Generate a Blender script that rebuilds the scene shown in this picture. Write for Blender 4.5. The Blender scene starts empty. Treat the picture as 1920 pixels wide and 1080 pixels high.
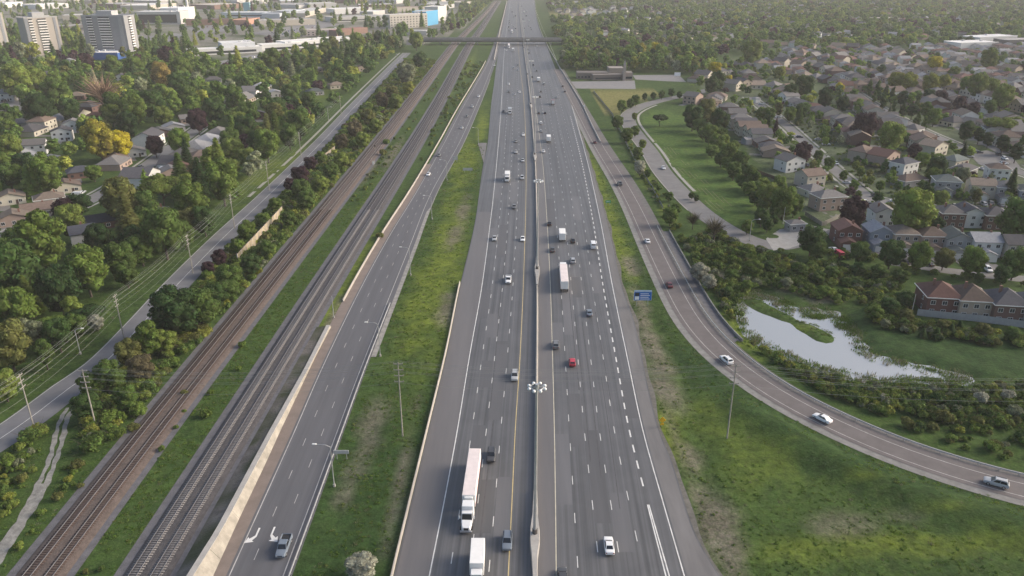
import bpy, bmesh, math, random
import numpy as np
R = math.radians
rng = np.random.default_rng(11)
random.seed(5)
scene = bpy.context.scene
COL = scene.collection

# ------------------------------------------------------------------ camera, sky, sun, exposure
FPX, HOR, ALT = 1450.0, -72.0, 102.0          # focal length and horizon row in photo pixels, drone height in metres
PITCH = math.atan((540 - HOR) / FPX)
SP, CP = math.sin(PITCH), math.cos(PITCH)
cam_d = bpy.data.cameras.new('camera')
cam_d.sensor_width = 36.0
cam_d.lens = FPX / 1920 * 36.0
cam_d.clip_start, cam_d.clip_end = 0.5, 20000
cam = bpy.data.objects.new('camera', cam_d)
COL.objects.link(cam)
cam.location = (0, 0, ALT)
cam.rotation_euler = (math.pi / 2 - PITCH, 0, 0)
scene.camera = cam

SUN_EL, SUN_AZ = 27.0, 80.0                    # azimuth clockwise from straight ahead
world = bpy.data.worlds.new('World')
scene.world = world
world.use_nodes = True
wn = world.node_tree
sky = wn.nodes.new('ShaderNodeTexSky')
sky.sky_type = 'NISHITA'
sky.sun_disc = False
sky.sun_elevation = R(SUN_EL)
sky.sun_rotation = R(SUN_AZ)
sky.air_density = 1.0
sky.dust_density = 4.0
sky.ozone_density = 1.0
wn.links.new(sky.outputs[0], wn.nodes['Background'].inputs[0])
wn.nodes['Background'].inputs[1].default_value = 0.135
sun_d = bpy.data.lights.new('sun', 'SUN')
sun_d.energy = 2.1
sun_d.angle = R(30)
sun_d.color = (1.0, 0.91, 0.80)
sun = bpy.data.objects.new('sun', sun_d)
COL.objects.link(sun)
sun.location = (300, 200, 300)
sun.rotation_euler = (R(90 - SUN_EL), 0, R(180 - SUN_AZ))
scene.view_settings.view_transform = 'Standard'
scene.view_settings.look = 'None'
scene.view_settings.gamma = 1.0
scene.view_settings.exposure = 0.74
scene.render.engine = 'CYCLES'
cy = scene.cycles
cy.max_bounces = 5
cy.diffuse_bounces = 2
cy.glossy_bounces = 2
cy.transmission_bounces = 2
cy.volume_bounces = 0
cy.transparent_max_bounces = 4
cy.use_denoising = True
cy.sample_clamp_indirect = 4.0

# ------------------------------------------------------------------ surveying: photo pixel -> place on the ground
def G(px, py, z=0.0):
    dx = (px - 960) / FPX
    dy = (540 - py) / FPX
    d = (dx, CP + dy * SP, -SP + dy * CP)
    t = (z - ALT) / d[2]
    return (d[0] * t, d[1] * t)

def proj(x, y, z=0.0):
    zz = y * CP - (z - ALT) * SP
    up = y * SP + (z - ALT) * CP
    return (960 + FPX * x / zz, 540 - FPX * up / zz)

def ppm(x, y):                                  # photo pixels per metre at a place
    return FPX / (y * CP + ALT * SP)

def crv(pxs, z=0.0, step=8.0, world=False):
    P = np.array(pxs if world else [G(a, b, z) for a, b in pxs], float)
    if len(P) < 3:
        n = max(2, int(np.hypot(*(P[1] - P[0])) / step))
        t = np.linspace(0, 1, n)[:, None]
        return P[0] * (1 - t) + P[1] * t
    Q = np.vstack([2 * P[0] - P[1], P, 2 * P[-1] - P[-2]])
    out = []
    for i in range(1, len(Q) - 2):
        p0, p1, p2, p3 = Q[i - 1], Q[i], Q[i + 1], Q[i + 2]
        k = [0]
        for a, b in ((p0, p1), (p1, p2), (p2, p3)):
            k.append(k[-1] + max(1e-6, np.hypot(*(b - a))) ** 0.5)
        n = max(2, int(np.hypot(*(p2 - p1)) / step))
        for t in np.linspace(k[1], k[2], n, endpoint=False):
            a1 = (k[1] - t) / (k[1] - k[0]) * p0 + (t - k[0]) / (k[1] - k[0]) * p1
            a2 = (k[2] - t) / (k[2] - k[1]) * p1 + (t - k[1]) / (k[2] - k[1]) * p2
            a3 = (k[3] - t) / (k[3] - k[2]) * p2 + (t - k[2]) / (k[3] - k[2]) * p3
            b1 = (k[2] - t) / (k[2] - k[0]) * a1 + (t - k[0]) / (k[2] - k[0]) * a2
            b2 = (k[3] - t) / (k[3] - k[1]) * a2 + (t - k[1]) / (k[3] - k[1]) * a3
            out.append((k[2] - t) / (k[2] - k[1]) * b1 + (t - k[1]) / (k[2] - k[1]) * b2)
    out.append(P[-1])
    return np.array(out)

def smooth(P, n=3):
    P = P.copy()
    for _ in range(n):
        P[1:-1] = P[1:-1] * .5 + (P[:-2] + P[2:]) * .25
    return P

def normals(P):
    T = np.gradient(P, axis=0)
    T /= np.maximum(1e-9, np.hypot(T[:, 0], T[:, 1]))[:, None]
    return np.stack([T[:, 1], -T[:, 0]], 1)     # to the right of the direction of travel

def off(P, d):
    return P + normals(P) * (np.asarray(d)[..., None] if np.ndim(d) else d)

class FY:                                       # a long line of the motorway as x(y)
    def __init__(s, pxs):
        W = np.array(sorted([G(a, b) for a, b in pxs], key=lambda p: p[1]))
        c = crv(W, world=True, step=6)
        s.y, s.x = c[:, 1], c[:, 0]
    def __call__(s, y):
        return np.interp(y, s.y, s.x)

def pip(poly, X, Y):                            # points in polygon
    poly = np.asarray(poly)
    inside = np.zeros(np.shape(X), bool)
    j = len(poly) - 1
    for i in range(len(poly)):
        xi, yi = poly[i]; xj, yj = poly[j]
        if yi != yj:
            c = ((yi > Y) != (yj > Y)) & (X < (xj - xi) * (Y - yi) / (yj - yi) + xi)
            inside ^= c
        j = i
    return inside

def pdist(poly, X, Y, closed=True):             # distance to a polyline
    poly = np.asarray(poly)
    d = np.full(np.shape(X), 1e9)
    n = len(poly)
    for i in range(n if closed else n - 1):
        a, b = poly[i], poly[(i + 1) % n]
        ab = b - a
        L = max(1e-9, ab @ ab)
        t = np.clip(((X - a[0]) * ab[0] + (Y - a[1]) * ab[1]) / L, 0, 1)
        d = np.minimum(d, np.hypot(X - a[0] - t * ab[0], Y - a[1] - t * ab[1]))
    return d

def WP(pxs, z=0.0):
    return np.array([G(a, b, z) for a, b in pxs])

# ------------------------------------------------------------------ materials
MATS = {}
def nodes_of(name):
    m = bpy.data.materials.new(name)
    m.use_nodes = True
    return m, m.node_tree, m.node_tree.nodes['Principled BSDF']

def M(name, c=(.5, .5, .5), rough=.85, var=.12, scale=.6, bump=0., metal=0., objcol=False, stretch=None, spec=.3, tint=None, bscale=None):
    if name in MATS:
        return MATS[name]
    m, nt, b = nodes_of(name)
    geo = nt.nodes.new('ShaderNodeNewGeometry')
    mp = nt.nodes.new('ShaderNodeMapping')
    s = stretch or (1, 1, 1)
    mp.inputs['Scale'].default_value = (s[0] * scale, s[1] * scale, s[2] * scale)
    nt.links.new(geo.outputs['Position'], mp.inputs['Vector'])
    nz = nt.nodes.new('ShaderNodeTexNoise')
    nz.inputs['Scale'].default_value = 1.0
    nz.inputs['Detail'].default_value = 5
    nz.inputs['Roughness'].default_value = .65
    nt.links.new(mp.outputs[0], nz.inputs['Vector'])
    rmp = nt.nodes.new('ShaderNodeMapRange')
    rmp.inputs['From Min'].default_value = .3
    rmp.inputs['From Max'].default_value = .7
    rmp.inputs['To Min'].default_value = 1 - var
    rmp.inputs['To Max'].default_value = 1 + var
    nt.links.new(nz.outputs['Fac'], rmp.inputs['Value'])
    mul = nt.nodes.new('ShaderNodeVectorMath'); mul.operation = 'SCALE'
    if objcol:
        oi = nt.nodes.new('ShaderNodeObjectInfo')
        nt.links.new(oi.outputs['Color'], mul.inputs[0])
    else:
        mul.inputs[0].default_value = c
    nt.links.new(rmp.outputs[0], mul.inputs['Scale'])
    src = mul.outputs[0]
    if tint:
        n2 = nt.nodes.new('ShaderNodeTexNoise')
        n2.inputs['Scale'].default_value = scale * .25
        n2.inputs['Detail'].default_value = 3
        nt.links.new(geo.outputs['Position'], n2.inputs['Vector'])
        r2 = nt.nodes.new('ShaderNodeMapRange')
        r2.inputs['From Min'].default_value = .42
        r2.inputs['From Max'].default_value = .62
        nt.links.new(n2.outputs['Fac'], r2.inputs['Value'])
        mx = nt.nodes.new('ShaderNodeMix'); mx.data_type = 'RGBA'
        mx.inputs[7].default_value = (*tint, 1)
        nt.links.new(r2.outputs[0], mx.inputs[0])
        nt.links.new(src, mx.inputs[6])
        src = mx.outputs[2]
    nt.links.new(src, b.inputs['Base Color'])
    b.inputs['Roughness'].default_value = rough
    b.inputs['Metallic'].default_value = metal
    b.inputs['Specular IOR Level'].default_value = spec
    if bump:
        bp = nt.nodes.new('ShaderNodeBump')
        bp.inputs['Strength'].default_value = bump
        bp.inputs['Distance'].default_value = .3
        n3 = nt.nodes.new('ShaderNodeTexNoise')
        n3.inputs['Scale'].default_value = bscale or scale * 4
        n3.inputs['Detail'].default_value = 4
        nt.links.new(geo.outputs['Position'], n3.inputs['Vector'])
        nt.links.new(n3.outputs['Fac'], bp.inputs['Height'])
        nt.links.new(bp.outputs[0], b.inputs['Normal'])
    MATS[name] = m
    return m

def leaf_mat(name, ramp=None):
    """foliage: object colour (single trees) or a random pick from a ramp (woods), with leaf to leaf variation"""
    m, nt, b = nodes_of(name)
    oi = nt.nodes.new('ShaderNodeObjectInfo')
    geo = nt.nodes.new('ShaderNodeNewGeometry')
    if ramp:
        cr = nt.nodes.new('ShaderNodeValToRGB')
        cr.color_ramp.interpolation = 'CONSTANT'
        e = cr.color_ramp.elements
        for i, c in enumerate(ramp):
            if i < 2:
                el = e[i]; el.position = i / len(ramp)
            else:
                el = e.new(i / len(ramp))
            el.color = (*c, 1)
        nt.links.new(oi.outputs['Random'], cr.inputs[0])
        src = cr.outputs[0]
    else:
        src = oi.outputs['Color']
    hsv = nt.nodes.new('ShaderNodeHueSaturation')
    r1 = nt.nodes.new('ShaderNodeMapRange')
    r1.inputs['To Min'].default_value = .6
    r1.inputs['To Max'].default_value = 1.55
    nt.links.new(geo.outputs['Random Per Island'], r1.inputs['Value'])
    nt.links.new(r1.outputs[0], hsv.inputs['Value'])
    r2 = nt.nodes.new('ShaderNodeMapRange')
    r2.inputs['To Min'].default_value = .485
    r2.inputs['To Max'].default_value = .515
    nt.links.new(geo.outputs['Random Per Island'], r2.inputs['Value'])
    nt.links.new(r2.outputs[0], hsv.inputs['Hue'])
    nt.links.new(src, hsv.inputs['Color'])
    nt.links.new(hsv.outputs[0], b.inputs['Base Color'])
    b.inputs['Roughness'].default_value = .75
    b.inputs['Specular IOR Level'].default_value = .15
    tr = nt.nodes.new('ShaderNodeBsdfTranslucent')
    nt.links.new(hsv.outputs[0], tr.inputs['Color'])
    mx = nt.nodes.new('ShaderNodeMixShader')
    mx.inputs[0].default_value = .3
    nt.links.new(b.outputs[0], mx.inputs[1])
    nt.links.new(tr.outputs[0], mx.inputs[2])
    nt.links.new(mx.outputs[0], nt.nodes['Material Output'].inputs['Surface'])
    MATS[name] = m
    return m

# ------------------------------------------------------------------ mesh building
class MB:
    def __init__(s):
        s.v, s.f = [], []
    def add(s, vs, fs):
        n = len(s.v)
        s.v += [tuple(v) for v in vs]
        s.f += [tuple(i + n for i in f) for f in fs]
        return s
    def box(s, x0, x1, y0, y1, z0, z1):
        return s.add([(x0, y0, z0), (x1, y0, z0), (x1, y1, z0), (x0, y1, z0), (x0, y0, z1), (x1, y0, z1), (x1, y1, z1), (x0, y1, z1)],
                     [(0, 3, 2, 1), (4, 5, 6, 7), (0, 1, 5, 4), (1, 2, 6, 5), (2, 3, 7, 6), (3, 0, 4, 7)])
    def loft(s, rings, cap=True):
        n = len(rings[0]); vs = [p for r in rings for p in r]; fs = []
        for i in range(len(rings) - 1):
            for j in range(n):
                k = (j + 1) % n
                fs.append((i * n + j, i * n + k, (i + 1) * n + k, (i + 1) * n + j))
        if cap:
            fs.append(tuple(range(n - 1, -1, -1)))
            fs.append(tuple((len(rings) - 1) * n + j for j in range(n)))
        return s.add(vs, fs)
    def tube(s, pts, rad, n=6, cap=True):
        pts = [np.array(p, float) for p in pts]
        if not hasattr(rad, '__len__'):
            rad = [rad] * len(pts)
        rings = []
        for i, p in enumerate(pts):
            t = pts[min(i + 1, len(pts) - 1)] - pts[max(i - 1, 0)]
            t /= max(1e-9, np.linalg.norm(t))
            u = np.cross(t, (0, 0, 1) if abs(t[2]) < .9 else (1, 0, 0)); u /= np.linalg.norm(u)
            w = np.cross(u, t)
            rings.append([p + rad[i] * (math.cos(a) * u + math.sin(a) * w) for a in np.linspace(0, 2 * math.pi, n, endpoint=False)])
        return s.loft(rings, cap)
    def prism(s, poly, z0, z1):
        n = len(poly)
        return s.add([(*p, z0) for p in poly] + [(*p, z1) for p in poly],
                     [tuple(range(n - 1, -1, -1)), tuple(range(n, 2 * n))] + [(i, (i + 1) % n, n + (i + 1) % n, n + i) for i in range(n)])
    def mesh(s, name, bevel=0, seg=1, smooth=False):
        me = bpy.data.meshes.new(name)
        me.from_pydata(s.v, [], s.f)
        if bevel or True:
            bm = bmesh.new(); bm.from_mesh(me)
            if bevel:
                bmesh.ops.bevel(bm, geom=[e for e in bm.edges if e.is_manifold and e.calc_face_angle(0) > .5], offset=bevel, segments=seg, profile=.6, affect='EDGES', clamp_overlap=True)
            bmesh.ops.recalc_face_normals(bm, faces=bm.faces)
            bm.to_mesh(me); bm.free()
        if smooth:
            me.polygons.foreach_set('use_smooth', [True] * len(me.polygons))
        return me
    def build(s, name, mat, parent=None, bevel=0, seg=1, smooth=False):
        return link(name, s.mesh(name, bevel, seg, smooth), mat, parent)

def link(name, me, mat=None, parent=None):
    if mat is not None and not me.materials:
        me.materials.append(mat)
    o = bpy.data.objects.new(name, me)
    COL.objects.link(o)
    if parent is not None:
        o.parent = parent
    return o

def npmesh(name, v, f, mat=None, smooth=False):
    """fast mesh: v Nx3, f list of equal-length index rows"""
    me = bpy.data.meshes.new(name)
    v = np.asarray(v, np.float32); f = np.asarray(f, np.int32)
    me.vertices.add(len(v)); me.vertices.foreach_set('co', v.ravel())
    k = f.shape[1]
    me.loops.add(f.size); me.loops.foreach_set('vertex_index', f.ravel())
    me.polygons.add(len(f)); me.polygons.foreach_set('loop_start', np.arange(0, f.size, k, dtype=np.int32))
    me.polygons.foreach_set('loop_total', np.full(len(f), k, np.int32))
    if smooth:
        me.polygons.foreach_set('use_smooth', np.ones(len(f), bool))
    me.update(); me.validate()
    if mat is not None:
        me.materials.append(mat)
    return me

PENDING = []                                    # things whose labels are finished at the end
def tag(o, label, cat, group=None, anchor=None):
    o['label'] = label
    o['category'] = cat
    if group:
        o['group'] = group
    PENDING.append((o, anchor))
    return o

def thing(name, loc, rz, label, cat, group=None, anchor=None):
    o = bpy.data.objects.new(name, None)
    o.empty_display_size = .5
    COL.objects.link(o)
    o.location = (loc[0], loc[1], loc[2] if len(loc) > 2 else 0)
    o.rotation_euler = (0, 0, rz)
    return tag(o, label, cat, group, anchor)

def part(name, me, parent, mat=None, color=None):
    o = bpy.data.objects.new(name, me)
    COL.objects.link(o)
    o.parent = parent
    if mat is not None and not me.materials:
        me.materials.append(mat)
    if color is not None:
        o.color = (*color, 1)
    return o

def struct(o, kind='structure'):
    o['kind'] = kind
    return o

def ribbon(name, A, B, z, mat, parent=None, n=1, za=None, zb=None):
    A, B = np.asarray(A), np.asarray(B)
    m = len(A)
    za = np.full(m, z) if za is None else np.asarray(za)
    zb = np.full(m, z) if zb is None else np.asarray(zb)
    V = []
    for k in range(n + 1):
        t = k / n
        V.append(np.column_stack([A * (1 - t) + B * t, za * (1 - t) + zb * t]))
    V = np.vstack(V)
    F = []
    for k in range(n):
        i = np.arange(m - 1) + k * m
        F.append(np.stack([i, i + m, i + m + 1, i + 1], 1))
    F = np.vstack(F)
    me = npmesh(name, V, F)
    bm = bmesh.new(); bm.from_mesh(me)
    for f in bm.faces:
        if f.normal.z < 0:
            f.normal_flip()
    bm.to_mesh(me); bm.free()
    return link(name, me, mat, parent)

def sheet(name, poly, z, mat, parent=None):
    bm = bmesh.new()
    vs = [bm.verts.new((p[0], p[1], z)) for p in poly]
    f = bm.faces.new(vs)
    bm.normal_update()
    if f.normal.z < 0:
        f.normal_flip()
    bmesh.ops.triangulate(bm, faces=[f])
    me = bpy.data.meshes.new(name)
    bm.to_mesh(me); bm.free()
    return link(name, me, mat, parent)

def wallrun(P, half, prof_z0, z1, base=None):
    """a long low wall along polyline P: width 2*half at the top, base half width, heights may vary"""
    m = len(P); N = normals(P)
    base = half if base is None else base
    z0 = np.full(m, prof_z0) if np.ndim(prof_z0) == 0 else prof_z0
    z1 = np.full(m, z1) if np.ndim(z1) == 0 else z1
    b = MB()
    rings = []
    for i in range(m):
        n = N[i]
        rings.append([(*(P[i] - n * base), z0[i]), (*(P[i] - n * half), z1[i]), (*(P[i] + n * half), z1[i]), (*(P[i] + n * base), z0[i])])
    return b.loft(rings)

# ------------------------------------------------------------------ the lines everything is laid out along
HL = FY([(738, 1080), (800, 820), (838, 660), (863, 535), (890, 420), (905, 315), (914, 270), (921, 195), (926, 160), (931, 120), (936, 90), (941, 60), (947, 30), (953, 0), (956, -20)])
HR = FY([(1350, 1080), (1305, 1005), (1262, 872), (1237, 810), (1215, 725), (1190, 607), (1167, 540), (1142, 432), (1120, 352), (1095, 270), (1083, 235), (1070, 195), (1056, 163), (1040, 125), (1026, 88), (1014, 62), (1005, 30), (1002, 0), (1001, -20)])
EL = FY([(805, 1080), (832, 945), (857, 810), (880, 670), (903, 540), (919, 420), (929, 330), (936, 250), (941, 180), (944, 120), (947, 80), (952, 40), (957, 0), (959, -20)])
YL = FY([(953, 1080), (960, 940), (966, 810), (975, 670), (981, 540), (985, 420), (986.5, 330), (985.5, 250), (981.5, 180), (974.5, 120), (971, 80), (968.5, 40), (968, 0), (968, -20)])
MD = FY([(1002, 1080), (1003.5, 940), (1005, 810), (1006.5, 670), (1007, 540), (1006.5, 420), (1003.5, 310), (998, 230), (990, 150), (982, 90), (976, 40), (973, 0), (972, -20)])
YR = FY([(1043, 1080), (1041.5, 940), (1039.5, 810), (1036, 670), (1032, 540), (1026, 420), (1018, 310), (1008, 230), (997, 150), (986.5, 90), (979, 40), (975.5, 0), (974, -20)])
ER = FY([(1283, 1080), (1244, 945), (1206, 810), (1176, 670), (1149, 540), (1127, 420), (1103, 310), (1080, 225), (1057, 150), (1034, 90), (1016, 50), (999, 0), (998, -20)])
CL = FY([(430, 1080), (552, 810), (602, 695), (677, 540), (732, 440), (780, 362), (832, 270), (866, 205), (892, 160), (914, 120), (926, 90), (938, 55), (948, 20), (953, 0)])
CR = FY([(531, 1080), (580, 950), (632, 810), (675, 695), (737, 540), (767, 465), (807, 365), (860, 270), (890, 205), (909, 160), (924, 120), (934, 90), (944, 55), (952, 20), (956, 0)])
RA = FY([(76, 1080), (284, 810), (497, 540), (711, 270), (804, 148), (855, 80), (872, 63), (907, 28), (932, 0)])
RB = FY([(273, 1080), (439, 810), (606, 540), (777, 270), (829, 180), (882, 82), (898, 60), (919, 28), (938, 0)])
LRL = FY([(-300, 960), (-140, 880), (0, 795), (100, 722), (155, 685), (237, 605), (297, 541), (390, 450), (480, 369), (585, 269), (662, 190), (740, 113), (765, 90)])
RAMPL = crv([(1040, 130), (1058, 165), (1084, 215), (1115, 275), (1155, 342), (1180, 390), (1210, 458), (1247, 538), (1281, 603), (1317, 647), (1350, 679), (1388, 708), (1440, 745), (1487, 771), (1560, 808), (1615, 832), (1690, 865), (1790, 897), (1865, 919), (1930, 936), (2060, 966), (2260, 1005)], step=5)
RAMPC = smooth(off(RAMPL, 0), 6)
RAMPC = off(RAMPC, -2.6)                         # the line runs towards the camera, so its right-hand side is at negative offset
SERV = smooth(crv([(1330, 168), (1290, 178), (1245, 187), (1205, 199), (1180, 213), (1178, 228), (1193, 252), (1219, 285), (1242, 322), (1285, 370), (1318, 400), (1352, 424), (1400, 450), (1450, 466), (1500, 452), (1545, 428)], step=5), 4)
ST1 = smooth(crv([(1405, 182), (1440, 208), (1478, 238), (1512, 270), (1545, 300), (1578, 330), (1605, 352), (1630, 372)], step=8), 3)
ST1B = smooth(crv([(1630, 372), (1690, 383), (1760, 392), (1840, 396), (1960, 400)], step=8), 2)
ST2 = smooth(crv([(1560, 140), (1610, 178), (1650, 203), (1690, 224), (1740, 250), (1790, 270), (1830, 290), (1900, 318), (1990, 350)], step=8), 3)
ST3 = smooth(crv([(1672, 492), (1720, 499), (1790, 510), (1880, 520), (2000, 530)], step=8), 2)
STL = smooth(crv([(-60, 480), (60, 420), (150, 385), (240, 335), (310, 285), (380, 235)], step=8), 2)
STL2 = smooth(crv([(-40, 215), (60, 200), (110, 190)], step=8), 2)
ys = np.concatenate([np.arange(96, 320, 4), np.arange(320, 700, 8), np.arange(700, 3400, 25)])
def XY(f, y=ys, d=0.0):
    return np.stack([f(y) + d, y], 1)

POND = WP([(1380, 580), (1388, 600), (1405, 628), (1440, 652), (1502, 678), (1575, 702), (1615, 713), (1650, 714), (1690, 713), (1740, 716), (1800, 720), (1812, 708), (1756, 696), (1704, 683), (1675, 677), (1620, 664), (1612, 645), (1600, 626), (1582, 606), (1560, 586), (1532, 580), (1502, 584), (1472, 575), (1447, 560), (1425, 551), (1412, 552), (1390, 565)], -1.0)
ISLE = WP([(1392, 556), (1425, 561), (1457, 574), (1502, 598), (1545, 618), (1570, 634), (1573, 643), (1556, 648), (1530, 641), (1500, 624), (1470, 606), (1430, 593), (1400, 580), (1380, 568)], -1.0)
FIELD = WP([(1205, 215), (1240, 206), (1290, 222), (1330, 268), (1370, 318), (1425, 380), (1445, 412), (1410, 432), (1366, 418), (1330, 390), (1290, 345), (1240, 290), (1208, 245)])
DRYF = WP([(1105, 170), (1245, 168), (1200, 190), (1168, 205), (1160, 218), (1135, 215)])
DARKLAWN = WP([(1590, 585), (1640, 575), (1720, 610), (1930, 640), (1960, 720), (1800, 700), (1700, 682), (1630, 655), (1615, 620)])
INDUSTRY = WP([(-400, 62), (30, 66), (180, 80), (300, 88), (400, 112), (560, 108), (700, 82), (800, 80), (868, 55), (925, 0), (935, -14), (-600, -14)])

# ------------------------------------------------------------------ ground
def spaced(lo, a, b, hi, st, grow=1.16):
    c = list(np.arange(a, b + .01, st))
    s, p = st, b
    while p < hi:
        s *= grow; p += s; c.append(p)
    s, p, l = st, a, []
    while p > lo:
        s *= grow; p -= s; l.append(p)
    return np.array(l[::-1] + c)
gx = spaced(-5600, -190, 260, 5600, 2.0)
gy = spaced(-380, 84, 470, 5600, 2.0)
GX, GY = np.meshgrid(gx, gy)
def vnoise(X, Y, s, seed=0):
    r = np.random.default_rng(seed).random((256, 256))
    u, v = X / s, Y / s
    i, j = np.floor(u).astype(int), np.floor(v).astype(int)
    fu, fv = u - i, v - j
    fu, fv = fu * fu * (3 - 2 * fu), fv * fv * (3 - 2 * fv)
    g = lambda a, b: r[a % 256, b % 256]
    return (g(i, j) * (1 - fu) + g(i + 1, j) * fu) * (1 - fv) + (g(i, j + 1) * (1 - fu) + g(i + 1, j + 1) * fu) * fv
near = (GX > -200) & (GX < 270) & (GY > 80) & (GY < 480)
GZ = np.zeros_like(GX)
sd = pdist(POND, GX, GY); sd = np.where(pip(POND, GX, GY), sd, -sd)
si = pdist(ISLE, GX, GY); si = np.where(pip(ISLE, GX, GY), si, -si)
dp = np.minimum(sd, -si) + (vnoise(GX, GY, 4, 3) - .5) * 2.2 + (vnoise(GX, GY, 9, 4) - .5) * 1.6 + 1.5
GZ += np.where(near & (sd > -9), -1.0 - .22 * np.clip(dp, -4.5, 4), 0)
ditch = crv([(1180, 480), (1208, 560), (1246, 640), (1283, 715), (1306, 790), (1318, 850), (1325, 930)], step=6)
dd = pdist(ditch, GX, GY, False)
GZ += np.where(near & (dd < 4), -.7 * (1 - dd / 4) ** 1.2, 0)
berm = crv([(1400, 775), (1500, 832), (1640, 900), (1800, 958), (1960, 1005)], step=6)
db = pdist(berm, GX, GY, False)
drp = pdist(RAMPC, GX, GY, False)
GZ += np.where(near & (db < 9), np.clip((drp - 7.5) / 3, 0, 1) * 1.9 * (.5 + .5 * np.cos(np.pi * np.clip(db, 0, 9) / 9)), 0)
ROADS = [(XY(MD), 27), (XY(CL), 15), (RAMPC, 9.5), (SERV, 8), (off(XY(LRL), 5), 8), (XY(RA), 8), (XY(RB), 9), (ST1, 6), (ST1B, 6), (ST2, 6), (ST3, 5), (STL, 6), (STL2, 6), (XY(HR), 3.5), (XY(HL), 3), (XY(CR), 4)]
onroad = np.zeros_like(GX, bool)
for P, w in ROADS:
    onroad |= pdist(P[::2] if len(P) > 40 else P, GX, GY, False) < w
path = smooth(crv([(118, 775), (108, 830), (92, 880), (60, 945), (25, 1000), (-30, 1080)], step=4), 2)
onroad |= pdist(path, GX, GY, False) < 3.6
grassy = near & ~onroad & (sd < -9)
GZ += np.where(grassy, (vnoise(GX, GY, 7, 8) - .5) * .5 + (vnoise(GX, GY, 3, 9) - .5) * .3, 0)
GZ -= .02
dirt = np.zeros_like(GX); lush = np.zeros_like(GX); paved = np.zeros_like(GX); mown = np.zeros_like(GX)
def blob(A, px, py, rx, ry, amt=1.0, seed=1):
    cx, cy_ = G(px, py)
    d = np.hypot((GX - cx) / rx, (GY - cy_) / ry) + (vnoise(GX, GY, 5, seed) - .5) * .9
    np.maximum(A, amt * np.clip(1.5 - d * 1.2, 0, 1), out=A)
for a in [(868, 395, 3.2, 26), (850, 440, 3, 14), (838, 575, 3.2, 14), (700, 785, 3.5, 8, .8), (690, 830, 3, 9, .75), (655, 905, 2.6, 8, .7), (1225, 650, 3.6, 34), (1240, 715, 3.5, 10), (1200, 570, 2.5, 16),
          (1182, 495, 2.6, 10), (1345, 975, 5.0, 13), (1310, 930, 3, 6), (1300, 862, 1.6, 6), (1370, 1050, 2.6, 6), (1580, 985, 8, 3.5, .6), (1700, 968, 6, 2.5, .5), (690, 325, 1.6, 30), (735, 290, 3.2, 40), (720, 260, 2, 40),
          (460, 960, 1, 3), (770, 1000, 1.6, 12), (755, 900, 1.3, 30), (1265, 815, 1.0, 20, .6), (1485, 545, 5, 3, .8), (1540, 560, 6, 3, .8), (1650, 675, 5, 2.5, .7), (1750, 695, 7, 2, .7), (1352, 520, 2, 5), (1235, 470, 2, 14), (650, 460, 1.6, 40),
          (600, 640, 1.4, 30), (505, 770, 1.4, 16), (420, 905, 1.8, 12), (350, 1020, 1.8, 12)]:
    blob(dirt, *a[:4], amt=.85 * (a[4] if len(a) > 4 else .95))
for a in [(835, 480, 7, 90, 1), (800, 560, 7, 50, .9), (870, 300, 7, 70, 1), (905, 230, 4, 70, 1), (835, 640, 4, 40, .7), (790, 700, 3, 30, .5), (1150, 420, 3.4, 60, 1), (1120, 330, 3, 70, 1), (1160, 480, 2.5, 30, .8), (1250, 800, 3, 16, .9), (1420, 850, 10, 14, .45), (1330, 790, 5, 10, .5),
          (1700, 1020, 30, 3, .8), (1500, 1035, 16, 3, .6), (1640, 897, 12, 1.6, .9), (1800, 955, 12, 1.6, .9), (1500, 830, 8, 2, .8), (560, 660, 3.5, 60, .6), (650, 540, 4, 60, .9), (460, 800, 3.5, 30, .5), (330, 950, 3, 20, .4), (680, 400, 3, 60, .8), (560, 340, 10, 60, .5), (480, 330, 10, 50, .6), (520, 320, 10, 60, .6), (625, 165, 12, 80, .5), (880, 120, 6, 130, .7), (840, 175, 4, 60, .5),
          (1395, 640, 4, 10, .9), (1380, 605, 3, 12, .9), (1500, 612, 8, 4, .8), (1210, 330, 4, 40, .8), (1250, 400, 3, 20, .8)]:
    blob(lush, *a[:4], amt=a[4], seed=2)
mown = np.maximum(mown, pip(FIELD, GX, GY) * 1.0)
dry = pip(DRYF, GX, GY) * 1.0
for poly in (WP([(1030, 27), (1180, 22), (1180, 29), (1110, 33), (1035, 35)]), WP([(1600, 36), (1680, 36), (1690, 41), (1600, 42)])):
    dry = np.maximum(dry, pip(poly, GX, GY) * 1.0)
paved = np.maximum(paved, pip(INDUSTRY, GX, GY) * .8)
lawn_vignette = pip(DARKLAWN, GX, GY) * 1.0
paved = np.maximum(paved, pip(WP([(1290, 128), (1450, 100), (1980, 90), (2010, 480), (1780, 480), (1600, 480), (1560, 430), (1470, 370), (1400, 280), (1330, 190)]), GX, GY) * .22)
dr = pdist(RAMPC, GX, GY, False)
lawn_vignette = np.maximum(lawn_vignette, ((dr > 5.5) & (dr < 17) & (GX < np.interp(-GY, -RAMPC[:, 1], RAMPC[:, 0])) & (GY < 200)) * np.clip((17 - dr) / 4, 0, 1) * .9)
yi = (GX > CR(np.clip(GY, 96, 3000))) & (GX < HL(np.clip(GY, 96, 3000))) & (GY < 190)
lawn_vignette = np.maximum(lawn_vignette, yi * np.clip((190 - GY) / 50, 0, 1) * .75)  # island's darker grass near the camera, with lens vignette put into its colour
V = np.stack([GX.ravel(), GY.ravel(), GZ.ravel()], 1)
nx_, ny_ = len(gx), len(gy)
ii, jj = np.meshgrid(np.arange(nx_ - 1), np.arange(ny_ - 1))
a0 = (jj * nx_ + ii).ravel()
gme = npmesh('ground', V, np.stack([a0, a0 + 1, a0 + nx_ + 1, a0 + nx_], 1), smooth=True)
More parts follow.
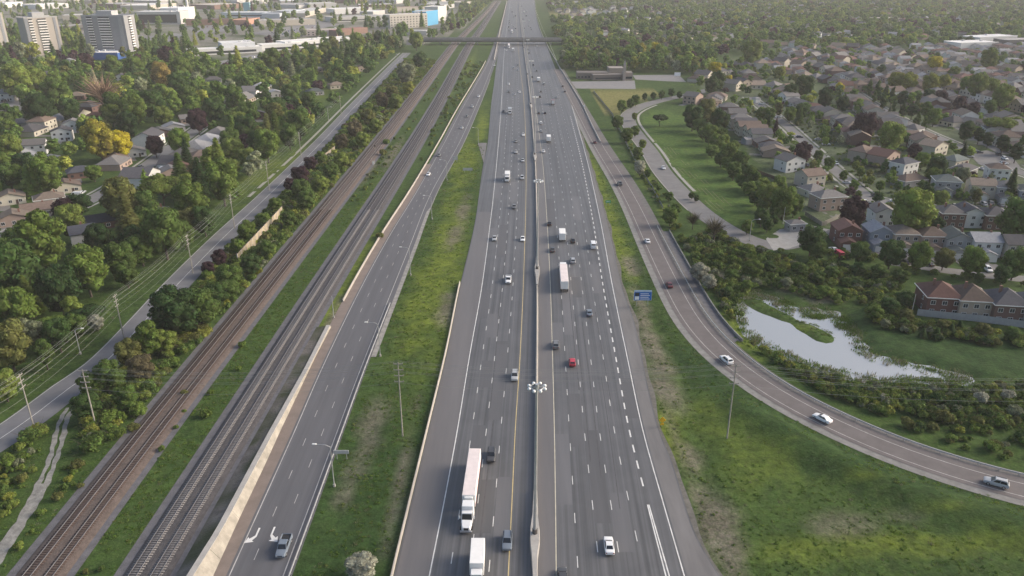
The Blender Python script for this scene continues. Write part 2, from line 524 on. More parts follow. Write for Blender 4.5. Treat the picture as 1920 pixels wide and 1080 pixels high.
for nm, arr in (('dirt', dirt), ('lush', lush), ('paved', paved), ('mown', mown), ('dry', dry), ('lawn', lawn_vignette)):
    at = gme.attributes.new(nm, 'FLOAT', 'POINT')
    at.data.foreach_set('value', arr.ravel().astype(np.float32))

def ground_mat():
    m, nt, b = nodes_of('ground_cover')
    N, L = nt.nodes, nt.links
    geo = N.new('ShaderNodeNewGeometry')
    def noise(s, det=4, stretch=None):
        n = N.new('ShaderNodeTexNoise'); n.inputs['Scale'].default_value = s; n.inputs['Detail'].default_value = det; n.inputs['Roughness'].default_value = .65
        L.new(geo.outputs['Position'], n.inputs['Vector'])
        return n.outputs['Fac']
    def rng_(v, a, c, lo=0., hi=1.):
        r = N.new('ShaderNodeMapRange'); r.inputs['From Min'].default_value = a; r.inputs['From Max'].default_value = c
        r.inputs['To Min'].default_value = lo; r.inputs['To Max'].default_value = hi
        L.new(v, r.inputs['Value']); return r.outputs[0]
    def mix(f, A, B):
        x = N.new('ShaderNodeMix'); x.data_type = 'RGBA'
        if isinstance(f, float): x.inputs[0].default_value = f
        else: L.new(f, x.inputs[0])
        for s, k in ((A, 6), (B, 7)):
            if isinstance(s, tuple): x.inputs[k].default_value = (*s, 1)
            else: L.new(s, x.inputs[k])
        return x.outputs[2]
    def attr(n):
        a = N.new('ShaderNodeAttribute'); a.attribute_name = n; return a.outputs['Fac']
    def mul(a, c):
        x = N.new('ShaderNodeMath'); x.operation = 'MULTIPLY'
        L.new(a, x.inputs[0])
        if isinstance(c, float): x.inputs[1].default_value = c
        else: L.new(c, x.inputs[1])
        return x.outputs[0]
    fine = noise(1.1, 6); mid = noise(.16, 4); big = noise(.03, 3)
    c = mix(rng_(mid, .35, .65), (.028, .056, .014), (.048, .082, .018))
    c = mix(rng_(big, .42, .62, 0, .5), c, (.056, .096, .022))
    c = mix(mul(attr('lush'), rng_(mid, .3, .6, .35, 1.)), c, (.125, .160, .022))
    c = mix(rng_(fine, .52, .72, 0, .45), c, (.085, .095, .045))
    c = mix(attr('lawn'), c, mix(rng_(mid, .35, .65), (.024, .052, .015), (.034, .064, .018)))
    c = mix(attr('mown'), c, mix(rng_(mid, .35, .65), (.052, .100, .022), (.080, .125, .026)))
    c = mix(attr('dry'), c, mix(rng_(mid, .35, .65), (.15, .15, .045), (.19, .175, .065)))
    c = mix(mul(attr('paved'), rng_(noise(.012, 3), .3, .5)), c, mix(rng_(mid, .35, .65), (.20, .185, .165), (.26, .245, .22)))
    c = mix(mul(attr('dirt'), rng_(fine, .3, .6, .45, 1.)), c, mix(rng_(mid, .3, .7), (.13, .105, .085), (.19, .165, .14)))
    t1 = rng_(noise(.45, 5), .3, .7, .62, 1.38); t2 = rng_(noise(2.2, 5), .3, .7, .72, 1.28)
    vm = N.new('ShaderNodeVectorMath'); vm.operation = 'SCALE'; L.new(c, vm.inputs[0]); L.new(mul(t1, t2), vm.inputs['Scale'])
    c = vm.outputs[0]
    L.new(c, b.inputs['Base Color'])
    b.inputs['Roughness'].default_value = .95
    b.inputs['Specular IOR Level'].default_value = .1
    bp = N.new('ShaderNodeBump'); bp.inputs['Strength'].default_value = .5; bp.inputs['Distance'].default_value = .5
    L.new(noise(.9, 6), bp.inputs['Height']); L.new(bp.outputs[0], b.inputs['Normal'])
    return m
ground = link('ground', gme, ground_mat())
struct(ground)

# ------------------------------------------------------------------ paved surfaces
asph = M('asphalt_highway', (.094, .0935, .096), .55, .12, .12, spec=.6)
asph2 = M('asphalt_collector', (.100, .100, .108), .8, .15, .5, stretch=(1.0, .03, 1), spec=.35)
asph_shoulder = M('asphalt_shoulder', (.150, .145, .145), .9, .15, .35, stretch=(1, .15, 1))
asph_ramp = M('asphalt_ramp', (.128, .114, .112), .85, .14, .25)
asph_road = M('asphalt_local', (.150, .150, .158), .85, .14, .25)
asph_street = M('asphalt_street', (.165, .160, .158), .85, .15, .2)
gravel = M('gravel', (.25, .24, .225), .95, .3, .5, bump=.3, bscale=3)
white_paint = M('road_paint_white', (.62, .61, .59), .7, .2, .5)
worn_paint = M('road_paint_worn', (.40, .385, .37), .8, .25, .5)
yellow_paint = M('road_paint_yellow', (.50, .40, .20), .7, .2, .5)
concrete = M('concrete', (.34, .325, .305), .9, .14, .4, bump=.1)
concrete_warm = M('concrete_warm', (.35, .322, .285), .9, .12, .25, bump=.05)
brown_shoulder = M('paving_brown', (.19, .155, .135), .9, .14, .3)

yh = ys[(ys < 3350)]
hw = struct(ribbon('highway', XY(HL, yh), XY(HR, yh), .06, asph, n=10))
at = hw.data.attributes.new('across', 'FLOAT', 'POINT')
co = np.zeros(len(hw.data.vertices) * 3, np.float32); hw.data.vertices.foreach_get('co', co); co = co.reshape(-1, 3)
at.data.foreach_set('value', (co[:, 0] - MD(co[:, 1])).astype(np.float32))
def track_mat():
    m = asph; nt = m.node_tree; N, L = nt.nodes, nt.links
    b = N['Principled BSDF']
    a = N.new('ShaderNodeAttribute'); a.attribute_name = 'across'
    g = N.new('ShaderNodeNewGeometry'); sx = N.new('ShaderNodeSeparateXYZ'); L.new(g.outputs['Position'], sx.inputs[0])
    cx = N.new('ShaderNodeCombineXYZ'); my = N.new('ShaderNodeMath'); my.operation = 'MULTIPLY'; my.inputs[1].default_value = .006
    L.new(sx.outputs['Y'], my.inputs[0]); L.new(a.outputs['Fac'], cx.inputs[0]); L.new(my.outputs[0], cx.inputs[1])
    n = N.new('ShaderNodeTexNoise'); n.inputs['Scale'].default_value = .95; n.inputs['Detail'].default_value = 4; n.inputs['Roughness'].default_value = .7
    L.new(cx.outputs[0], n.inputs['Vector'])
    r = N.new('ShaderNodeMapRange'); r.inputs['From Min'].default_value = .3; r.inputs['From Max'].default_value = .7; r.inputs['To Min'].default_value = .52; r.inputs['To Max'].default_value = 1.36
    L.new(n.outputs['Fac'], r.inputs['Value'])
    src = b.inputs['Base Color'].links[0].from_socket
    v = N.new('ShaderNodeVectorMath'); v.operation = 'SCALE'
    L.new(src, v.inputs[0]); L.new(r.outputs[0], v.inputs['Scale']); L.new(v.outputs[0], b.inputs['Base Color'])
track_mat()
struct(ribbon('highway_shoulder_gravel', XY(HR, yh[yh < 560], -.6), XY(HR, yh[yh < 560], .9 + .5 * np.sin(yh[yh < 560] * .21) * np.sin(yh[yh < 560] * .067)), .02, M('shoulder_grit', (.125, .118, .105), .95, .35, .6)))
struct(ribbon('highway_right_shoulder', XY(ER, yh[yh < 520], .5), XY(HR, yh[yh < 520], -.3), .064, asph_shoulder))
yl_ = yh[yh < 330]
struct(ribbon('highway_left_shoulder', XY(HL, yl_, .4), XY(EL, yl_, -.25), .0645, M('asphalt_brownish', (.122, .115, .114), .58, .14, .3, stretch=(1, .06, 1), spec=.6)))
struct(ribbon('median_shoulder', XY(MD, yh[yh < 700], .45), XY(YR, yh[yh < 700], -.2), .0645, M('asphalt_median', (.116, .110, .110), .58, .14, .3, stretch=(1, .05, 1), spec=.6)))
yc = ys[ys < 2350]
coll = struct(ribbon('collector_road', XY(CL, yc, -2.2), XY(CR, yc, np.where(yc < 330, 1.6, 2.6)), .05, asph2, n=4))
yw = np.arange(96, 232, 4.0)
struct(ribbon('collector_shoulder', XY(CL, ys[ys < 420], -3.9), XY(CL, ys[ys < 420], -.6), .055, brown_shoulder))
struct(ribbon('collector_gravel_verge', XY(CR, ys[(ys > 190) & (ys < 760)], 1.2), XY(CR, ys[(ys > 190) & (ys < 760)], 3.0), .03, gravel))

def marking(name, f, y0, y1, width, mat, parent, dash=None, pitch=None, z=.072, phase=0., d=0.0):
    V, F = [], []
    if dash:
        y = y0 + phase
        while y < y1:
            for a, b in ((y, y + dash),):
                n = len(V)
                xa, xb = f(a) + d, f(b) + d
                V += [(xa - width / 2, a, z), (xa + width / 2, a, z), (xb + width / 2, b, z), (xb - width / 2, b, z)]
                F.append((n, n + 1, n + 2, n + 3))
            y += pitch
    else:
        yy = ys[(ys >= y0) & (ys <= y1)]
        for i, a in enumerate(yy):
            x = f(a) + d
            V += [(x - width / 2, a, z), (x + width / 2, a, z)]
            if i:
                n = len(V) - 4
                F.append((n, n + 1, n + 3, n + 2))
    return link(name, npmesh(name, V, F), mat, parent)
marking('edge_line', EL, 96, 2300, .22, white_paint, hw)
marking('edge_line', ER, 96, 2300, .22, white_paint, hw)
marking('median_line', YL, 96, 2300, .2, yellow_paint, hw)
marking('median_line', YR, 96, 2300, .2, M('road_paint_pale', (.5, .46, .36), .7, .2, .5), hw)
for k in (1, 2, 3):
    marking('lane_dashes', lambda y, k=k: EL(y) + (YL(y) - EL(y)) * k / 4, 96, 1100, .15, white_paint, hw, 3.0, 12.2, phase=[0, 3, 8, 1][k])
for k in (1, 2, 3, 4):
    marking('lane_dashes', lambda y, k=k: YR(y) + (ER(y) - 3.2 - YR(y)) * k / 5 , 96, 1100, .15, white_paint, hw, 3.0, 12.2, phase=[0, 2, 6, 6, 9][k])
TK = lambda y: ER(y) - 3.2
marking('exit_lane_dashes', TK, 132, 560, .34, white_paint, hw, 3.0, 6.1, phase=2)
marking('gore_line', TK, 96, 128, .24, white_paint, hw, d=-.12)
marking('gore_line', lambda y: TK(y) + (128 - y) * .017, 96, 128, .24, white_paint, hw, d=.16)
marking('edge_line', CL, 96, 1400, .2, worn_paint, coll, z=.064)
marking('edge_line', CR, 96, 1400, .2, worn_paint, coll, z=.062)
for k in (1, 2):
    marking('lane_dashes', lambda y, k=k: CL(y) + (CR(y) - CL(y)) * k / 3, 96, 560, .13, worn_paint, coll, 3.0, 12.2, z=.062, phase=4 * k)
# skid marks and tar repairs on the carriageways
tar = M('tar_seal', (.085, .083, .088), .7, .2, .6)
for px, py, ln, w in [(930, 660, 60, .25), (1090, 700, 80, .22), (1106, 720, 80, .22), (912, 900, 50, .3), (945, 500, 90, .25), (1075, 620, 70, .25), (1140, 800, 60, .2), (1128, 650, 60, .25)]:
    cx, cy0 = G(px, py)
    x0 = cx - MD(cy0)
    yy = np.arange(cy0 - ln / 2, cy0 + ln / 2, 6)
    P = np.stack([MD(yy) + x0 + np.sin(yy * .05) * .15, yy], 1)
    ribbon('tar_strip', off(P, -w / 2), off(P, w / 2), .066, tar, hw)
for i in range(26):
    py = random.uniform(330, 1060); yy0 = G(960, py)[1]
    f0, f1, n_ = (EL, YL, 4) if i % 2 else (YR, ER, 6)
    ln = random.randrange(n_); L0 = random.uniform(8, 40)
    yy = np.linspace(yy0, yy0 + L0, 6)
    xa = f0(yy) + (f1(yy) - f0(yy)) * (ln + .06) / n_; xb_ = f0(yy) + (f1(yy) - f0(yy)) * (ln + .94) / n_
    g_ = random.choice((.082, .09, .112, .12))
    ribbon('asphalt_patch', np.stack([xa, yy], 1), np.stack([xb_, yy], 1), .0635 + .00005 * i, M('asphalt_patch_%d' % int(g_ * 1000), (g_, g_ * .99, g_ * 1.03), .6, .12, .4, stretch=(1, .05, 1), spec=.5), hw)
# the turn arrows painted on the collector road
def arrow(px, py, mirror=1):
    cx, cy0 = G(px, py)
    pts = [(-.15, 3.0), (.15, 3.0), (.15, .8), (.9, -.1), (1.15, .35), (1.5, -1.3), (-.05, -.95), (.35, -.6), (-.15, .5)]
    me = MB()
    poly = [(cx + mirror * x * 1.15, cy0 + y) for x, y in pts]
    sheet('turn_arrow', poly, .068, white_paint, coll)
arrow(478, 1010, -1)
arrow(507, 1008, 1)

ramp = struct(ribbon('ramp', off(RAMPC, -4.7), off(RAMPC, 3.9), .085, asph_ramp, n=2))
struct(ribbon('ramp_verge_gravel', off(RAMPC, 3.4), off(RAMPC, 6.0), .04, M('verge_grit', (.20, .195, .185), .95, .25, .5)))
struct(ribbon('ramp_outer_verge', off(RAMPC, -7.0), off(RAMPC, -4.4), .045, M('verge_grit_dark', (.13, .125, .12), .95, .25, .5)))
ribbon('edge_line', off(RAMPC, 2.38), off(RAMPC, 2.54), .09, worn_paint, ramp)
ribbon('edge_line', off(RAMPC, -2.54), off(RAMPC, -2.38), .09, worn_paint, ramp)

LRC = off(XY(LRL, ys[(ys < 1000)]), 5.0)
LRC = np.stack([LRL(ys[ys < 1000]), ys[ys < 1000]], 1)
lroad = struct(ribbon('local_road', LRC, off(LRC, 10.0), .05, asph_road, n=2))
ribbon('centre_line', off(LRC, 5.1), off(LRC, 5.25), .056, white_paint, lroad)
ribbon('kerb_line', off(LRC, .2), off(LRC, .42), .056, M('kerb_pale', (.40, .41, .36), .9), lroad)
struct(ribbon('footpath_verge', off(LRC[60:], -4.2), off(LRC[60:], -2.6), .03, M('path_paving', (.30, .29, .26), .9)))
serv = struct(ribbon('service_road', off(SERV, -5), off(SERV, 5), .05, asph_street, n=2))
walk = M('sidewalk_concrete', (.30, .29, .265), .9, .12, .4)
struct(ribbon('sidewalk', off(SERV[18:-22], -8.0), off(SERV[18:-22], -6.4), .03, walk))
struct(ribbon('kerb', off(SERV[16:-16], 5.0), off(SERV[16:-16], 5.5), .16, walk))
for nm, P, w in (('street', ST1, 3.6), ('street', ST1B, 4.2), ('street', ST2, 3.8), ('street', ST3, 3.2), ('street', STL, 4.5), ('street', STL2, 5)):
    struct(ribbon(nm, off(P, -w), off(P, w), .05 + .006 * random.random(), asph_street, n=2))
    if P is not ST3:
        struct(ribbon('sidewalk', off(P, w + 1.2), off(P, w + 2.6), .04, walk))
        struct(ribbon('sidewalk', off(P, -w - 2.6), off(P, -w - 1.2), .04, walk))
lot = M('parking_asphalt', (.20, .195, .195), .9, .12, .2)
struct(sheet('cul_de_sac', WP([(1815, 288), (1850, 282), (1900, 296), (1915, 316), (1870, 322), (1835, 308)]), .065, asph_street))
struct(sheet('street_corner', WP([(1612, 352), (1650, 372), (1668, 392), (1640, 402), (1610, 385)]), .068, asph_street))
struct(sheet('parking_lot', WP([(1071, 153), (1190, 151), (1192, 167), (1080, 166)]), .03, lot))
struct(sheet('parking_lot', WP([(1186, 141), (1272, 140), (1287, 154), (1244, 152), (1192, 149)]), .035, lot))
struct(sheet('concrete_yard', WP([(1436, 448), (1462, 430), (1500, 424), (1555, 430), (1520, 452), (1480, 466), (1450, 470)]), .062, M('yard_concrete', (.30, .29, .27), .9, .15, .3)))
struct(sheet('parking_lot', WP([(395, 118), (470, 103), (540, 104), (480, 121), (410, 124)]), .03, lot))
for poly in ([(470, 62), (600, 40), (640, 46), (520, 70)], [(350, 52), (470, 40), (500, 50), (370, 64)], [(820, 30), (880, 22), (890, 34), (830, 44)], [(600, 78), (700, 68), (720, 80), (620, 90)], [(260, 70), (330, 62), (360, 72), (280, 82)], [(0, 158 + 25), (55, 178), (60, 196), (0, 205)], [(90, 60), (165, 54), (170, 66), (95, 72)]):
    struct(sheet('parking_lot', WP(poly), .03, lot))
struct(sheet('bus_bay', WP([(896, 268), (913, 268), (907, 306)]), .062, asph_shoulder))
path = smooth(crv([(118, 775), (108, 830), (92, 880), (60, 945), (25, 1000), (-30, 1080)], step=4), 2)
grit = M('path_grit', (.21, .205, .19), .95, .4, .7, bump=.3, bscale=2)
path = smooth(crv([(132, 764), (120, 785), (108, 830), (92, 880), (60, 945), (25, 1000), (-30, 1080)], step=1.6), 2)
wob = lambda a_: .22 * np.sin(np.arange(len(path)) * .9 + a_) * np.sin(np.arange(len(path)) * .37 + 2 * a_) + .16 * np.sin(np.arange(len(path)) * 2.3 + a_)
dpath = struct(ribbon('dirt_path', off(path, -1.35 + wob(1)), off(path, -.28 + wob(2)), .04, grit))
ribbon('wheel_track', off(path, .25 + wob(3)), off(path, 1.25 + wob(4)), .041, grit, dpath)
q_ = slice(18, 34)
ribbon('gravel_patch', off(path, -.6 + wob(3))[q_], off(path, .6 + wob(4))[q_], .045, grit, dpath)

straw = M('mown_straw', (.12, .14, .05), .95, .3, .8)
sw0 = crv([(1212, 262), (1240, 300), (1280, 345), (1320, 388), (1352, 412)], step=6)
for k in range(6):
    a_, b_ = int(k * .8), len(sw0) - int(k * 1.1) - 1
    for q in range(a_, b_, 5):
        seg = off(sw0, -3.5 - k * 1.9)[q:q + 4]
        if len(seg) > 2:
            ribbon('mown_swath', off(seg, -.22), off(seg, .22), .012, straw, ground)
water_m, wnt, wb = nodes_of('pond_water')
wb.inputs['Base Color'].default_value = (.27, .28, .28, 1)
wb.inputs['Roughness'].default_value = .03
wb.inputs['IOR'].default_value = 2.2
wz = wnt.nodes.new('ShaderNodeTexNoise'); wz.inputs['Scale'].default_value = .5; wz.inputs['Detail'].default_value = 3
wg = wnt.nodes.new('ShaderNodeNewGeometry'); wnt.links.new(wg.outputs['Position'], wz.inputs['Vector'])
wbp = wnt.nodes.new('ShaderNodeBump'); wbp.inputs['Strength'].default_value = .03; wbp.inputs['Distance'].default_value = .2
wnt.links.new(wz.outputs['Fac'], wbp.inputs['Height']); wnt.links.new(wbp.outputs[0], wb.inputs['Normal'])
bb = POND.min(0) - 6, POND.max(0) + 6
struct(sheet('pond', [(bb[0][0], bb[0][1]), (bb[1][0], bb[0][1]), (bb[1][0], bb[1][1]), (bb[0][0], bb[1][1])], -1.0, water_m))

# ------------------------------------------------------------------ railway
ballast_a = M('ballast_brown', (.105, .082, .072), .95, .3, 1.2, bump=.4, bscale=5)
ballast_b = M('ballast_grey', (.070, .065, .067), .95, .3, 1.2, bump=.4, bscale=5)
cess = M('rail_cess_gravel', (.115, .112, .12), .95, .25, .6, bump=.3, bscale=4)
steel = M('rail_steel', (.30, .285, .285), .35, .1, 1, metal=.6)
rust = M('rail_rust', (.16, .10, .075), .8, .2, 2)
tie_a = M('sleeper_timber', (.075, .05, .042), .95, .3, 2)
tie_b = M('sleeper_concrete', (.20, .19, .185), .95, .2, 2)
yr = ys[ys < 2350]
for f, wl, wr, mt in ((RA, 4.6, 4.6, ballast_a), (RB, 4.2, 4.4, ballast_b)):
    struct(ribbon('rail_bed_verge', XY(f, yr, -wl - 1.6), XY(f, yr, wr + 1.5), .03, cess))
    n = len(yr)
    bed = [XY(f, yr, -wl), XY(f, yr, -wl + 1.0), XY(f, yr, wr - 1.0), XY(f, yr, wr)]
    zz = [.02, .5, .5, .02]
    V = np.vstack([np.column_stack([b, np.full(n, z)]) for b, z in zip(bed, zz)])
    i = np.arange(n - 1)
    Fq = np.vstack([np.stack([i + k * n, i + (k + 1) * n, i + (k + 1) * n + 1, i + k * n + 1], 1) for k in range(3)])
    struct(link('rail_bed', npmesh('rail_bed', V, Fq), mt))
def track(f, d, tie, desc):
    P = XY(f, yr, d)
    t = thing('railway_track', (P[0][0], P[0][1], .5), 0, desc, 'railway track')
    t.location = (0, 0, .5)
    for s in (-1, 1):
        b = wallrun(XY(f, yr, d + s * .7175), .045, 0.08, .24)
        b.build('rail', steel, t)
    V, F = [], []
    for y in np.arange(97, 330, .62):
        x = f(y) + d
        n = len(V)
        V += [(x - 1.28, y - .12, 0.003), (x + 1.28, y - .12, 0.003), (x + 1.28, y + .12, 0.003), (x - 1.28, y + .12, 0.003),
              (x - 1.28, y - .12, .085), (x + 1.28, y - .12, .085), (x + 1.28, y + .12, .085), (x - 1.28, y + .12, .085)]
        F += [(n + 4, n + 5, n + 6, n + 7), (n, n + 1, n + 5, n + 4), (n + 1, n + 2, n + 6, n + 5), (n + 2, n + 3, n + 7, n + 6), (n + 3, n, n + 4, n + 7)]
    o = part('sleepers', npmesh('sleepers', V, F), t, tie)
    o['kind'] = 'stuff'
track(RA, -2.0, tie_a, 'outermost railway track on brown ballast beside the roadside shrubs')
track(RA, 2.0, tie_a, 'railway track on brown ballast bordering the grass strip between both lines')
track(RB, -2.0, tie_b, 'railway track on grey ballast bordering the grass strip between both lines')
track(RB, 2.0, tie_b, 'railway track on grey ballast beside the collector road wall')
cab = MB().box(-.5, .5, -.4, .4, 0, 1.7).mesh('cabinet_body', .05)
t = thing('signal_cabinet', (*G(700, 308), 0), .1, 'white equipment cabinet standing between the two railway lines', 'cabinet')
part('body', cab, t, M('cabinet_white', (.7, .7, .68), .5))
part('roof', MB().box(-.6, .6, -.5, .5, 1.703, 1.8).mesh('cabinet_roof'), t, concrete)
sg = thing('rail_signal', (*G(704, 290), 0), 0, 'slim signal post beside the brown railway tracks', 'rail signal')
part('post', MB().tube([(0, 0, 0), (0, 0, 5.5)], .09).mesh('post'), sg, M('galvanised', (.45, .46, .46), .45, .1, 1, metal=.5))
part('signal_head', MB().box(-.3, .3, -.12, .12, 4.2, 5.6).mesh('signal_head', .05), sg, M('black_plastic', (.03, .03, .03), .6))

# ------------------------------------------------------------------ barriers, walls, fences
galv = MATS['galvanised']
ym = np.concatenate([np.arange(96, 320, 6), np.arange(320, 700, 12), np.arange(700, 2330, 30)])
mb = thing('median_barrier', (0, 0, 0), 0, 'long concrete median barrier dividing the two carriageways', 'barrier')
part('wall', wallrun(XY(MD, ym), .13, .06, 1.1, .28).mesh('wall'), mb, concrete_warm)
part('footing', wallrun(XY(MD, ym), .3, .04, .14, .38).mesh('footing'), mb, concrete)
MASTS = [118, 256, 433, 601, 770, 1022]
for y in MASTS[:4]:
    yy = np.array([y - 14, y - 6, y - 2, y + 2, y + 6, y + 14.0])
    P = XY(MD, yy)
    w = np.array([.40, .6, .95, .95, .6, .40])
    b = MB(); N = normals(P)
    b.loft([[(*(P[i] - N[i] * w[i]), .21), (*(P[i] - N[i] * (w[i] - .12)), 1.38), (*(P[i] + N[i] * (w[i] - .12)), 1.38), (*(P[i] + N[i] * w[i]), .21)] for i in range(6)])
    part('mast_plinth', b.mesh('mast_plinth'), mb, concrete)
yb = np.arange(96, 247, 5.0)
lb = thing('roadside_barrier', (0, 0, 0), 0, 'pale concrete barrier between the grass island and the oncoming carriageway', 'barrier')
part('wall', wallrun(XY(HL, yb, -.35), .1, .03, .85, .24).mesh('wall'), lb, concrete_warm)
yb2 = np.arange(230, 900, 12.0)
cb = thing('roadside_barrier', (0, 0, 0), 0, 'thin pale barrier edging the collector road beside the grey railway ballast', 'barrier')
part('wall', wallrun(XY(CL, yb2, -3.6), .13, .03, .85, .28).mesh('wall'), cb, concrete_warm)
yb3 = np.concatenate([np.arange(900, 2330, 30.0)])
fb = thing('roadside_barrier', (0, 0, 0), 0, 'pale barrier winding along the far carriageway edge beyond the overpass', 'barrier')
part('wall', wallrun(XY(HL, yb3, -3.5), .35, .03, 1.3, .5).mesh('wall'), fb, concrete_warm)
yb4 = np.concatenate([np.arange(470, 900, 12.0), np.arange(900, 2330, 30.0)])
rb_ = thing('roadside_barrier', (0, 0, 0), 0, 'concrete barrier along the outer edge of the departing carriageway by the church', 'barrier')
part('wall', wallrun(XY(HR, yb4, np.where(yb4 < 700, 7.5 + (700 - yb4) * .012, np.maximum(1, 7.5 - (yb4 - 700) * .02))), .2, .03, 1.0, .4).mesh('wall'), rb_, concrete)

# retaining wall of the collector road, growing towards the camera
bot = np.array([G(a, b, .05) for a, b in [(385, 1120), (400, 1080), (450, 970), (497, 872), (525, 810), (590, 672), (631, 594)]])
top = np.array([(*G(a, b, h), h) for a, b, h in [(338, 1120, 2.9), (362, 1080, 2.7), (415, 995, 2.2), (480, 872, 1.6), (513, 810, 1.3), (579, 690, .8), (627, 594, .5)]])
ywall = np.arange(101, 215, 3.8)
xb = np.interp(ywall, bot[:, 1], bot[:, 0]); xt = np.interp(ywall, top[:, 1], top[:, 0]); ht = np.interp(ywall, top[:, 1], top[:, 2])
rw = thing('retaining_wall', (0, 0, 0), 0, 'cream concrete retaining wall rising beside the collector road', 'wall')
for k in range(0, len(ywall) - 1, 3):           # cast panels
    sl = slice(k, min(k + 4, len(ywall)))
    yy, a, c, h = ywall[sl].copy(), xb[sl], xt[sl], ht[sl]
    yy[-1] -= .05
    rings = [[(a[i], yy[i], 0), (c[i], yy[i], h[i]), (c[i] - .5, yy[i], h[i]), (c[i] - .5, yy[i], 0)] for i in range(len(yy))]
    part('panel', MB().loft(rings).mesh('panel'), rw, M('wall_cream', (.30, .275, .235), .9, .3, .35, bump=.08))
rings = [[(xt[i] - 1.1, ywall[i], ht[i] + .003), (xt[i] + .06, ywall[i], ht[i] + .003), (xt[i] + .06, ywall[i], ht[i] + .18), (xt[i] - 1.1, ywall[i], ht[i] + .18)] for i in range(len(ywall))]
part('coping', MB().loft(rings).mesh('coping'), rw, concrete)
bank = struct(ribbon('rail_bank', np.stack([RB(ywall) + 5.4, ywall], 1), np.stack([xt - 1.0, ywall], 1), 0, M('bank_gravel', (.145, .128, .11), .95, .4, .5, tint=(.055, .062, .03), bump=.4, bscale=2), n=3, za=np.full(len(ywall), .05), zb=ht - .12))

def guardrail(P, label, h=.75):
    g = thing('guardrail', (0, 0, 0), 0, label, 'guardrail')
    part('beam', wallrun(P, .07, h - .32, h).mesh('beam'), g, M('guardrail_steel', (.42, .42, .42), .5, .12, .6, metal=.2))
    post = MB().box(-.07, .07, -.07, .07, 0, h - .33).mesh('post')
    s = np.concatenate([[0], np.cumsum(np.hypot(*np.diff(P, axis=0).T))])
    for d in np.arange(1, s[-1], 3.8):
        o = part('post', post, g, galv)
        o.location = (np.interp(d, s, P[:, 0]), np.interp(d, s, P[:, 1]), .03)
guardrail(XY(CR, np.arange(100, 229, 4.0), 1.25), 'steel guardrail between the collector road and the grass island')
gi = [i for i, p in enumerate(RAMPC) if proj(*p)[1] > 425 and proj(*p)[0] < 1960]
guardrail(off(RAMPC, -5.5)[gi], 'steel guardrail curving along the ramp above the pond')
gi = [i for i, p in enumerate(RAMPC) if 432 < proj(*p)[1] < 655]
rwall = thing('verge_wall', (0, 0, 0), 0, 'low grey concrete wall between the ramp verge and the pond thicket', 'wall')
part('wall', wallrun(off(RAMPC, -9.6)[gi], .15, -.3, .7, .2).mesh('wall'), rwall, M('concrete_grimy', (.20, .195, .185), .9, .25, .4))
struct(ribbon('ramp_bench', off(RAMPC, -9.4)[gi], off(RAMPC, -6.8)[gi], .02, cess))

def noise_wall(a, b, h, label, col=(.36, .30, .215)):
    A, B = np.array(G(*a)), np.array(G(*b))
    L = np.hypot(*(B - A)); n = int(L / 4)
    w = thing('noise_wall', (*A, 0), math.atan2(*(B - A)[::-1]), label, 'wall')
    pn = MB().box(.12, L / n - .12, -.1, .1, -.1, h).mesh('panel')
    ps = MB().box(-.16, .16, -.18, .18, -.1, h + .15).mesh('post')
    for i in range(n + 1):
        if i < n:
            part('panel', pn, w, M('noise_wall_tan', col, .9, .35, .5, tint=(.14, .12, .08))).location.x = i * L / n
        part('post', ps, w, concrete).location.x = i * L / n
noise_wall((447, 497), (530, 405), 4.2, 'tan panelled noise wall between shrubs beside the curving local road')
noise_wall((588, 318), (628, 286), 3.6, 'short tan noise wall peeking out of bushes beyond the purple shrubs')

def fence(pts, h, label, mat, pitch=2.4):
    P = np.array([G(*p) for p in pts])
    g = thing('fence', (0, 0, 0), 0, label, 'fence')
    ps = MB().box(-.07, .07, -.07, .07, 0, h + .1).mesh('post')
    s = np.concatenate([[0], np.cumsum(np.hypot(*np.diff(P, axis=0).T))])
    n = max(1, round(s[-1] / pitch)); w = s[-1] / n
    pn = MB().box(.08, w - .08, -.03, .03, .08, h).mesh('panel')
    for i in range(n + 1):
        x, y = np.interp(i * w, s, P[:, 0]), np.interp(i * w, s, P[:, 1])
        x2, y2 = np.interp(min(i * w + .5, s[-1]), s, P[:, 0]), np.interp(min(i * w + .5, s[-1]), s, P[:, 1])
        rz = math.atan2(y2 - y, x2 - x) if i < n else 0
        o = part('post', ps, g, mat); o.location = (x, y, 0); o.rotation_euler.z = rz
        if i < n:
            o = part('panel', pn, g, mat); o.location = (x, y, 0); o.rotation_euler.z = rz
vinyl = M('fence_pale', (.34, .34, .34), .7, .1, 1)
wood_grey = M('fence_grey_wood', (.24, .225, .20), .9, .25, 1)
wood_brown = M('fence_brown_wood', (.12, .08, .06), .9, .25, 1)
fence([(1719, 592), (1765, 597), (1830, 603), (1890, 611), (1990, 625)], 2.3, 'long pale fence below the brick houses above the dark lawn', vinyl)
fence([(1509, 404), (1541, 424), (1576, 408)], 1.9, 'grey board fence around the corner house by the concrete yard', wood_grey)
fence([(1690, 392), (1740, 372), (1752, 362)], 1.8, 'grey board fence behind the large light green tree', wood_grey)
fence([(1572, 432), (1612, 436), (1720, 444), (1900, 460)], 1.8, 'brown fence running between the two back garden rows', wood_brown)
fence([(1402, 318), (1455, 338), (1480, 360)], 1.8, 'brown garden fence behind the trees edging the mown field', wood_brown)
chain = M('chain_link', (.20, .20, .20), .7, .1, 1)
fence([(1113, 172), (1148, 215), (1170, 262), (1195, 310), (1222, 352), (1243, 392)], 1.2, 'long low fence between the ramp verge and the service road', chain, 4.0)

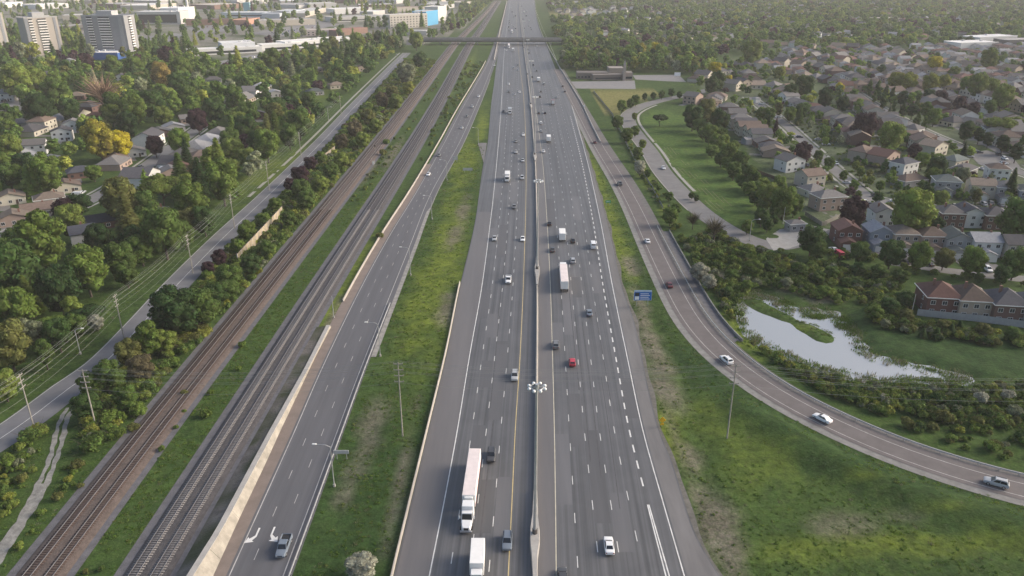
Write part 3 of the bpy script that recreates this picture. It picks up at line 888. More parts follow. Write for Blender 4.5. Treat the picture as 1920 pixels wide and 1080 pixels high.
# ------------------------------------------------------------------ overpass
by0 = G(930, 73, 7)[1]
ov = thing('overpass', (0, by0, 0), 0, 'flat concrete road bridge crossing the motorway and the railway', 'bridge')
part('deck', MB().box(-118, 66, -7, 7, 5.2, 7.0).mesh('deck'), ov, M('concrete_deck', (.22, .21, .20), .9, .2, .2))
for s in (-1, 1):
    part('parapet', MB().box(-118, 66, s * 6.6 - .2, s * 6.6 + .2, 7.003, 8.4).mesh('parapet'), ov, M('concrete_parapet', (.27, .255, .24), .9, .2, .2))
part('road_surface', MB().box(-118, 66, -6.3, 6.3, 7.003, 7.05).mesh('road_surface'), ov, asph_street)
for s in (-1, 1):
    part('girder', MB().box(-118, 66, s * 5.5 - .4, s * 5.5 + .4, 3.5, 5.197).mesh('girder'), ov, M('girder_dark', (.12, .115, .11), .8))
for x in (-96, -72, -46, -24, 14.5, 52):
    b = MB()
    for s in (-4.5, 0, 4.5):
        b.box(x - .5, x + .5, s - .5, s + .5, -.1, 3.3)
    b.box(x - .7, x + .7, -5.05, 5.05, 2.9, 3.495)
    part('pier', b.mesh('pier'), ov, concrete)
part('abutment', MB().add([(-140, -9, 0), (-118, -9, 0), (-118, 9, 0), (-140, 9, 0), (-140, -7, 7), (-118.01, -7, 7), (-118.01, 7, 7), (-140, 7, 7)], [(0, 3, 2, 1), (4, 5, 6, 7), (0, 1, 5, 4), (1, 2, 6, 5), (2, 3, 7, 6), (3, 0, 4, 7)]).mesh('abutment'), ov, concrete)
part('abutment', MB().add([(66, -11, 0), (110, -10, 0), (110, 10, 0), (66, 11, 0), (66.01, -7, 7), (110, -7, 5), (110, 7, 5), (66.01, 7, 7)], [(0, 3, 2, 1), (4, 5, 6, 7), (0, 1, 5, 4), (1, 2, 6, 5), (2, 3, 7, 6), (3, 0, 4, 7)]).mesh('abutment'), ov, M('bank_green', (.06, .075, .03), .95))
struct(sheet('approach_road', WP([(1060, 80), (1160, 77), (1160, 73), (1060, 75)]), .05, asph_street))

# ------------------------------------------------------------------ lamp masts, lamp posts, poles, wires
lampw = M('lamp_white', (.75, .75, .73), .4)
def mast(y, label):
    x = float(MD(y))
    t = thing('high_mast_light', (x, y, 1.38), 0, label, 'light mast', 'high mast lights on the median')
    part('pole', MB().tube([(0, 0, 0), (0, 0, 12), (0, 0, 32)], [.36, .27, .13], 8).mesh('pole'), t, galv)
    part('base_collar', MB().tube([(0, 0, 0), (0, 0, 1.0)], .52, 10).mesh('base_collar'), t, M('dark_steel', (.10, .09, .085), .7))
    ring = [(1.15 * math.cos(a), 1.15 * math.sin(a), 32) for a in np.linspace(0, 2 * math.pi, 13)]
    part('lamp_ring', MB().tube(ring, .09, 5).box(-1.1, 1.1, -.06, .06, 31.95, 32.05).box(-.06, .06, -1.1, 1.1, 31.94, 32.06).tube([(0, 0, 31.6), (0, 0, 32.6)], .35, 8).mesh('lamp_ring'), t, galv)
    lm = MB().loft([[(.32 * k * math.cos(a) + 0, .32 * k * math.sin(a), z) for a in np.linspace(0, 2 * math.pi, 8, endpoint=False)] for k, z in ((.75, -.28), (1, -.15), (.85, .1), (.3, .22))]).mesh('lamp', 0, 1, True)
    for a in np.linspace(0, 2 * math.pi, 8, endpoint=False):
        o = part('lamp', lm, t, lampw)
        o.location = (1.5 * math.cos(a + .39), 1.5 * math.sin(a + .39), 32)
for y, l in zip(MASTS, ['tall mast light on the median beside the long white semi truck', 'tall ring-headed mast light on the median level with the pond', 'tall mast light on the median third back from the big semi truck',
                        'mast light on the median level with the church car park', 'mast light on the median just before the overpass', 'distant mast light on the median right against the overpass']):
    mast(y, l)

def lamp_post(px, py, h, dx, label, arm=2.6):
    x, y = G(px, py)
    t = thing('street_lamp', (x, y, 0), 0, label, 'street lamp', 'street lamps')
    part('pole', MB().tube([(0, 0, 0), (0, 0, h * .6), (0, 0, h - .6)], [.13, .1, .08]).mesh('pole'), t, galv)
    if arm:
        part('arm', MB().tube([(0, 0, h - .62), (dx * arm * .3, 0, h - .1), (dx * arm, 0, h + .05)], .06, 5).mesh('arm'), t, galv)
        part('lamp_head', MB().box(dx * arm - .45, dx * arm + .45, -.2, .2, h - .02, h + .2).mesh('lamp_head', .08), t, lampw)
    part('base', MB().tube([(0, 0, 0), (0, 0, .6)], .3, 8).mesh('base'), t, concrete)
lamp_post(627, 912, 10.5, -1, 'curved-arm street lamp beside the collector road near the sign back', 3.2)
lamp_post(713, 668, 10.5, -1, 'street lamp at the end of the collector road guardrail', 3.2)
lamp_post(770, 516, 10.5, -1, 'street lamp on the yellow-green verge of the grass island', 3.0)
lamp_post(810, 411, 10.5, -1, 'street lamp beside the collector road, third counting from the guardrail end', 3.0)
lamp_post(838, 338, 10.5, -1, 'street lamp beside the collector road near the two small signs', 3.0)
lamp_post(897, 272, 10.5, -1, 'street lamp at the narrow tip of the grass island', 3.0)
lamp_post(626, 596, 8, 1, 'lamp pole at the low end of the cream retaining wall', 0)
lamp_post(1405, 452, 9, 1, 'street lamp on the sidewalk bend beside the service road', 3.0)
lamp_post(151, 664, 8, 1, 'small street lamp under the wires beside the local road', 2.2)
lamp_post(616, 225, 9, 1, 'street lamp on the grass beside the local road, far stretch', 2.5)
lamp_post(1553, 322, 8, -1, 'street lamp on the sidewalk of the sloping house street', 1.5)
lamp_post(1824, 384, 8, -1, 'street lamp in front of the tan house with a double garage', 0)
lamp_post(1468, 420, 8, 1, 'bare pole beside the small hipped pump house', 0)
lamp_post(1707, 598, 9, 1, 'leaning pale pole at the end of the white fence', 0)

wood = M('pole_wood', (.30, .28, .25), .9, .2, 2)
wire_m = M('wire_aluminium', (.30, .31, .28), .5, .05, 1, metal=.4)
alu_i = M('insulator_grey', (.32, .32, .31), .5)
def pole(px, py, h, rz, label, arms=3):
    x, y = G(px, py)
    t = thing('utility_pole', (x, y, 0), rz, label, 'utility pole', 'utility poles')
    part('pole', MB().tube([(0, 0, 0), (0, 0, h)], [.19, .11], 7).mesh('pole'), t, wood)
    for k in range(arms):
        z = h - .4 - k * 1.5
        part('crossarm', MB().box(-.08, .08, -1.1, 1.1, z - .08, z + .08).mesh('crossarm'), t, wood)
        ib = MB()
        for s in (-1, 1):
            ib.tube([(0, s * 1.0, z + .08), (0, s * 1.0, z + .3)], .05, 6)
        part('insulator', ib.mesh('insulator'), t, alu_i)
    return np.array([x, y, 0])
A = [pole(180, 800, 15.5, math.pi / 2, 'wooden utility pole in shrubs between the local road and the railway', 4),
     pole(755, 818, 19.5, math.pi / 2, 'tall utility pole standing in the grass island', 4),
     pole(1363, 822, 19.5, math.pi / 2, 'tall utility pole on the grass bank inside the ramp curve', 4),
     pole(2080, 850, 19.5, math.pi / 2, 'utility pole past the ramp end', 4)]
hA = [15.5, 19.5, 19.5, 19.5]
Bp = [pole(-105, 900, 15, 0, 'utility pole beyond the verge of the local road', 3), pole(65, 806, 15, 0, 'leaning utility pole beside the local road near the dirt path', 3), pole(234, 641, 15, 0, 'utility pole beside the local road, second from the dirt path', 3),
      pole(362, 513, 14.5, 0, 'utility pole on the local road verge by the tan noise wall', 3), pole(440, 428, 14.5, 0, 'utility pole on the local road verge before the purple shrubs', 3),
      pole(505, 358, 14.5, 0, 'utility pole on the local road verge level with the purple shrubs', 3), pole(565, 296, 14.5, 0, 'utility pole on the grassy verge beyond the purple shrubs', 3), pole(640, 218, 14.5, 0, 'farthest utility pole along the local road verge', 3)]
hB = [15] * 3 + [14.5] * 5
def wires(P, hs, name, label, offs, drops, sag=1.2):
    t = thing(name, (0, 0, 0), 0, label, 'wires')
    for o_, dz in zip(offs, drops):
        for i in range(len(P) - 1):
            a = P[i] + (0, 0, hs[i] - dz); b = P[i + 1] + (0, 0, hs[i + 1] - dz)
            d = (b - a)[:2] / np.hypot(*(b - a)[:2]); n = np.array([d[1], -d[0], 0]) * o_
            pts = [a * (1 - u) + b * u + n - np.array([0, 0, sag * 4 * u * (1 - u)]) for u in np.linspace(0, 1, 9)]
            part('wire', MB().tube(pts, .022, 4).mesh('wire'), t, wire_m)
wires(A, hA, 'power_lines', 'thin power lines spanning the whole motorway between tall poles', [0, -1, 1, -1, 1, -1, 1], [-.1, .1, .1, 1.6, 1.6, 3.1, 4.6], 2.2)
wires(Bp, hB, 'overhead_wires', 'bundle of overhead wires following the local road', [0, -1, 1, -1, 1, -1, 1, 0], [-.1, .1, .1, 1.6, 1.6, 3.1, 3.1, 6.0], 1.0)

# ------------------------------------------------------------------ signs
blue = M('sign_blue', (.02, .14, .46), .5, .05, 1)
green_s = M('sign_green', (.02, .30, .13), .5, .05, 1)
yellow_s = M('sign_yellow', (.75, .42, .02), .5, .05, 1)
white_s = M('sign_white', (.8, .8, .8), .5, .05, 1)
alu = M('sign_aluminium', (.42, .42, .42), .6, .1, 1)
dark_s = M('sign_dark', (.03, .04, .05), .5, .05, 1)
def board(px, py, w, h, z0, name, label, mat, cat='sign', legs=2, thick=.06):
    x, y = G(px, py)
    t = thing(name, (x, y, 0), math.atan2(-x, y) * 0, label, cat)
    part('board', MB().box(-w / 2, w / 2, -thick, thick, z0, z0 + h).mesh('board'), t, mat)
    lg = MB().box(-.09, .09, .07, .22, 0, z0 + h * .9).mesh('leg')
    for k in range(legs):
        o = part('leg', lg, t, galv)
        o.location.x = 0 if legs == 1 else (-.32 + .64 * k) * w
    return t
t = board(1204, 573, 5.6, 2.9, 1.9, 'service_sign', 'large blue service sign on the verge beside the ramp', blue)
part('border', MB().box(-2.85, 2.85, -.055, .05, 1.85, 4.85).mesh('border'), t, white_s)
for i in range(2):
    part('emblem_panel', MB().box(-2.5, -1.15, -.085, -.063, 2.1 + i * 1.3, 3.25 + i * 1.3).mesh('emblem_panel'), t, dark_s if i else white_s)
for i in range(4):
    part('text_line', MB().box(-.8, 2.2 - .35 * (i % 2), -.08, -.063, 2.25 + i * .6, 2.45 + i * .6).mesh('text_line'), t, white_s)
part('top_panel', MB().box(-2.8, 2.8, -.06, .06, 4.86, 5.35).mesh('top_panel'), t, M('sign_pale_blue', (.35, .48, .62), .5))
t = board(1140, 385, 2.4, 1.1, 1.2, 'exit_sign', 'small green exit sign on the verge between motorway and ramp', green_s)
part('text_line', MB().box(-.9, .3, -.08, -.063, 1.6, 1.9).mesh('text_line'), t, white_s)
part('arrow_mark', MB().add([(.5, -.075, 1.45), (1.0, -.075, 1.75), (.5, -.075, 2.05), (.62, -.075, 1.75)], [(0, 1, 3), (3, 1, 2)]).mesh('arrow_mark'), t, white_s)
x, y = G(1241, 800)
t = thing('warning_sign', (x, y, 0), 0, 'yellow diamond warning sign on the motorway verge', 'sign')
part('board', MB().add([(0, -.04, 1.0), (.85, -.04, 1.85), (0, -.04, 2.7), (-.85, -.04, 1.85), (0, .04, 1.0), (.85, .04, 1.85), (0, .04, 2.7), (-.85, .04, 1.85)], [(0, 1, 2, 3), (7, 6, 5, 4), (0, 4, 5, 1), (1, 5, 6, 2), (2, 6, 7, 3), (3, 7, 4, 0)]).mesh('board'), t, yellow_s)
part('leg', MB().box(-.06, .06, .05, .15, 0, 2.2).mesh('leg'), t, galv)
part('tab', MB().box(-.4, .4, -.04, .04, .45, .95).mesh('tab'), t, yellow_s)
board(641, 862, 3.4, .9, 1.6, 'traffic_sign', 'grey back of a wide sign on two legs in the grass island', alu)
board(877, 324, 5.0, 1.4, 1.2, 'traffic_sign', 'wide pale sign on the yellow-green grass island', alu, legs=2)
board(854, 304, 2.6, 2.0, 1.2, 'traffic_sign', 'pale square sign beside the collector road', alu)
board(1095, 204, 1.0, 1.4, 1.4, 'traffic_sign', 'tiny white sign on the grass beside the ramp start', white_s, legs=1)
board(1270, 143, 6, 3.5, .2, 'billboard', 'white signboard at the end of the church car park', white_s)

# ------------------------------------------------------------------ vehicles (front towards +y)
paint = M('car_paint', rough=.3, var=.02, scale=1, objcol=True, spec=.5)
glass_d = M('car_glass', (.018, .022, .028), .12, .02, 1, spec=.6)
tyre_m = M('tyre', (.02, .02, .02), .9, .1, 2)
rim_m = M('wheel_rim', (.35, .35, .36), .4, .1, 2, metal=.5)
trim_m = M('car_trim', (.03, .03, .032), .6, .05, 2)
lampf = M('headlamp_glass', (.75, .76, .78), .2, .02, 2)
lampr = M('tail_lamp', (.32, .02, .02), .3, .02, 2)
chassis = M('chassis', (.05, .05, .052), .8, .1, 2)

def body_loft(st):
    rings = []
    for y, w, z0, z1 in st:
        zm = z0 + (z1 - z0) * .62
        rings.append([(-w * .9, y, z0), (w * .9, y, z0), (w, y, z0 + .12), (w, y, zm), (w * .9, y, z1), (-w * .9, y, z1), (-w, y, zm), (-w, y, z0 + .12)])
    return MB().loft(rings)
def cabin(y0, y1, wb, zb, t0, t1, wt, zt):
    return [(-wb, y0, zb), (wb, y0, zb), (wb, y1, zb), (-wb, y1, zb), (-wt, t0, zt), (wt, t0, zt), (wt, t1, zt), (-wt, t1, zt)]
def cabmesh(c):
    return MB().add(c, [(4, 5, 6, 7), (0, 1, 5, 4), (1, 2, 6, 5), (2, 3, 7, 6), (3, 0, 4, 7)])
def pane(c, idx, u0=.07, u1=.93, v0=.1, v1=.9, o=.025):
    a, b, d, e = [np.array(c[i]) for i in idx]
    n = np.cross(b - a, e - a); n /= np.linalg.norm(n)
    q = lambda u, v: (a * (1 - u) + b * u) * (1 - v) + (e * (1 - u) + d * u) * v
    P = [q(u0, v0), q(u1, v0), q(u1, v1), q(u0, v1)]
    return [tuple(p + n * o) for p in P] + [tuple(p - n * .02) for p in P]
def panemb(*ps):
    b = MB()
    for p in ps:
        b.add(p, [(0, 1, 2, 3), (0, 4, 5, 1), (1, 5, 6, 2), (2, 6, 7, 3), (3, 7, 4, 0)])
    return b
WHEEL = {}
def wheel_mesh(r, w):
    k = (r, w)
    if k not in WHEEL:
        ring = lambda x, q: [(x, q * math.cos(a), q * math.sin(a)) for a in np.linspace(0, 2 * math.pi, 12, endpoint=False)]
        WHEEL[k] = (MB().loft([ring(-w / 2, r * .9), ring(-w / 2 + .04, r), ring(w / 2 - .04, r), ring(w / 2, r * .9)]).mesh('wheel'), MB().loft([ring(-w / 2 - .012, r * .6), ring(w / 2 + .012, r * .6)]).mesh('rim'))
    return WHEEL[k]
KIND = {}
def car_kind(kind):
    """list of (part name, mesh, material, takes body colour) plus wheel spots"""
    if kind in KIND:
        return KIND[kind]
    P = []
    if kind == 'sedan':
        bd = body_loft([(-2.38, .72, .38, .85), (-2.2, .86, .24, .98), (-1.2, .92, .2, 1.0), (1.0, .92, .2, .95), (1.9, .88, .22, .84), (2.3, .76, .3, .68)])
        c = cabin(-1.75, 1.05, .83, .93, -.95, .1, .64, 1.45); whl = (.33, .22, .80, 1.42, -1.42)
    elif kind == 'suv':
        bd = body_loft([(-2.35, .84, .42, 1.02), (-2.25, .93, .32, 1.12), (-1.2, .96, .28, 1.12), (1.0, .96, .28, 1.08), (1.9, .93, .3, 1.02), (2.3, .84, .38, .86)])
        c = cabin(-2.22, 1.05, .88, 1.06, -1.85, .25, .72, 1.76); whl = (.38, .25, .84, 1.42, -1.42)
    elif kind == 'hatchback':
        bd = body_loft([(-2.05, .8, .38, .95), (-1.95, .87, .28, 1.02), (-1.0, .9, .24, 1.02), (.9, .9, .24, .98), (1.7, .86, .26, .88), (2.05, .76, .32, .72)])
        c = cabin(-1.95, 1.05, .83, .97, -1.5, .2, .66, 1.5); whl = (.32, .21, .79, 1.28, -1.28)
    elif kind == 'pickup_truck':
        bd = body_loft([(-2.85, .94, .5, 1.12), (-2.8, .97, .4, 1.15), (-.9, .98, .35, 1.15), (1.2, .98, .35, 1.15), (2.4, .95, .38, 1.1), (2.8, .86, .45, .95)])
        c = cabin(-.85, 1.35, .9, 1.12, -.6, .65, .74, 1.88); whl = (.4, .27, .86, 1.85, -1.75)
    elif kind == 'van':
        bd = body_loft([(-2.8, .95, .4, 1.1), (-2.75, 1.0, .32, 1.15), (1.4, 1.0, .3, 1.15), (2.3, .96, .32, 1.05), (2.75, .86, .38, .85)])
        c = cabin(-2.75, 2.0, .96, 1.12, -2.68, 1.25, .84, 2.3); whl = (.36, .24, .88, 1.75, -1.75)
    P.append(('body', bd.mesh('body', .05, 2, True), paint, True))
    cm = cabmesh(c).mesh('cabin', .06, 2, False)
    P.append(('cabin', cm, paint, True))
    P.append(('windshield', panemb(pane(c, (2, 3, 7, 6), .06, .94, .06, .9)).mesh('windshield'), glass_d, False))
    P.append(('rear_window', panemb(pane(c, (0, 1, 5, 4), .1, .9, .2 if kind != 'van' else .45, .88)).mesh('rear_window'), glass_d, False))
    if kind == 'van':
        sd_ = [pane(c, (1, 2, 6, 5), .7, .93, .15, .75), pane(c, (3, 0, 4, 7), .07, .3, .15, .75)]
    else:
        sd_ = [pane(c, (1, 2, 6, 5), .08, .5, .12, .88), pane(c, (1, 2, 6, 5), .53, .9, .12, .88), pane(c, (3, 0, 4, 7), .1, .47, .12, .88), pane(c, (3, 0, 4, 7), .5, .92, .12, .88)]
    for q in sd_:
        P.append(('side_window', panemb(q).mesh('side_window'), glass_d, False))
    fy = {'sedan': 2.27, 'suv': 2.24, 'hatchback': 1.98, 'pickup_truck': 2.77, 'van': 2.7}[kind]
    ry = {'sedan': -2.36, 'suv': -2.33, 'hatchback': -2.03, 'pickup_truck': -2.84, 'van': -2.79}[kind]
    zf = {'sedan': .6, 'suv': .78, 'hatchback': .66, 'pickup_truck': .85, 'van': .78}[kind]
    for s in (-1, 1):
        P.append(('headlight', MB().box(s * .62 - .17, s * .62 + .17, fy - .12, fy + .04, zf - .08, zf + .08).mesh('headlight', .03), lampf, False))
        P.append(('tail_light', MB().box(s * .64 - .14, s * .64 + .14, ry - .03, ry + .1, zf + .02, zf + .22).mesh('tail_light', .02), lampr, False))
    P.append(('grille', MB().box(-.42, .42, fy - .1, fy + .045, zf - .22, zf - .06).mesh('grille'), trim_m, False))
    if kind == 'pickup_truck':
        P.append(('cargo_bed', MB().box(-.8, .8, -2.7, -.95, 1.153, 1.17).mesh('cargo_bed'), trim_m, False))
        P.append(('bed_rail', MB().box(-.97, -.83, -2.8, -.9, 1.15, 1.36).box(.83, .97, -2.8, -.9, 1.15, 1.36).box(-.83, .83, -2.83, -2.72, 1.15, 1.36).mesh('bed_rail', .03), paint, True))
    if kind == 'suv':
        P.append(('roof_rail', MB().box(-.66, -.6, -1.7, .1, 1.765, 1.82).box(.6, .66, -1.7, .1, 1.765, 1.82).mesh('roof_rail'), trim_m, False))
    KIND[kind] = (P, whl)
    return KIND[kind]

COLS = {'white': (.72, .72, .72), 'silver': (.38, .39, .40), 'grey': (.16, .165, .17), 'dark grey': (.06, .062, .068), 'black': (.018, .018, .02), 'red': (.42, .035, .06), 'dark red': (.12, .025, .03), 'blue': (.05, .09, .18), 'slate blue': (.16, .19, .23), 'beige': (.42, .38, .31)}
def car(kind, x, y, rz, colour, label, group, full=2, anchor=None, z=.072):
    t = thing(kind, (x, y, z), rz, label, {'pickup_truck': 'pickup', 'suv': 'suv'}.get(kind, kind), group, anchor)
    P, (r, w, hx, yf, yr_) = car_kind(kind)
    for nm, me, mt, takes in P:
        if full == 0 and nm not in ('body', 'cabin', 'windshield', 'rear_window'):
            continue
        if full == 1 and nm in ('grille', 'roof_rail'):
            continue
        part(nm, me, t, mt, COLS[colour] if takes else None)
    if full:
        wm, rm = wheel_mesh(r, w)
        for sx in (-1, 1):
            for yy in (yf, yr_):
                o = part('wheel', wm, t, tyre_m); o.location = (sx * hx, yy, r)
                if full == 2:
                    part('rim', rm, o, rim_m)
    return t
def big_wheels(t, spots, r=.5, w=.32, hx=1.05):
    wm, rm = wheel_mesh(r, w)
    for yy in spots:
        for sx in (-1, 1):
            o = part('wheel', wm, t, tyre_m); o.location = (sx * hx, yy, r)
boxw = M('truck_box_white', (.74, .73, .71), .5, .06, .5)
boxp = M('truck_roof_pale', (.68, .60, .58), .6, .08, .6)
TM = {}
def truck_mesh():
    if TM:
        return TM
    TM['box'] = MB().box(-1.27, 1.27, -5.0, 1.6, 1.0, 3.75).mesh('cargo_box', .06)
    TM['frame'] = MB().box(-.5, .5, -4.8, 3.0, .55, .99).mesh('chassis_frame')
    c = cabin(1.75, 3.75, 1.08, 1.3, 1.8, 3.3, 1.0, 2.75)
    TM['cab'] = MB().add(c, [(0, 3, 2, 1), (4, 5, 6, 7), (0, 1, 5, 4), (1, 2, 6, 5), (2, 3, 7, 6), (3, 0, 4, 7)]).box(-1.07, 1.07, 1.76, 4.2, .6, 1.297).mesh('cab', .09, 2)
    TM['ws'] = panemb(pane(c, (2, 3, 7, 6), .05, .95, .1, .88)).mesh('windshield')
    TM['sw'] = panemb(pane(c, (1, 2, 6, 5), .35, .92, .3, .85), pane(c, (3, 0, 4, 7), .08, .65, .3, .85)).mesh('side_window')
    TM['rd'] = MB().box(-1.15, 1.15, -5.04, -5.003, 1.1, 3.65).box(-.02, .02, -5.06, -5.04, 1.1, 3.65).mesh('rear_door', .01)
    # semi truck: trailer behind, conventional tractor in front
    TM['trailer'] = MB().box(-1.3, 1.3, -16.2, 0, 1.25, 4.05).mesh('trailer', .05)
    TM['troof'] = MB().box(-1.26, 1.26, -16.1, -.1, 4.053, 4.1).mesh('trailer_roof', .02)
    TM['stripe'] = MB().box(1.303, 1.325, -16.0, -.2, 1.3, 1.62).box(-1.325, -1.303, -16.0, -.2, 1.3, 1.62).box(1.303, 1.32, -.9, -.1, 1.3, 3.9).mesh('side_stripe')
    TM['tdoor'] = MB().box(-1.2, 1.2, -16.25, -16.203, 1.35, 3.95).box(-.02, .02, -16.27, -16.25, 1.35, 3.95).mesh('rear_door', .01)
    TM['tframe'] = MB().box(-.5, .5, -15.8, -1.0, .8, 1.245).box(-.45, .45, -2.5, 6.2, .65, .98).mesh('chassis_frame')
    TM['sleeper'] = MB().add(cabin(.75, 3.0, 1.22, 1.0, .85, 2.85, 1.1, 3.65), [(0, 3, 2, 1), (4, 5, 6, 7), (0, 1, 5, 4), (1, 2, 6, 5), (2, 3, 7, 6), (3, 0, 4, 7)]).mesh('sleeper_cab', .12, 2)
    cc = cabin(3.003, 4.6, 1.15, 1.0, 3.003, 3.9, 1.02, 2.85)
    TM['tcab'] = MB().add(cc, [(0, 3, 2, 1), (4, 5, 6, 7), (0, 1, 5, 4), (1, 2, 6, 5), (2, 3, 7, 6), (3, 0, 4, 7)]).mesh('cab', .05, 2)
    TM['tws'] = panemb(pane(cc, (2, 3, 7, 6), .05, .95, .35, .92)).mesh('windshield')
    TM['tsw'] = panemb(pane(cc, (1, 2, 6, 5), .2, .9, .45, .9), pane(cc, (3, 0, 4, 7), .1, .8, .45, .9)).mesh('side_window')
    TM['hood'] = MB().loft([[(-1.05, 4.603, .8), (1.05, 4.603, .8), (1.0, 4.603, 1.85), (-1.0, 4.603, 1.85)], [(-1.0, 5.8, .75), (1.0, 5.8, .75), (.85, 5.8, 1.65), (-.85, 5.8, 1.65)], [(-.85, 6.5, .75), (.85, 6.5, .75), (.68, 6.5, 1.45), (-.68, 6.5, 1.45)]]).mesh('hood', .1, 2)
    TM['grille'] = MB().box(-.45, .45, 6.45, 6.54, .85, 1.38).mesh('grille', .02)
    TM['bumper'] = MB().box(-1.2, 1.2, 6.3, 6.7, .4, .74).mesh('bumper', .06)
    TM['mirror'] = MB().box(-.12, .12, -.06, .06, -.35, .35).mesh('mirror', .03)
    TM['tank'] = MB().tube([(0, 1.0, 0), (0, 2.8, 0)], .33, 10).mesh('fuel_tank')
    TM['reefer'] = MB().box(-.85, .85, 0.004, .5, 2.5, 3.9).mesh('cooling_unit', .08)
    return TM
def box_truck(x, y, rz, label, colour=None, anchor=None):
    T = truck_mesh()
    t = thing('box_truck', (x, y, .072), rz, label, 'truck', 'trucks on the motorway', anchor)
    part('cargo_box', T['box'], t, boxw)
    if colour:
        t.children[0].data = T.setdefault('box' + colour, T['box'].copy())
        t.children[0].data.materials[0] = paint
        t.children[0].color = (*COLS[colour], 1)
    part('rear_door', T['rd'], t, boxw); part('chassis_frame', T['frame'], t, chassis)
    part('cab', T['cab'], t, M('truck_cab_white', (.7, .7, .7), .35, .03, 1)); part('windshield', T['ws'], t, glass_d); part('side_window', T['sw'], t, glass_d)
    big_wheels(t, (3.1, -3.2))
    return t
def semi(x, y, rz, label, anchor=None):
    T = truck_mesh()
    t = thing('semi_truck', (x, y, .072), rz, label, 'truck', 'trucks on the motorway', anchor)
    part('trailer', T['trailer'], t, boxw); part('trailer_roof', T['troof'], t, boxp); part('rear_door', T['tdoor'], t, boxw)
    part('side_stripe', T['stripe'], t, M('stripe_red', (.30, .03, .035), .5)); part('chassis_frame', T['tframe'], t, chassis); part('cooling_unit', T['reefer'], t, lampw)
    cw = M('truck_cab_white', (.7, .7, .7), .35, .03, 1)
    part('sleeper_cab', T['sleeper'], t, cw); part('cab', T['tcab'], t, cw); part('hood', T['hood'], t, cw)
    part('windshield', T['tws'], t, glass_d); part('side_window', T['tsw'], t, glass_d)
    part('grille', T['grille'], t, trim_m); part('bumper', T['bumper'], t, rim_m)
    for s in (-1, 1):
        o = part('mirror', T['mirror'], t, cw); o.location = (s * 1.42, 4.2, 2.1)
        o = part('fuel_tank', T['tank'], t, rim_m); o.location = (s * .95, 0, .75)
    big_wheels(t, (5.6, -.3, -1.6, -14.0, -15.3))
    return t

def heading(f, y, away):
    a = math.atan2(float(f(y + 3) - f(y - 3)), 6.0)
    return -a if away else math.pi - a
def lane_car(kind, px, py, colour, away, label, full=2, side=None):
    x, y = G(px, py, .8)
    f = side or MD
    rz = heading(f, y, away)
    g = 'vehicles on the motorway'
    car(kind, x, y, rz, colour, label, g, full, 'overpass')
OC, DC = 'on the oncoming carriageway', 'on the departing carriageway'
# the trucks
x, y = G(876, 992, 1); semi(x, y + 6.2, heading(MD, y, False), 'long white semi truck with sleeper cab in the outer oncoming lane')
x, y = G(893, 1098, 1); box_truck(x, y + 4, heading(MD, y, False), 'white box truck following behind the semi truck, cut by the picture edge')
x, y = G(951, 340, .5); box_truck(x, y + 3.5, heading(MD, y, False), 'white box truck alone in the oncoming lanes near the ring mast')
x, y = G(1055, 452, .5); box_truck(x, y + 4.5, heading(MD, y, True), 'white box truck ahead of the long trailer in departing lanes')
x, y = G(1061, 546, .5); semi(x, y + 16, heading(MD, y, True), 'white semi trailer seen from behind in the departing lanes')
x, y = G(1029, 266, .5); box_truck(x, y + 4.5, heading(MD, y, True), 'small white box truck in departing lanes level with the mown field')
x, y = G(1037, 196, .5); box_truck(x, y + 4.5, heading(MD, y, True), 'dark red box truck in departing lanes before the church', 'dark red')
x, y = G(1010, 153, .5); box_truck(x, y + 4.5, heading(MD, y, True), 'white box truck in departing lanes level with the church')
x, y = G(956, 213, .5); box_truck(x, y + 3, heading(MD, y, False), 'grey-white box truck in oncoming lanes before the church', 'silver')
x, y = G(954, 90, .5); semi(x, y + 5, heading(MD, y, False), 'white semi truck coming out from under the overpass')
x, y = G(962, 96, .5); box_truck(x, y + 3, heading(MD, y, False), 'white box truck beside a semi truck just past the overpass')
x, y = G(960, 62, .5); semi(x, y + 5, heading(MD, y, False), 'white semi truck approaching just beyond the overpass')
x, y = G(954, 53, .5); box_truck(x, y + 3, heading(MD, y, False), 'dark box truck beyond the overpass in the outer oncoming lane', 'grey')
x, y = G(983, 24, .5); box_truck(x, y + 3, heading(MD, y, True), 'tiny white box truck far beyond the overpass in departing lanes')
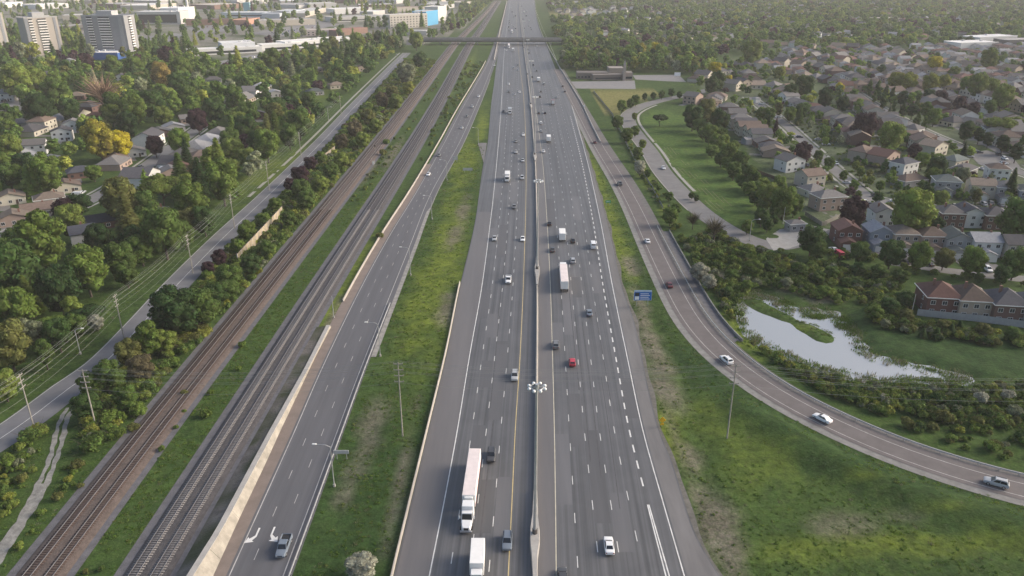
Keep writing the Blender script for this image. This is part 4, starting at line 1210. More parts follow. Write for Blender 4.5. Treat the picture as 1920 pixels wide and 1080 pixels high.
for a in [('suv', 921, 853, 'dark grey', 0, 'dark grey suv beside the trailer of the white semi truck'), ('suv', 951, 1014, 'slate blue', 0, 'blue-grey suv in the inner oncoming lane next to the box truck'),
          ('sedan', 1142, 1021, 'white', 1, 'white sedan with dark rear window alone in the departing lanes'), ('sedan', 1055, 1080, 'dark grey', 1, 'dark car at the picture edge beside the median line'),
          ('sedan', 1105, 585, 'slate blue', 1, 'blue-grey car level with the blue service sign'), ('suv', 1042, 645, 'grey', 1, 'grey suv with dark back in the inner departing lane'), ('hatchback', 1073, 678, 'red', 1, 'bright red hatchback in the departing lanes'),
          ('suv', 965, 704, 'silver', 0, 'silver suv in the inner oncoming lane near the mast head'), ('pickup_truck', 953, 524, 'white', 0, 'white pickup in the oncoming lanes'), ('sedan', 980, 447, 'white', 0, 'white sedan in the inner oncoming lane'),
          ('sedan', 927, 446, 'silver', 0, 'silver car in the outer oncoming lane'), ('hatchback', 964, 387, 'grey', 0, 'small grey hatchback in the middle oncoming lanes'), ('suv', 979, 333, 'silver', 0, 'silver suv beside the ring mast'),
          ('suv', 1074, 488, 'silver', 1, 'silver suv beside the white semi trailer'), ('van', 1112, 460, 'white', 1, 'white van in the outer departing lane'), ('sedan', 1036, 467, 'dark grey', 1, 'dark car overtaking the white box truck'),
          ('sedan', 1074, 450, 'black', 1, 'black car beside the tail of the white box truck'), ('sedan', 1030, 418, 'black', 1, 'black car ahead of the white box truck by the median')]:
    lane_car(a[0], a[1], a[2], a[3], a[4], a[5])
for k, px, py, c, away in [('sedan', 967, 264, 'grey', 0), ('sedan', 967, 284, 'silver', 0), ('sedan', 980, 300, 'silver', 0), ('sedan', 981, 252, 'white', 0), ('sedan', 1019, 283, 'white', 1), ('sedan', 1014, 245, 'silver', 1), ('suv', 1014, 230, 'white', 1),
        ('sedan', 1010, 211, 'dark grey', 1), ('sedan', 1022, 211, 'dark grey', 1), ('sedan', 1043, 182, 'silver', 1), ('suv', 1012, 181, 'dark grey', 1), ('sedan', 1014, 171, 'grey', 1), ('suv', 1020, 157, 'silver', 1), ('sedan', 1055, 161, 'dark grey', 1), ('sedan', 1059, 171, 'dark grey', 1),
        ('sedan', 1006, 132, 'grey', 1), ('sedan', 1000, 121, 'dark grey', 1), ('sedan', 998, 144, 'dark grey', 1), ('sedan', 965, 176, 'silver', 0), ('sedan', 974, 172, 'white', 0), ('sedan', 971, 131, 'silver', 0), ('suv', 963, 127, 'silver', 0), ('sedan', 971, 122, 'grey', 0),
        ('sedan', 990, 92, 'grey', 1), ('sedan', 992, 99, 'dark grey', 1), ('sedan', 1007, 86, 'white', 1), ('sedan', 1002, 78, 'silver', 1), ('sedan', 954, 157, 'white', 0), ('suv', 954, 172, 'grey', 0), ('sedan', 944, 208, 'dark grey', 0), ('sedan', 949, 94, 'white', 0), ('sedan', 946, 88, 'silver', 0)]:
    lane_car(k, px, py, c, away, f'{c} {k} {DC if away else OC}', 1 if py > 150 else 0)
for i in range(30):                              # traffic far beyond the overpass
    py = random.uniform(4, 60)
    yy = G(960, py)[1]
    away = i % 2
    lane = random.randrange(4)
    x = (YR(yy) + 2 + lane * 3.6) if away else (YL(yy) - 2 - lane * 3.6)
    c = random.choice(['white', 'silver', 'grey', 'dark grey', 'white', 'silver'])
    k = random.choice(['sedan', 'suv', 'sedan', 'van'])
    car(k, float(x), yy, heading(MD, yy, away), c, f'tiny {c} {k} {DC if away else OC} beyond the overpass', 'distant vehicles beyond the overpass', 0, 'overpass')
# collector road
lane_car('pickup_truck', 532, 1024, 'slate blue', 0, 'grey-blue pickup on the collector road beside the turn arrows', 2, CL)
for k, px, py, c in [('sedan', 803, 326, 'white'), ('sedan', 823, 290, 'grey'), ('sedan', 866, 239, 'silver'), ('sedan', 875, 217, 'grey'), ('suv', 885, 200, 'silver'), ('sedan', 897, 180, 'white'), ('sedan', 927, 122, 'white'), ('sedan', 927, 106, 'silver')]:
    lane_car(k, px, py, c, 0, f'{c} {k} on the collector road beside the railway', 1, CL)
def along(P, px, py, rev=False, h=.8):
    p = np.array(G(px, py, h))
    i = int(np.argmin(np.hypot(*(P - p).T))); i = min(max(i, 1), len(P) - 2)
    T = P[i + 1] - P[i - 1]
    if rev:
        T = -T
    return p[0], p[1], math.atan2(-T[0], T[1])
for k, px, py, c, l in [('suv', 1868, 904, 'silver', 'silver suv low on the ramp near the picture edge'), ('sedan', 1542, 783, 'white', 'white sedan midway down the ramp curve'), ('suv', 1362, 674, 'white', 'white suv on the ramp beside the tall utility pole'),
                        ('sedan', 1255, 533, 'dark red', 'dark red sedan on the ramp by the blue sign'), ('sedan', 1214, 451, 'white', 'white sedan on the straight part of the ramp'), ('pickup_truck', 1162, 344, 'grey', 'grey pickup on the upper ramp'), ('sedan', 1115, 266, 'dark red', 'dark red sedan at the top of the ramp')]:
    x, y, rz = along(RAMPC, px, py, True)
    car(k, x, y, rz, c, l, 'cars on the ramp', 2, None, .092)
x, y, rz = along(SERV, 1244, 314); car('sedan', x, y, rz, 'white', 'white sedan alone on the curving service road', 'cars on local roads', 2)
x, y, rz = along(LRC, 744, 103, True); car('suv', x, y, rz, 'silver', 'silver suv at the far bend of the local road', 'cars on local roads', 1)
for k, px, py, c, l in [('sedan', 1563, 467, 'white', 'white sedan parked on the driveway beside a red van'), ('van', 1572, 477, 'red', 'red van parked on the driveway of the red-roofed house'), ('suv', 1853, 505, 'white', 'white suv parked by the street below the grey house row'),
        ('suv', 1696, 491, 'black', 'black suv parked in the shade below the tan house'), ('sedan', 1742, 494, 'black', 'black sedan parked in shade under the hedge trees'), ('suv', 1643, 366, 'dark grey', 'dark grey suv in the middle of the street corner'), ('sedan', 1545, 332, 'white', 'white pickup-sized sedan on the brick driveway'),
        ('suv', 1569, 354, 'beige', 'beige suv on the driveway by the light trailer'), ('sedan', 1588, 342, 'silver', 'silver sedan parked beside the little street trees'), ('sedan', 1514, 309, 'black', 'black sedan on a driveway by the white gabled house'), ('sedan', 1622, 378, 'white', 'white sedan parked at the street corner'),
        ('pickup_truck', 1630, 384, 'black', 'black pickup parked at the street corner'), ('sedan', 1678, 377, 'white', 'white sedan at the verge of the big light green tree'), ('sedan', 1788, 385, 'beige', 'beige sedan parked on the street under the light green tree'), ('sedan', 1800, 385, 'white', 'white sedan parked on the street by the light green tree'),
        ('sedan', 1817, 389, 'white', 'white sedan parked behind the dark-roofed white house'), ('suv', 1829, 390, 'black', 'black suv parked behind the dark-roofed white house'), ('suv', 1844, 382, 'silver', 'silver suv before the open double garage'), ('suv', 1856, 380, 'grey', 'grey suv before the open double garage'), ('sedan', 1877, 384, 'grey', 'grey sedan beside the spruce'),
        ('sedan', 1482, 257, 'silver', 'silver sedan parked at the bend of the sloping street'), ('sedan', 1499, 256, 'dark grey', 'dark sedan parked at the bend of the sloping street'), ('suv', 1549, 270, 'white', 'white suv on a lawn-side driveway'), ('sedan', 1535, 261, 'silver', 'silver sedan on a driveway with green lawns'), ('sedan', 1568, 306, 'silver', 'silver sedan parked by the street lamp'),
        ('sedan', 1836, 285, 'dark grey', 'dark sedan in the cul-de-sac'), ('sedan', 1873, 289, 'black', 'black sedan under the cul-de-sac trees'), ('suv', 1798, 291, 'silver', 'silver suv beside the small spruce'), ('sedan', 1818, 293, 'silver', 'silver sedan beside the small spruce'), ('suv', 1884, 297, 'white', 'white suv parked by the trees of the cul-de-sac'), ('suv', 1882, 306, 'white', 'white suv parked nose-in at the cul-de-sac'),
        ('sedan', 1842, 316, 'silver', 'silver sedan on the brown-roofed house driveway'), ('sedan', 1719, 248, 'white', 'white sedan in the columnar tree street'), ('sedan', 1755, 254, 'silver', 'silver sedan in the columnar tree street'), ('suv', 1653, 262, 'white', 'white suv beside the large yellow-green tree'), ('sedan', 1414, 190, 'white', 'white boat-shaped sedan parked on a pad by the sheds'), ('sedan', 1427, 195, 'silver', 'silver sedan parked on a pad by the sheds'), ('sedan', 1460, 219, 'white', 'white sedan parked at the upper street end')]:
    x, y = G(px, py, .7)
    if py > 440:
        rz = R(8 if py < 500 else 170)
    elif 370 < py < 395 and px > 1770 and px < 1835:
        rz = R(92)
    else:
        P = ST1 if px < 1665 else (ST1B if py > 340 else ST2)
        _, _, rz = along(P, px, py); rz += R(random.choice((90, 0, 90)))
    if k == 'van' or py > 300:
        fl = 2
    else:
        fl = 1 if py > 240 else 0
    car(k, x, y, rz, c, l, 'cars parked among the houses', fl, None, .055)
for k, px, py, c, l in [('van', 143, 366, 'white', 'white camper van parked by the orange-lit bungalows'), ('sedan', 154, 360, 'silver', 'silver sedan beside the white camper van'), ('sedan', 120, 369, 'black', 'black sedan beside the orange-lit bungalow'), ('suv', 263, 313, 'dark grey', 'dark suv parked on the tree-lined street'), ('sedan', 245, 321, 'dark grey', 'dark sedan parked on the tree-lined street'),
        ('van', 305, 318, 'white', 'white van parked beside the street houses'), ('sedan', 40, 365, 'dark grey', 'dark sedan between the two orange-lit bungalows'), ('van', 8, 190, 'dark grey', 'dark van before the long white house'), ('suv', 193, 459, 'black', 'black suv in the yard of the white gabled house'), ('sedan', 22, 327, 'white', 'white sedan under the dark trees at the picture edge')]:
    x, y = G(px, py, .7)
    _, _, rz = along(STL, px, py)
    car(k, x, y, rz + (R(90) if px in (143, 40, 193) else 0), c, l, 'cars parked among the houses', 1, None, .055)

for lot_, poly, n_ in (('school', [(412, 121), (470, 106), (530, 106), (480, 119)], 14), ('factory', [(350, 54), (465, 43), (490, 50), (375, 62)], 16), ('hall', [(480, 62), (600, 43), (630, 47), (520, 68)], 16), ('hotel', [(825, 32), (878, 25), (884, 33), (832, 42)], 8)):
    W_ = WP(poly); lo_, hi_ = W_.min(0), W_.max(0); c_ = 0
    while c_ < n_:
        p_ = np.array([random.uniform(lo_[0], hi_[0]), random.uniform(lo_[1], hi_[1])]).round()
        p_ = np.array([round(p_[0] / 3) * 3, round(p_[1] / 14) * 14])
        if pip(W_, p_[:1], p_[1:])[0]:
            cc = random.choice(['white', 'silver', 'grey', 'dark grey', 'black', 'dark red', 'blue'])
            car('sedan', float(p_[0]) + random.uniform(-.2, .2), float(p_[1]), 0, cc, f'tiny {cc} car parked at the {lot_} car park', 'cars in the far car parks', 0, 'overpass', .035)
            c_ += 1
# ------------------------------------------------------------------ houses (front towards -y)
siding = M('house_wall', rough=.85, var=.06, scale=.8, objcol=True)
shingle = M('house_roof', rough=.92, var=.18, scale=1.1, objcol=True, bump=.15, bscale=4)
win_m = M('window_glass', (.03, .036, .042), .12, .1, 2, spec=.5)
frame_m = M('window_frame_white', (.68, .67, .65), .6, .05, 2)
door_m = M('garage_door_white', (.58, .57, .55), .6, .06, 2)
door_d = M('door_dark', (.08, .05, .04), .6, .1, 2)
chim_m = M('brick_chimney', (.20, .11, .085), .9, .2, 2)
drive_m = M('driveway_asphalt', (.17, .16, .155), .9, .15, .3)
HOUSES = []                                      # (x, y, radius) kept clear of trees
def roof_mesh(w, d, h, rh, kind, o=.45):
    b = MB()
    W, D = w / 2 + o, d / 2 + o
    e = .18
    if kind == 'hip':
        if w >= d:
            r = max(.3, (w - d) / 2)
            rid = [(-r, 0, h + rh), (r, 0, h + rh)]
            top = [(0, 1, 5, 4), (1, 2, 5), (2, 3, 4, 5), (3, 0, 4)]
        else:
            r = max(.3, (d - w) / 2)
            rid = [(0, -r, h + rh), (0, r, h + rh)]
            top = [(0, 1, 4), (1, 2, 5, 4), (2, 3, 5), (3, 0, 4, 5)]
        b.add([(-W, -D, h + e), (W, -D, h + e), (W, D, h + e), (-W, D, h + e), *rid], top)
        b.add([(-W, -D, h + .003), (W, -D, h + .003), (W, D, h + .003), (-W, D, h + .003), (-W, -D, h + e), (W, -D, h + e), (W, D, h + e), (-W, D, h + e)], [(0, 3, 2, 1), (0, 1, 5, 4), (1, 2, 6, 5), (2, 3, 7, 6), (3, 0, 4, 7)])
    else:
        th = .2
        def slab(pts):
            b.add(pts + [(p[0], p[1], p[2] + th) for p in pts], [(3, 2, 1, 0), (4, 5, 6, 7), (0, 1, 5, 4), (1, 2, 6, 5), (2, 3, 7, 6), (3, 0, 4, 7)])
        if kind == 'gable_x':                    # ridge along x
            s = rh / (d / 2)
            slab([(-W, -D, h - o * s + .02), (W, -D, h - o * s + .02), (W, 0, h + rh + .02), (-W, 0, h + rh + .02)])
            slab([(W, D, h - o * s + .02), (-W, D, h - o * s + .02), (-W, .001, h + rh + .021), (W, .001, h + rh + .021)])
        else:
            s = rh / (w / 2)
            slab([(-W, D, h - o * s + .02), (-W, -D, h - o * s + .02), (0, -D, h + rh + .02), (0, D, h + rh + .02)])
            slab([(W, -D, h - o * s + .02), (W, D, h - o * s + .02), (.001, D, h + rh + .021), (.001, -D, h + rh + .021)])
    return b
def wall_mesh(w, d, h, rh, kind):
    W, D = w / 2, d / 2
    b = MB()
    if kind == 'gable_y':
        pr = [(-W, 0), (W, 0), (W, h), (0, h + rh), (-W, h)]
        b.loft([[(x, -D, z) for x, z in pr], [(x, D, z) for x, z in pr]])
    elif kind == 'gable_x':
        pr = [(-D, 0), (D, 0), (D, h), (0, h + rh), (-D, h)]
        b.loft([[(-W, y, z) for y, z in pr], [(W, y, z) for y, z in pr]])
    else:
        b.box(-W, W, -D, D, 0, h)
    return b
WIN, WFR = {}, {}
def window(parent, x, y, z, w, h, rz, frame=True):
    k = (w, h)
    if k not in WIN:
        WIN[k] = MB().box(-w / 2, w / 2, -.05, .02, -h / 2, h / 2).mesh('window')
        f = .11
        WFR[k] = MB().box(-w / 2 - f, w / 2 + f, -.035, .01, h / 2, h / 2 + f).box(-w / 2 - f, w / 2 + f, -.09, .01, -h / 2 - f, -h / 2).box(-w / 2 - f, -w / 2, -.036, .01, -h / 2, h / 2).box(w / 2, w / 2 + f, -.036, .01, -h / 2, h / 2).box(-.03, .03, -.07, .01, -h / 2, h / 2).mesh('frame')
    o = part('window', WIN[k], parent, win_m)
    o.location = (x, y, z); o.rotation_euler.z = rz
    if frame:
        part('frame', WFR[k], o, frame_m)
    return o
def house(x, y, rz, w, d, storeys, roof, wc, rc, label, detail=2, garage=0, group=None, anchor=None, rh=None, cat='house', name='house', gcol=None):
    h = 2.9 * storeys + .3
    rh = rh or min(w, d) * (.28 if roof == 'hip' else .24)
    t = thing(name, (x, y, 0), rz, label, cat, group, anchor)
    part('wall', wall_mesh(w, d, h, rh, roof).mesh('wall'), t, siding, wc)
    ro = part('roof', roof_mesh(w, d, h, rh, roof).mesh('roof'), t, shingle, tuple(np.array(rc) * random.uniform(.72, 1.22)))
    HOUSES.append((x, y, max(w, d) * .62 + (3 if garage else 0)))
    if y < 620:
        L_ = 13 if garage else 9
        cs, sn = math.cos(rz), math.sin(rz)
        q = [(x + a_ * cs - b_ * sn, y + a_ * sn + b_ * cs) for a_, b_ in ((-w * .42, -d / 2 - L_), (-w * .42 + 4.6, -d / 2 - L_), (-w * .42 + 4.6, -d / 2 + .4), (-w * .42, -d / 2 + .4))]
        struct(sheet('driveway', q, .028 + .0005 * (len(HOUSES) % 20), drive_m))
    if detail >= 1:
        zs = [1.6 + 2.9 * i for i in range(storeys)]
        n = 3 if w > 9 else 2
        for zi, z in enumerate(zs):
            for i in range(n):
                xx = (i + .5) / n * w - w / 2
                if not (garage and zi == 0):
                    window(t, xx, -d / 2, z, 1.3, 1.2, 0, detail >= 2)
                window(t, -xx, d / 2, z, 1.3, 1.2, math.pi, detail >= 2)
            if detail >= 2:
                window(t, w / 2, d * .15, z, .9, 1.1, math.pi / 2, True)
                window(t, -w / 2, -d * .15, z, .9, 1.1, -math.pi / 2, True)
        if not garage:
            part('door', MB().box(-.5 + w * .22, .5 + w * .22, -d / 2 - .05, -d / 2 + .01, .1, 2.2).mesh('door'), t, door_d)
        if detail >= 2:
            e_ = .47
            g_ = MB()
            for a0_, a1_, b0_, b1_ in ((-w / 2 - e_, w / 2 + e_, -d / 2 - e_ - .05, -d / 2 - e_ + .06), (-w / 2 - e_, w / 2 + e_, d / 2 + e_ - .06, d / 2 + e_ + .05), (-w / 2 - e_ - .05, -w / 2 - e_ + .06, -d / 2 - e_, d / 2 + e_), (w / 2 + e_ - .06, w / 2 + e_ + .05, -d / 2 - e_, d / 2 + e_)):
                g_.box(a0_, a1_, b0_, b1_, h - .05, h + .2)
            if roof == 'hip':
                part('gutter', g_.mesh('gutter'), ro, frame_m)
            part('chimney', MB().box(w * .18, w * .18 + .7, -.35, .35, h, h + rh + .7).mesh('chimney'), ro, chim_m)
    if garage:
        gw, gd = (w * .62, 5.2)
        gx_ = -w / 2 + gw / 2 + .002
        b = wall_mesh(gw, gd, 2.8, gw * .2, 'gable_y')
        b.v = [(a + gx_, c - d / 2 - gd / 2 - .003, e) for a, c, e in b.v]
        part('garage', b.mesh('garage'), t, siding, gcol or wc)
        b = roof_mesh(gw, gd, 2.8, gw * .2, 'gable_y', .3)
        b.v = [(a + gx_, min(c, gd / 2 - .01) - d / 2 - gd / 2 - .003, e) for a, c, e in b.v]
        part('garage_roof', b.mesh('garage_roof'), t, shingle, rc)
        part('garage_door', MB().box(gx_ - gw * .38, gx_ + gw * .38, -d / 2 - gd - .06, -d / 2 - gd + .0, .05, 2.3).mesh('garage_door'), t, door_m)
    return t
WC = {'white': (.60, .59, .57), 'cream': (.50, .46, .38), 'tan': (.36, .30, .24), 'grey': (.30, .30, .30), 'red brick': (.145, .072, .060), 'brown brick': (.15, .09, .075), 'pale brick': (.33, .25, .21), 'beige': (.42, .38, .32), 'blue-grey': (.22, .25, .29)}
RC = {'grey': (.140, .133, .130), 'dark grey': (.075, .073, .080), 'brown': (.135, .100, .082), 'red-brown': (.135, .072, .060), 'pale grey': (.25, .25, .26), 'tan': (.19, .152, .122), 'green-grey': (.095, .112, .108), 'slate': (.052, .056, .070)}
def H(px, py, rz, w, d, st, roof, wc, rc, label, detail=2, garage=0, zref=None, **k):
    x, y = G(px, py, 2.5 if zref is None else zref)
    return house(x, y, R(rz), w, d, st, roof, WC[wc], RC[rc], label, detail, garage, **k)
gA = 'brick houses behind the pale fence'
H(1757, 566, 172, 10.2, 11, 2, 'hip', 'red brick', 'red-brown', 'red brick house with reddish hip roof at the fence end', 2, group=gA, rh=3.6)
H(1815, 572, 172, 9.5, 11, 2, 'hip', 'tan', 'brown', 'tan house with dark awning beside the red brick house', 2, group=gA, rh=3.6)
H(1880, 580, 172, 9.8, 11, 2, 'hip', 'brown brick', 'dark grey', 'brown brick house third from the fence end', 2, group=gA, rh=3.6)
H(1938, 586, 172, 9.8, 11, 2, 'hip', 'grey', 'grey', 'grey house cut by the picture edge above the fence', 2, group=gA, rh=3.6)
gB = 'houses facing the thicket'
for a in [(1585, 442, 9.2, 'gable_y', 'red brick', 'red-brown', 'red-roofed gabled house above the parked red van'), (1643, 445, 8.6, 'gable_y', 'blue-grey', 'pale grey', 'narrow house with silvery pale roof beside the red-roofed one'), (1690, 449, 9.4, 'hip', 'tan', 'tan', 'tan house with brown hip roof behind a round hedge tree'),
          (1742, 453, 9.8, 'hip', 'pale brick', 'brown', 'pale brick house with two white-framed windows under brown roof'), (1787, 458, 9.4, 'gable_y', 'grey', 'green-grey', 'grey gabled house with greenish grey roof in the front row'), (1840, 463, 10, 'gable_x', 'white', 'pale grey', 'white-sided house with pale grey roof and bay window'),
          (1903, 468, 11, 'gable_x', 'beige', 'dark grey', 'beige house with dark roof beside the picture edge')]:
    H(a[0], a[1], -4, a[2], 9.5, 2, a[3], a[4], a[5], a[6], 2, 1, group=gB)
gC = 'houses in the second row'
for a in [(1652, 408, 8.6, 'gable_y', 'white', 'grey', 'white house with grey lower storey beside the purple tree', 176), (1777, 410, 9.5, 'hip', 'brown brick', 'grey', 'dark brick house behind the large light green tree', 176), (1813, 410, 11, 'gable_y', 'white', 'slate', 'big white house with near-black roof', 176), (1861, 414, 10.5, 'hip', 'brown brick', 'dark grey', 'dark house with grey hip roof beside the big white house', 176)]:
    H(a[0], a[1], a[7], a[2], 10, 2, a[3], a[4], a[5], a[6], 2, group=gC)
for a in [(1772, 350, 11, 'hip', 'grey', 'green-grey', 'grey house with five front windows and a white side'), (1837, 357, 10.5, 'gable_x', 'cream', 'tan', 'tan house with an open double garage'), (1884, 362, 9.5, 'hip', 'grey', 'grey', 'grey house partly hidden by the tall spruce'), (1925, 368, 9.5, 'hip', 'blue-grey', 'green-grey', 'blue-grey house at the picture edge beside the spruce')]:
    H(a[0], a[1], -14, a[2], 9.5, 2, a[3], a[4], a[5], a[6], 2, 1, group='houses along the cross street')
H(1868, 327, -14, 9.5, 8.5, 2, 'hip', 'white', 'brown', 'small white house with brown hip roof by the cul-de-sac', 2, group='houses along the cross street')
H(1806, 318, 40, 15, 9, 1, 'hip', 'grey', 'dark grey', 'low grey house behind the blossoming shrub', 2)
gD = 'houses around the sloping street'
ang1 = math.degrees(math.atan2(*(ST1[len(ST1) // 2 + 2] - ST1[len(ST1) // 2 - 2])[::-1]))
for a in [(1480, 310, 12, 10, 2, 'gable_y', 'white', 'grey', 'white gabled house above the red car cover', 20), (1518, 338, 11, 9.5, 2, 'gable_x', 'beige', 'brown', 'beige house with pinkish brown roof by the brick driveway', 20), (1524, 356, 10, 9, 1, 'hip', 'cream', 'grey', 'cream bungalow in front of the pinkish roof', 20), (1551, 380, 13, 9, 2, 'hip', 'pale brick', 'grey', 'corner house of pale brick behind the grey fence', 12),
          (1615, 293, 12, 10, 2, 'hip', 'tan', 'brown', 'tan house with brown roof opposite the street lamp', 40), (1655, 300, 15, 11, 2, 'gable_y', 'pale brick', 'red-brown', 'long house with dark red roof and white side gable', 40), (1693, 316, 12, 9, 2, 'hip', 'white', 'slate', 'white house with dark green-black roof', 30), (1706, 337, 15, 9, 1, 'hip', 'grey', 'brown', 'low house with brown roof and small white garage door', 20),
          (1748, 282, 14, 10, 2, 'gable_y', 'cream', 'tan', 'cream house with pale gable by the purple round tree', 35), (1728, 266, 13, 11, 2, 'hip', 'brown brick', 'brown', 'brown-roofed house beside the yellow-green tree', 35), (1712, 250, 9, 9, 2, 'hip', 'white', 'grey', 'small white house under the columnar trees', 35), (1790, 300, 12, 9, 1, 'hip', 'beige', 'green-grey', 'bungalow with greenish roof below the cream house', 30)]:
    H(a[0], a[1], a[9], a[2], a[3], a[4], a[5], a[6], a[7], a[8], 2 if a[1] > 300 else 1, 0, group=gD)
# rows along the further streets, each house its own size and colour
def row(pxs, pitch, rz, names, group, where, anchor, storeys=(1, 2), detail=1, sidejit=1.0, dmul=1.0):
    P = crv(pxs, z=2.5, step=4)
    s = np.concatenate([[0], np.cumsum(np.hypot(*np.diff(P, axis=0).T))])
    d = pitch * .5
    while d < s[-1]:
        x, y = np.interp(d, s, P[:, 0]), np.interp(d, s, P[:, 1])
        i = int(np.searchsorted(s, d)); i = min(max(i, 1), len(P) - 1)
        T = P[i] - P[i - 1]
        a = math.atan2(T[1], T[0]) + rz
        if all(math.hypot(x - hx, y - hy) > 9.5 for hx, hy, _ in HOUSES):
            wc, rc = random.choice(names[0]), random.choice(names[1])
            st = random.choice(storeys)
            rk = random.choice(['hip', 'gable_y', 'gable_x', 'hip'])
            w = random.uniform(.8, .96) * pitch
            house(x + random.uniform(-1, 1) * sidejit, y + random.uniform(-1, 1) * sidejit, a + random.choice((0, math.pi)) + random.uniform(-.04, .04), w, random.uniform(11, 15) * dmul, st, rk, WC[wc], RC[rc],
                  f'{wc} {"bungalow" if st == 1 else "house"} with {rc} {"hip" if rk == "hip" else "gable"} roof {where}'.replace(' with ', ', ', 1) if len(where.split()) > 4 else f'{wc} {"bungalow" if st == 1 else "house"} with {rc} {"hip" if rk == "hip" else "gable"} roof {where}', detail, 0, group, anchor)
        d += pitch * random.uniform(.97, 1.08)
PAL = (['white', 'cream', 'white', 'pale brick', 'tan', 'cream', 'beige', 'brown brick'], ['grey', 'brown', 'red-brown', 'grey', 'tan', 'grey', 'brown', 'dark grey', 'dark grey'])
row([(1470, 185), (1520, 200), (1562, 222), (1612, 250)], 12, 0, PAL, gD, 'behind the sloping street', 'pond', sidejit=.5)
row([(1560, 150), (1610, 165), (1650, 150), (1700, 165)], 14, 0, PAL, 'houses by the columnar trees', 'uphill of the columnar trees', 'pond')
row([(1500, 140), (1545, 148), (1590, 172)], 14, 0, PAL, 'houses by the columnar trees', 'atop the columnar street', 'pond')
row([(1770, 225), (1810, 232), (1840, 228)], 14, 0, PAL, 'houses by the columnar trees', 'by the spreading tree', 'pond')
row([(1660, 236), (1700, 256), (1730, 275)], 13, 0, PAL, gD, 'between the sloping streets', 'pond')
row([(1360, 120), (1430, 124), (1520, 112), (1600, 118)], 15, 0, PAL, 'houses up the hillside suburb', 'along the crest row', 'pond', detail=0)
row([(1400, 84), (1500, 86), (1600, 92), (1700, 94)], 17, 0, PAL, 'houses up the hillside suburb', 'in the highest suburb row', 'pond', detail=0)
row([(1360, 200), (1382, 223), (1407, 247), (1440, 270), (1462, 292)], 11.5, 0, PAL, gD, 'backing onto the field', 'pond')
row([(1448, 172), (1500, 190), (1540, 216), (1592, 247), (1610, 268)], 11.5, 0, PAL, gD, 'upslope of the street', 'pond')
row([(1598, 190), (1622, 205), (1650, 220), (1690, 240)], 12, 0, PAL, 'houses by the columnar trees', 'below the columnar trees', 'pond')
row([(1712, 192), (1760, 207), (1800, 220), (1850, 238), (1880, 258)], 15, 0, PAL, 'houses by the columnar trees', 'behind the columnar trees', 'pond')
row([(1880, 240), (1930, 262), (1980, 290)], 15, 0, PAL, 'houses by the columnar trees', 'above the cul-de-sac', 'pond')
row([(1285, 186), (1330, 190), (1345, 180)], 13, 0, PAL, gD, 'above the service road', 'pond', sidejit=.4)
row([(1300, 150), (1345, 140), (1380, 138), (1420, 150)], 14, 0, PAL, 'houses behind the church', 'beyond the service road bend', 'pond')
row([(1365, 165), (1395, 160), (1440, 160), (1480, 165)], 14, 0, PAL, 'houses behind the church', 'above the sloping street', 'pond')
row([(1440, 118), (1520, 128), (1600, 150), (1680, 178), (1730, 180)], 15, 0, PAL, 'houses up the hillside suburb', 'in the middle suburb rows', 'pond')
row([(1470, 100), (1560, 108), (1650, 120), (1760, 140), (1860, 165), (1950, 180)], 15, 0, PAL, 'houses up the hillside suburb', 'in the upper suburb rows', 'pond')
row([(1650, 100), (1750, 112), (1850, 128), (1950, 140)], 16, 0, PAL, 'houses up the hillside suburb', 'below the white-roofed school', 'pond', detail=0)
row([(1740, 160), (1830, 180), (1950, 210)], 15, 0, PAL, 'houses up the hillside suburb', 'above the yellow-green clump', 'pond')
SUB = WP([(1420, 128), (1480, 96), (1980, 84), (2010, 330), (1900, 300), (1840, 270), (1700, 190), (1600, 150), (1500, 150)])
d1 = ST2[-3] - ST2[2]; d1 = d1 / np.hypot(*d1); n1 = np.array([-d1[1], d1[0]])
FARH = []
o0 = ST2[len(ST2) // 2]
k_ = 0
for v in np.arange(-40, 620, 27.0):
    k_ += 1
    for u in np.arange(-700, 700, 14.0):
        p = o0 + n1 * (v + 8 * math.sin(u * .011 + v)) + d1 * (u + (k_ % 3) * 4)
        if not pip(SUB, p[:1], p[1:])[0] or min(pdist(ST2, p[:1], p[1:], False)[0], pdist(ST1, p[:1], p[1:], False)[0]) < 12:
            continue
        if any(math.hypot(p[0] - hx, p[1] - hy) < 11 for hx, hy, _ in HOUSES) or random.random() < .06:
            continue
        FARH.append((p[1], p[0], k_))
FARH.sort()
for i_, (y_, x_, kk) in enumerate(FARH):
    if i_ < 48:
        wc, rc = random.choice(PAL[0]), random.choice(PAL[1])
        st = random.choice((1, 2, 2)); rk = random.choice(['hip', 'gable_y', 'gable_x', 'hip'])
        house(x_ + random.uniform(-1, 1), y_ + random.uniform(-1, 1), math.atan2(d1[1], d1[0]) + random.choice((0, math.pi)) + random.uniform(-.05, .05), random.uniform(10.5, 12.8), random.uniform(10, 14), st, rk, WC[wc], RC[rc],
              f'{wc} {"bungalow" if st == 1 else "house"} with {rc} {"hip" if rk == "hip" else "gable"} roof in the suburb terraces', 1 if y_ < 620 else 0, 0, 'houses of the suburb terraces', 'pond')
    else:
        HOUSES.append((x_, y_, 7))
for k_ in range(0, 24, 2):
    v = -40 + 27.0 * k_ + 13.5
    P = [o0 + n1 * (v + 8 * math.sin(u * .011 + v)) + d1 * u for u in np.arange(-700, 700, 20.0)]
    P = np.array([p for p in P if pip(SUB, p[:1], p[1:])[0]])
    if len(P) > 3 and min(pdist(ST2, P[:, 0], P[:, 1], False)) > 10:
        struct(ribbon('street', off(P, -3.2), off(P, 3.2), .05, asph_street))
        HOUSES += [(p[0], p[1], 3.5) for p in P]
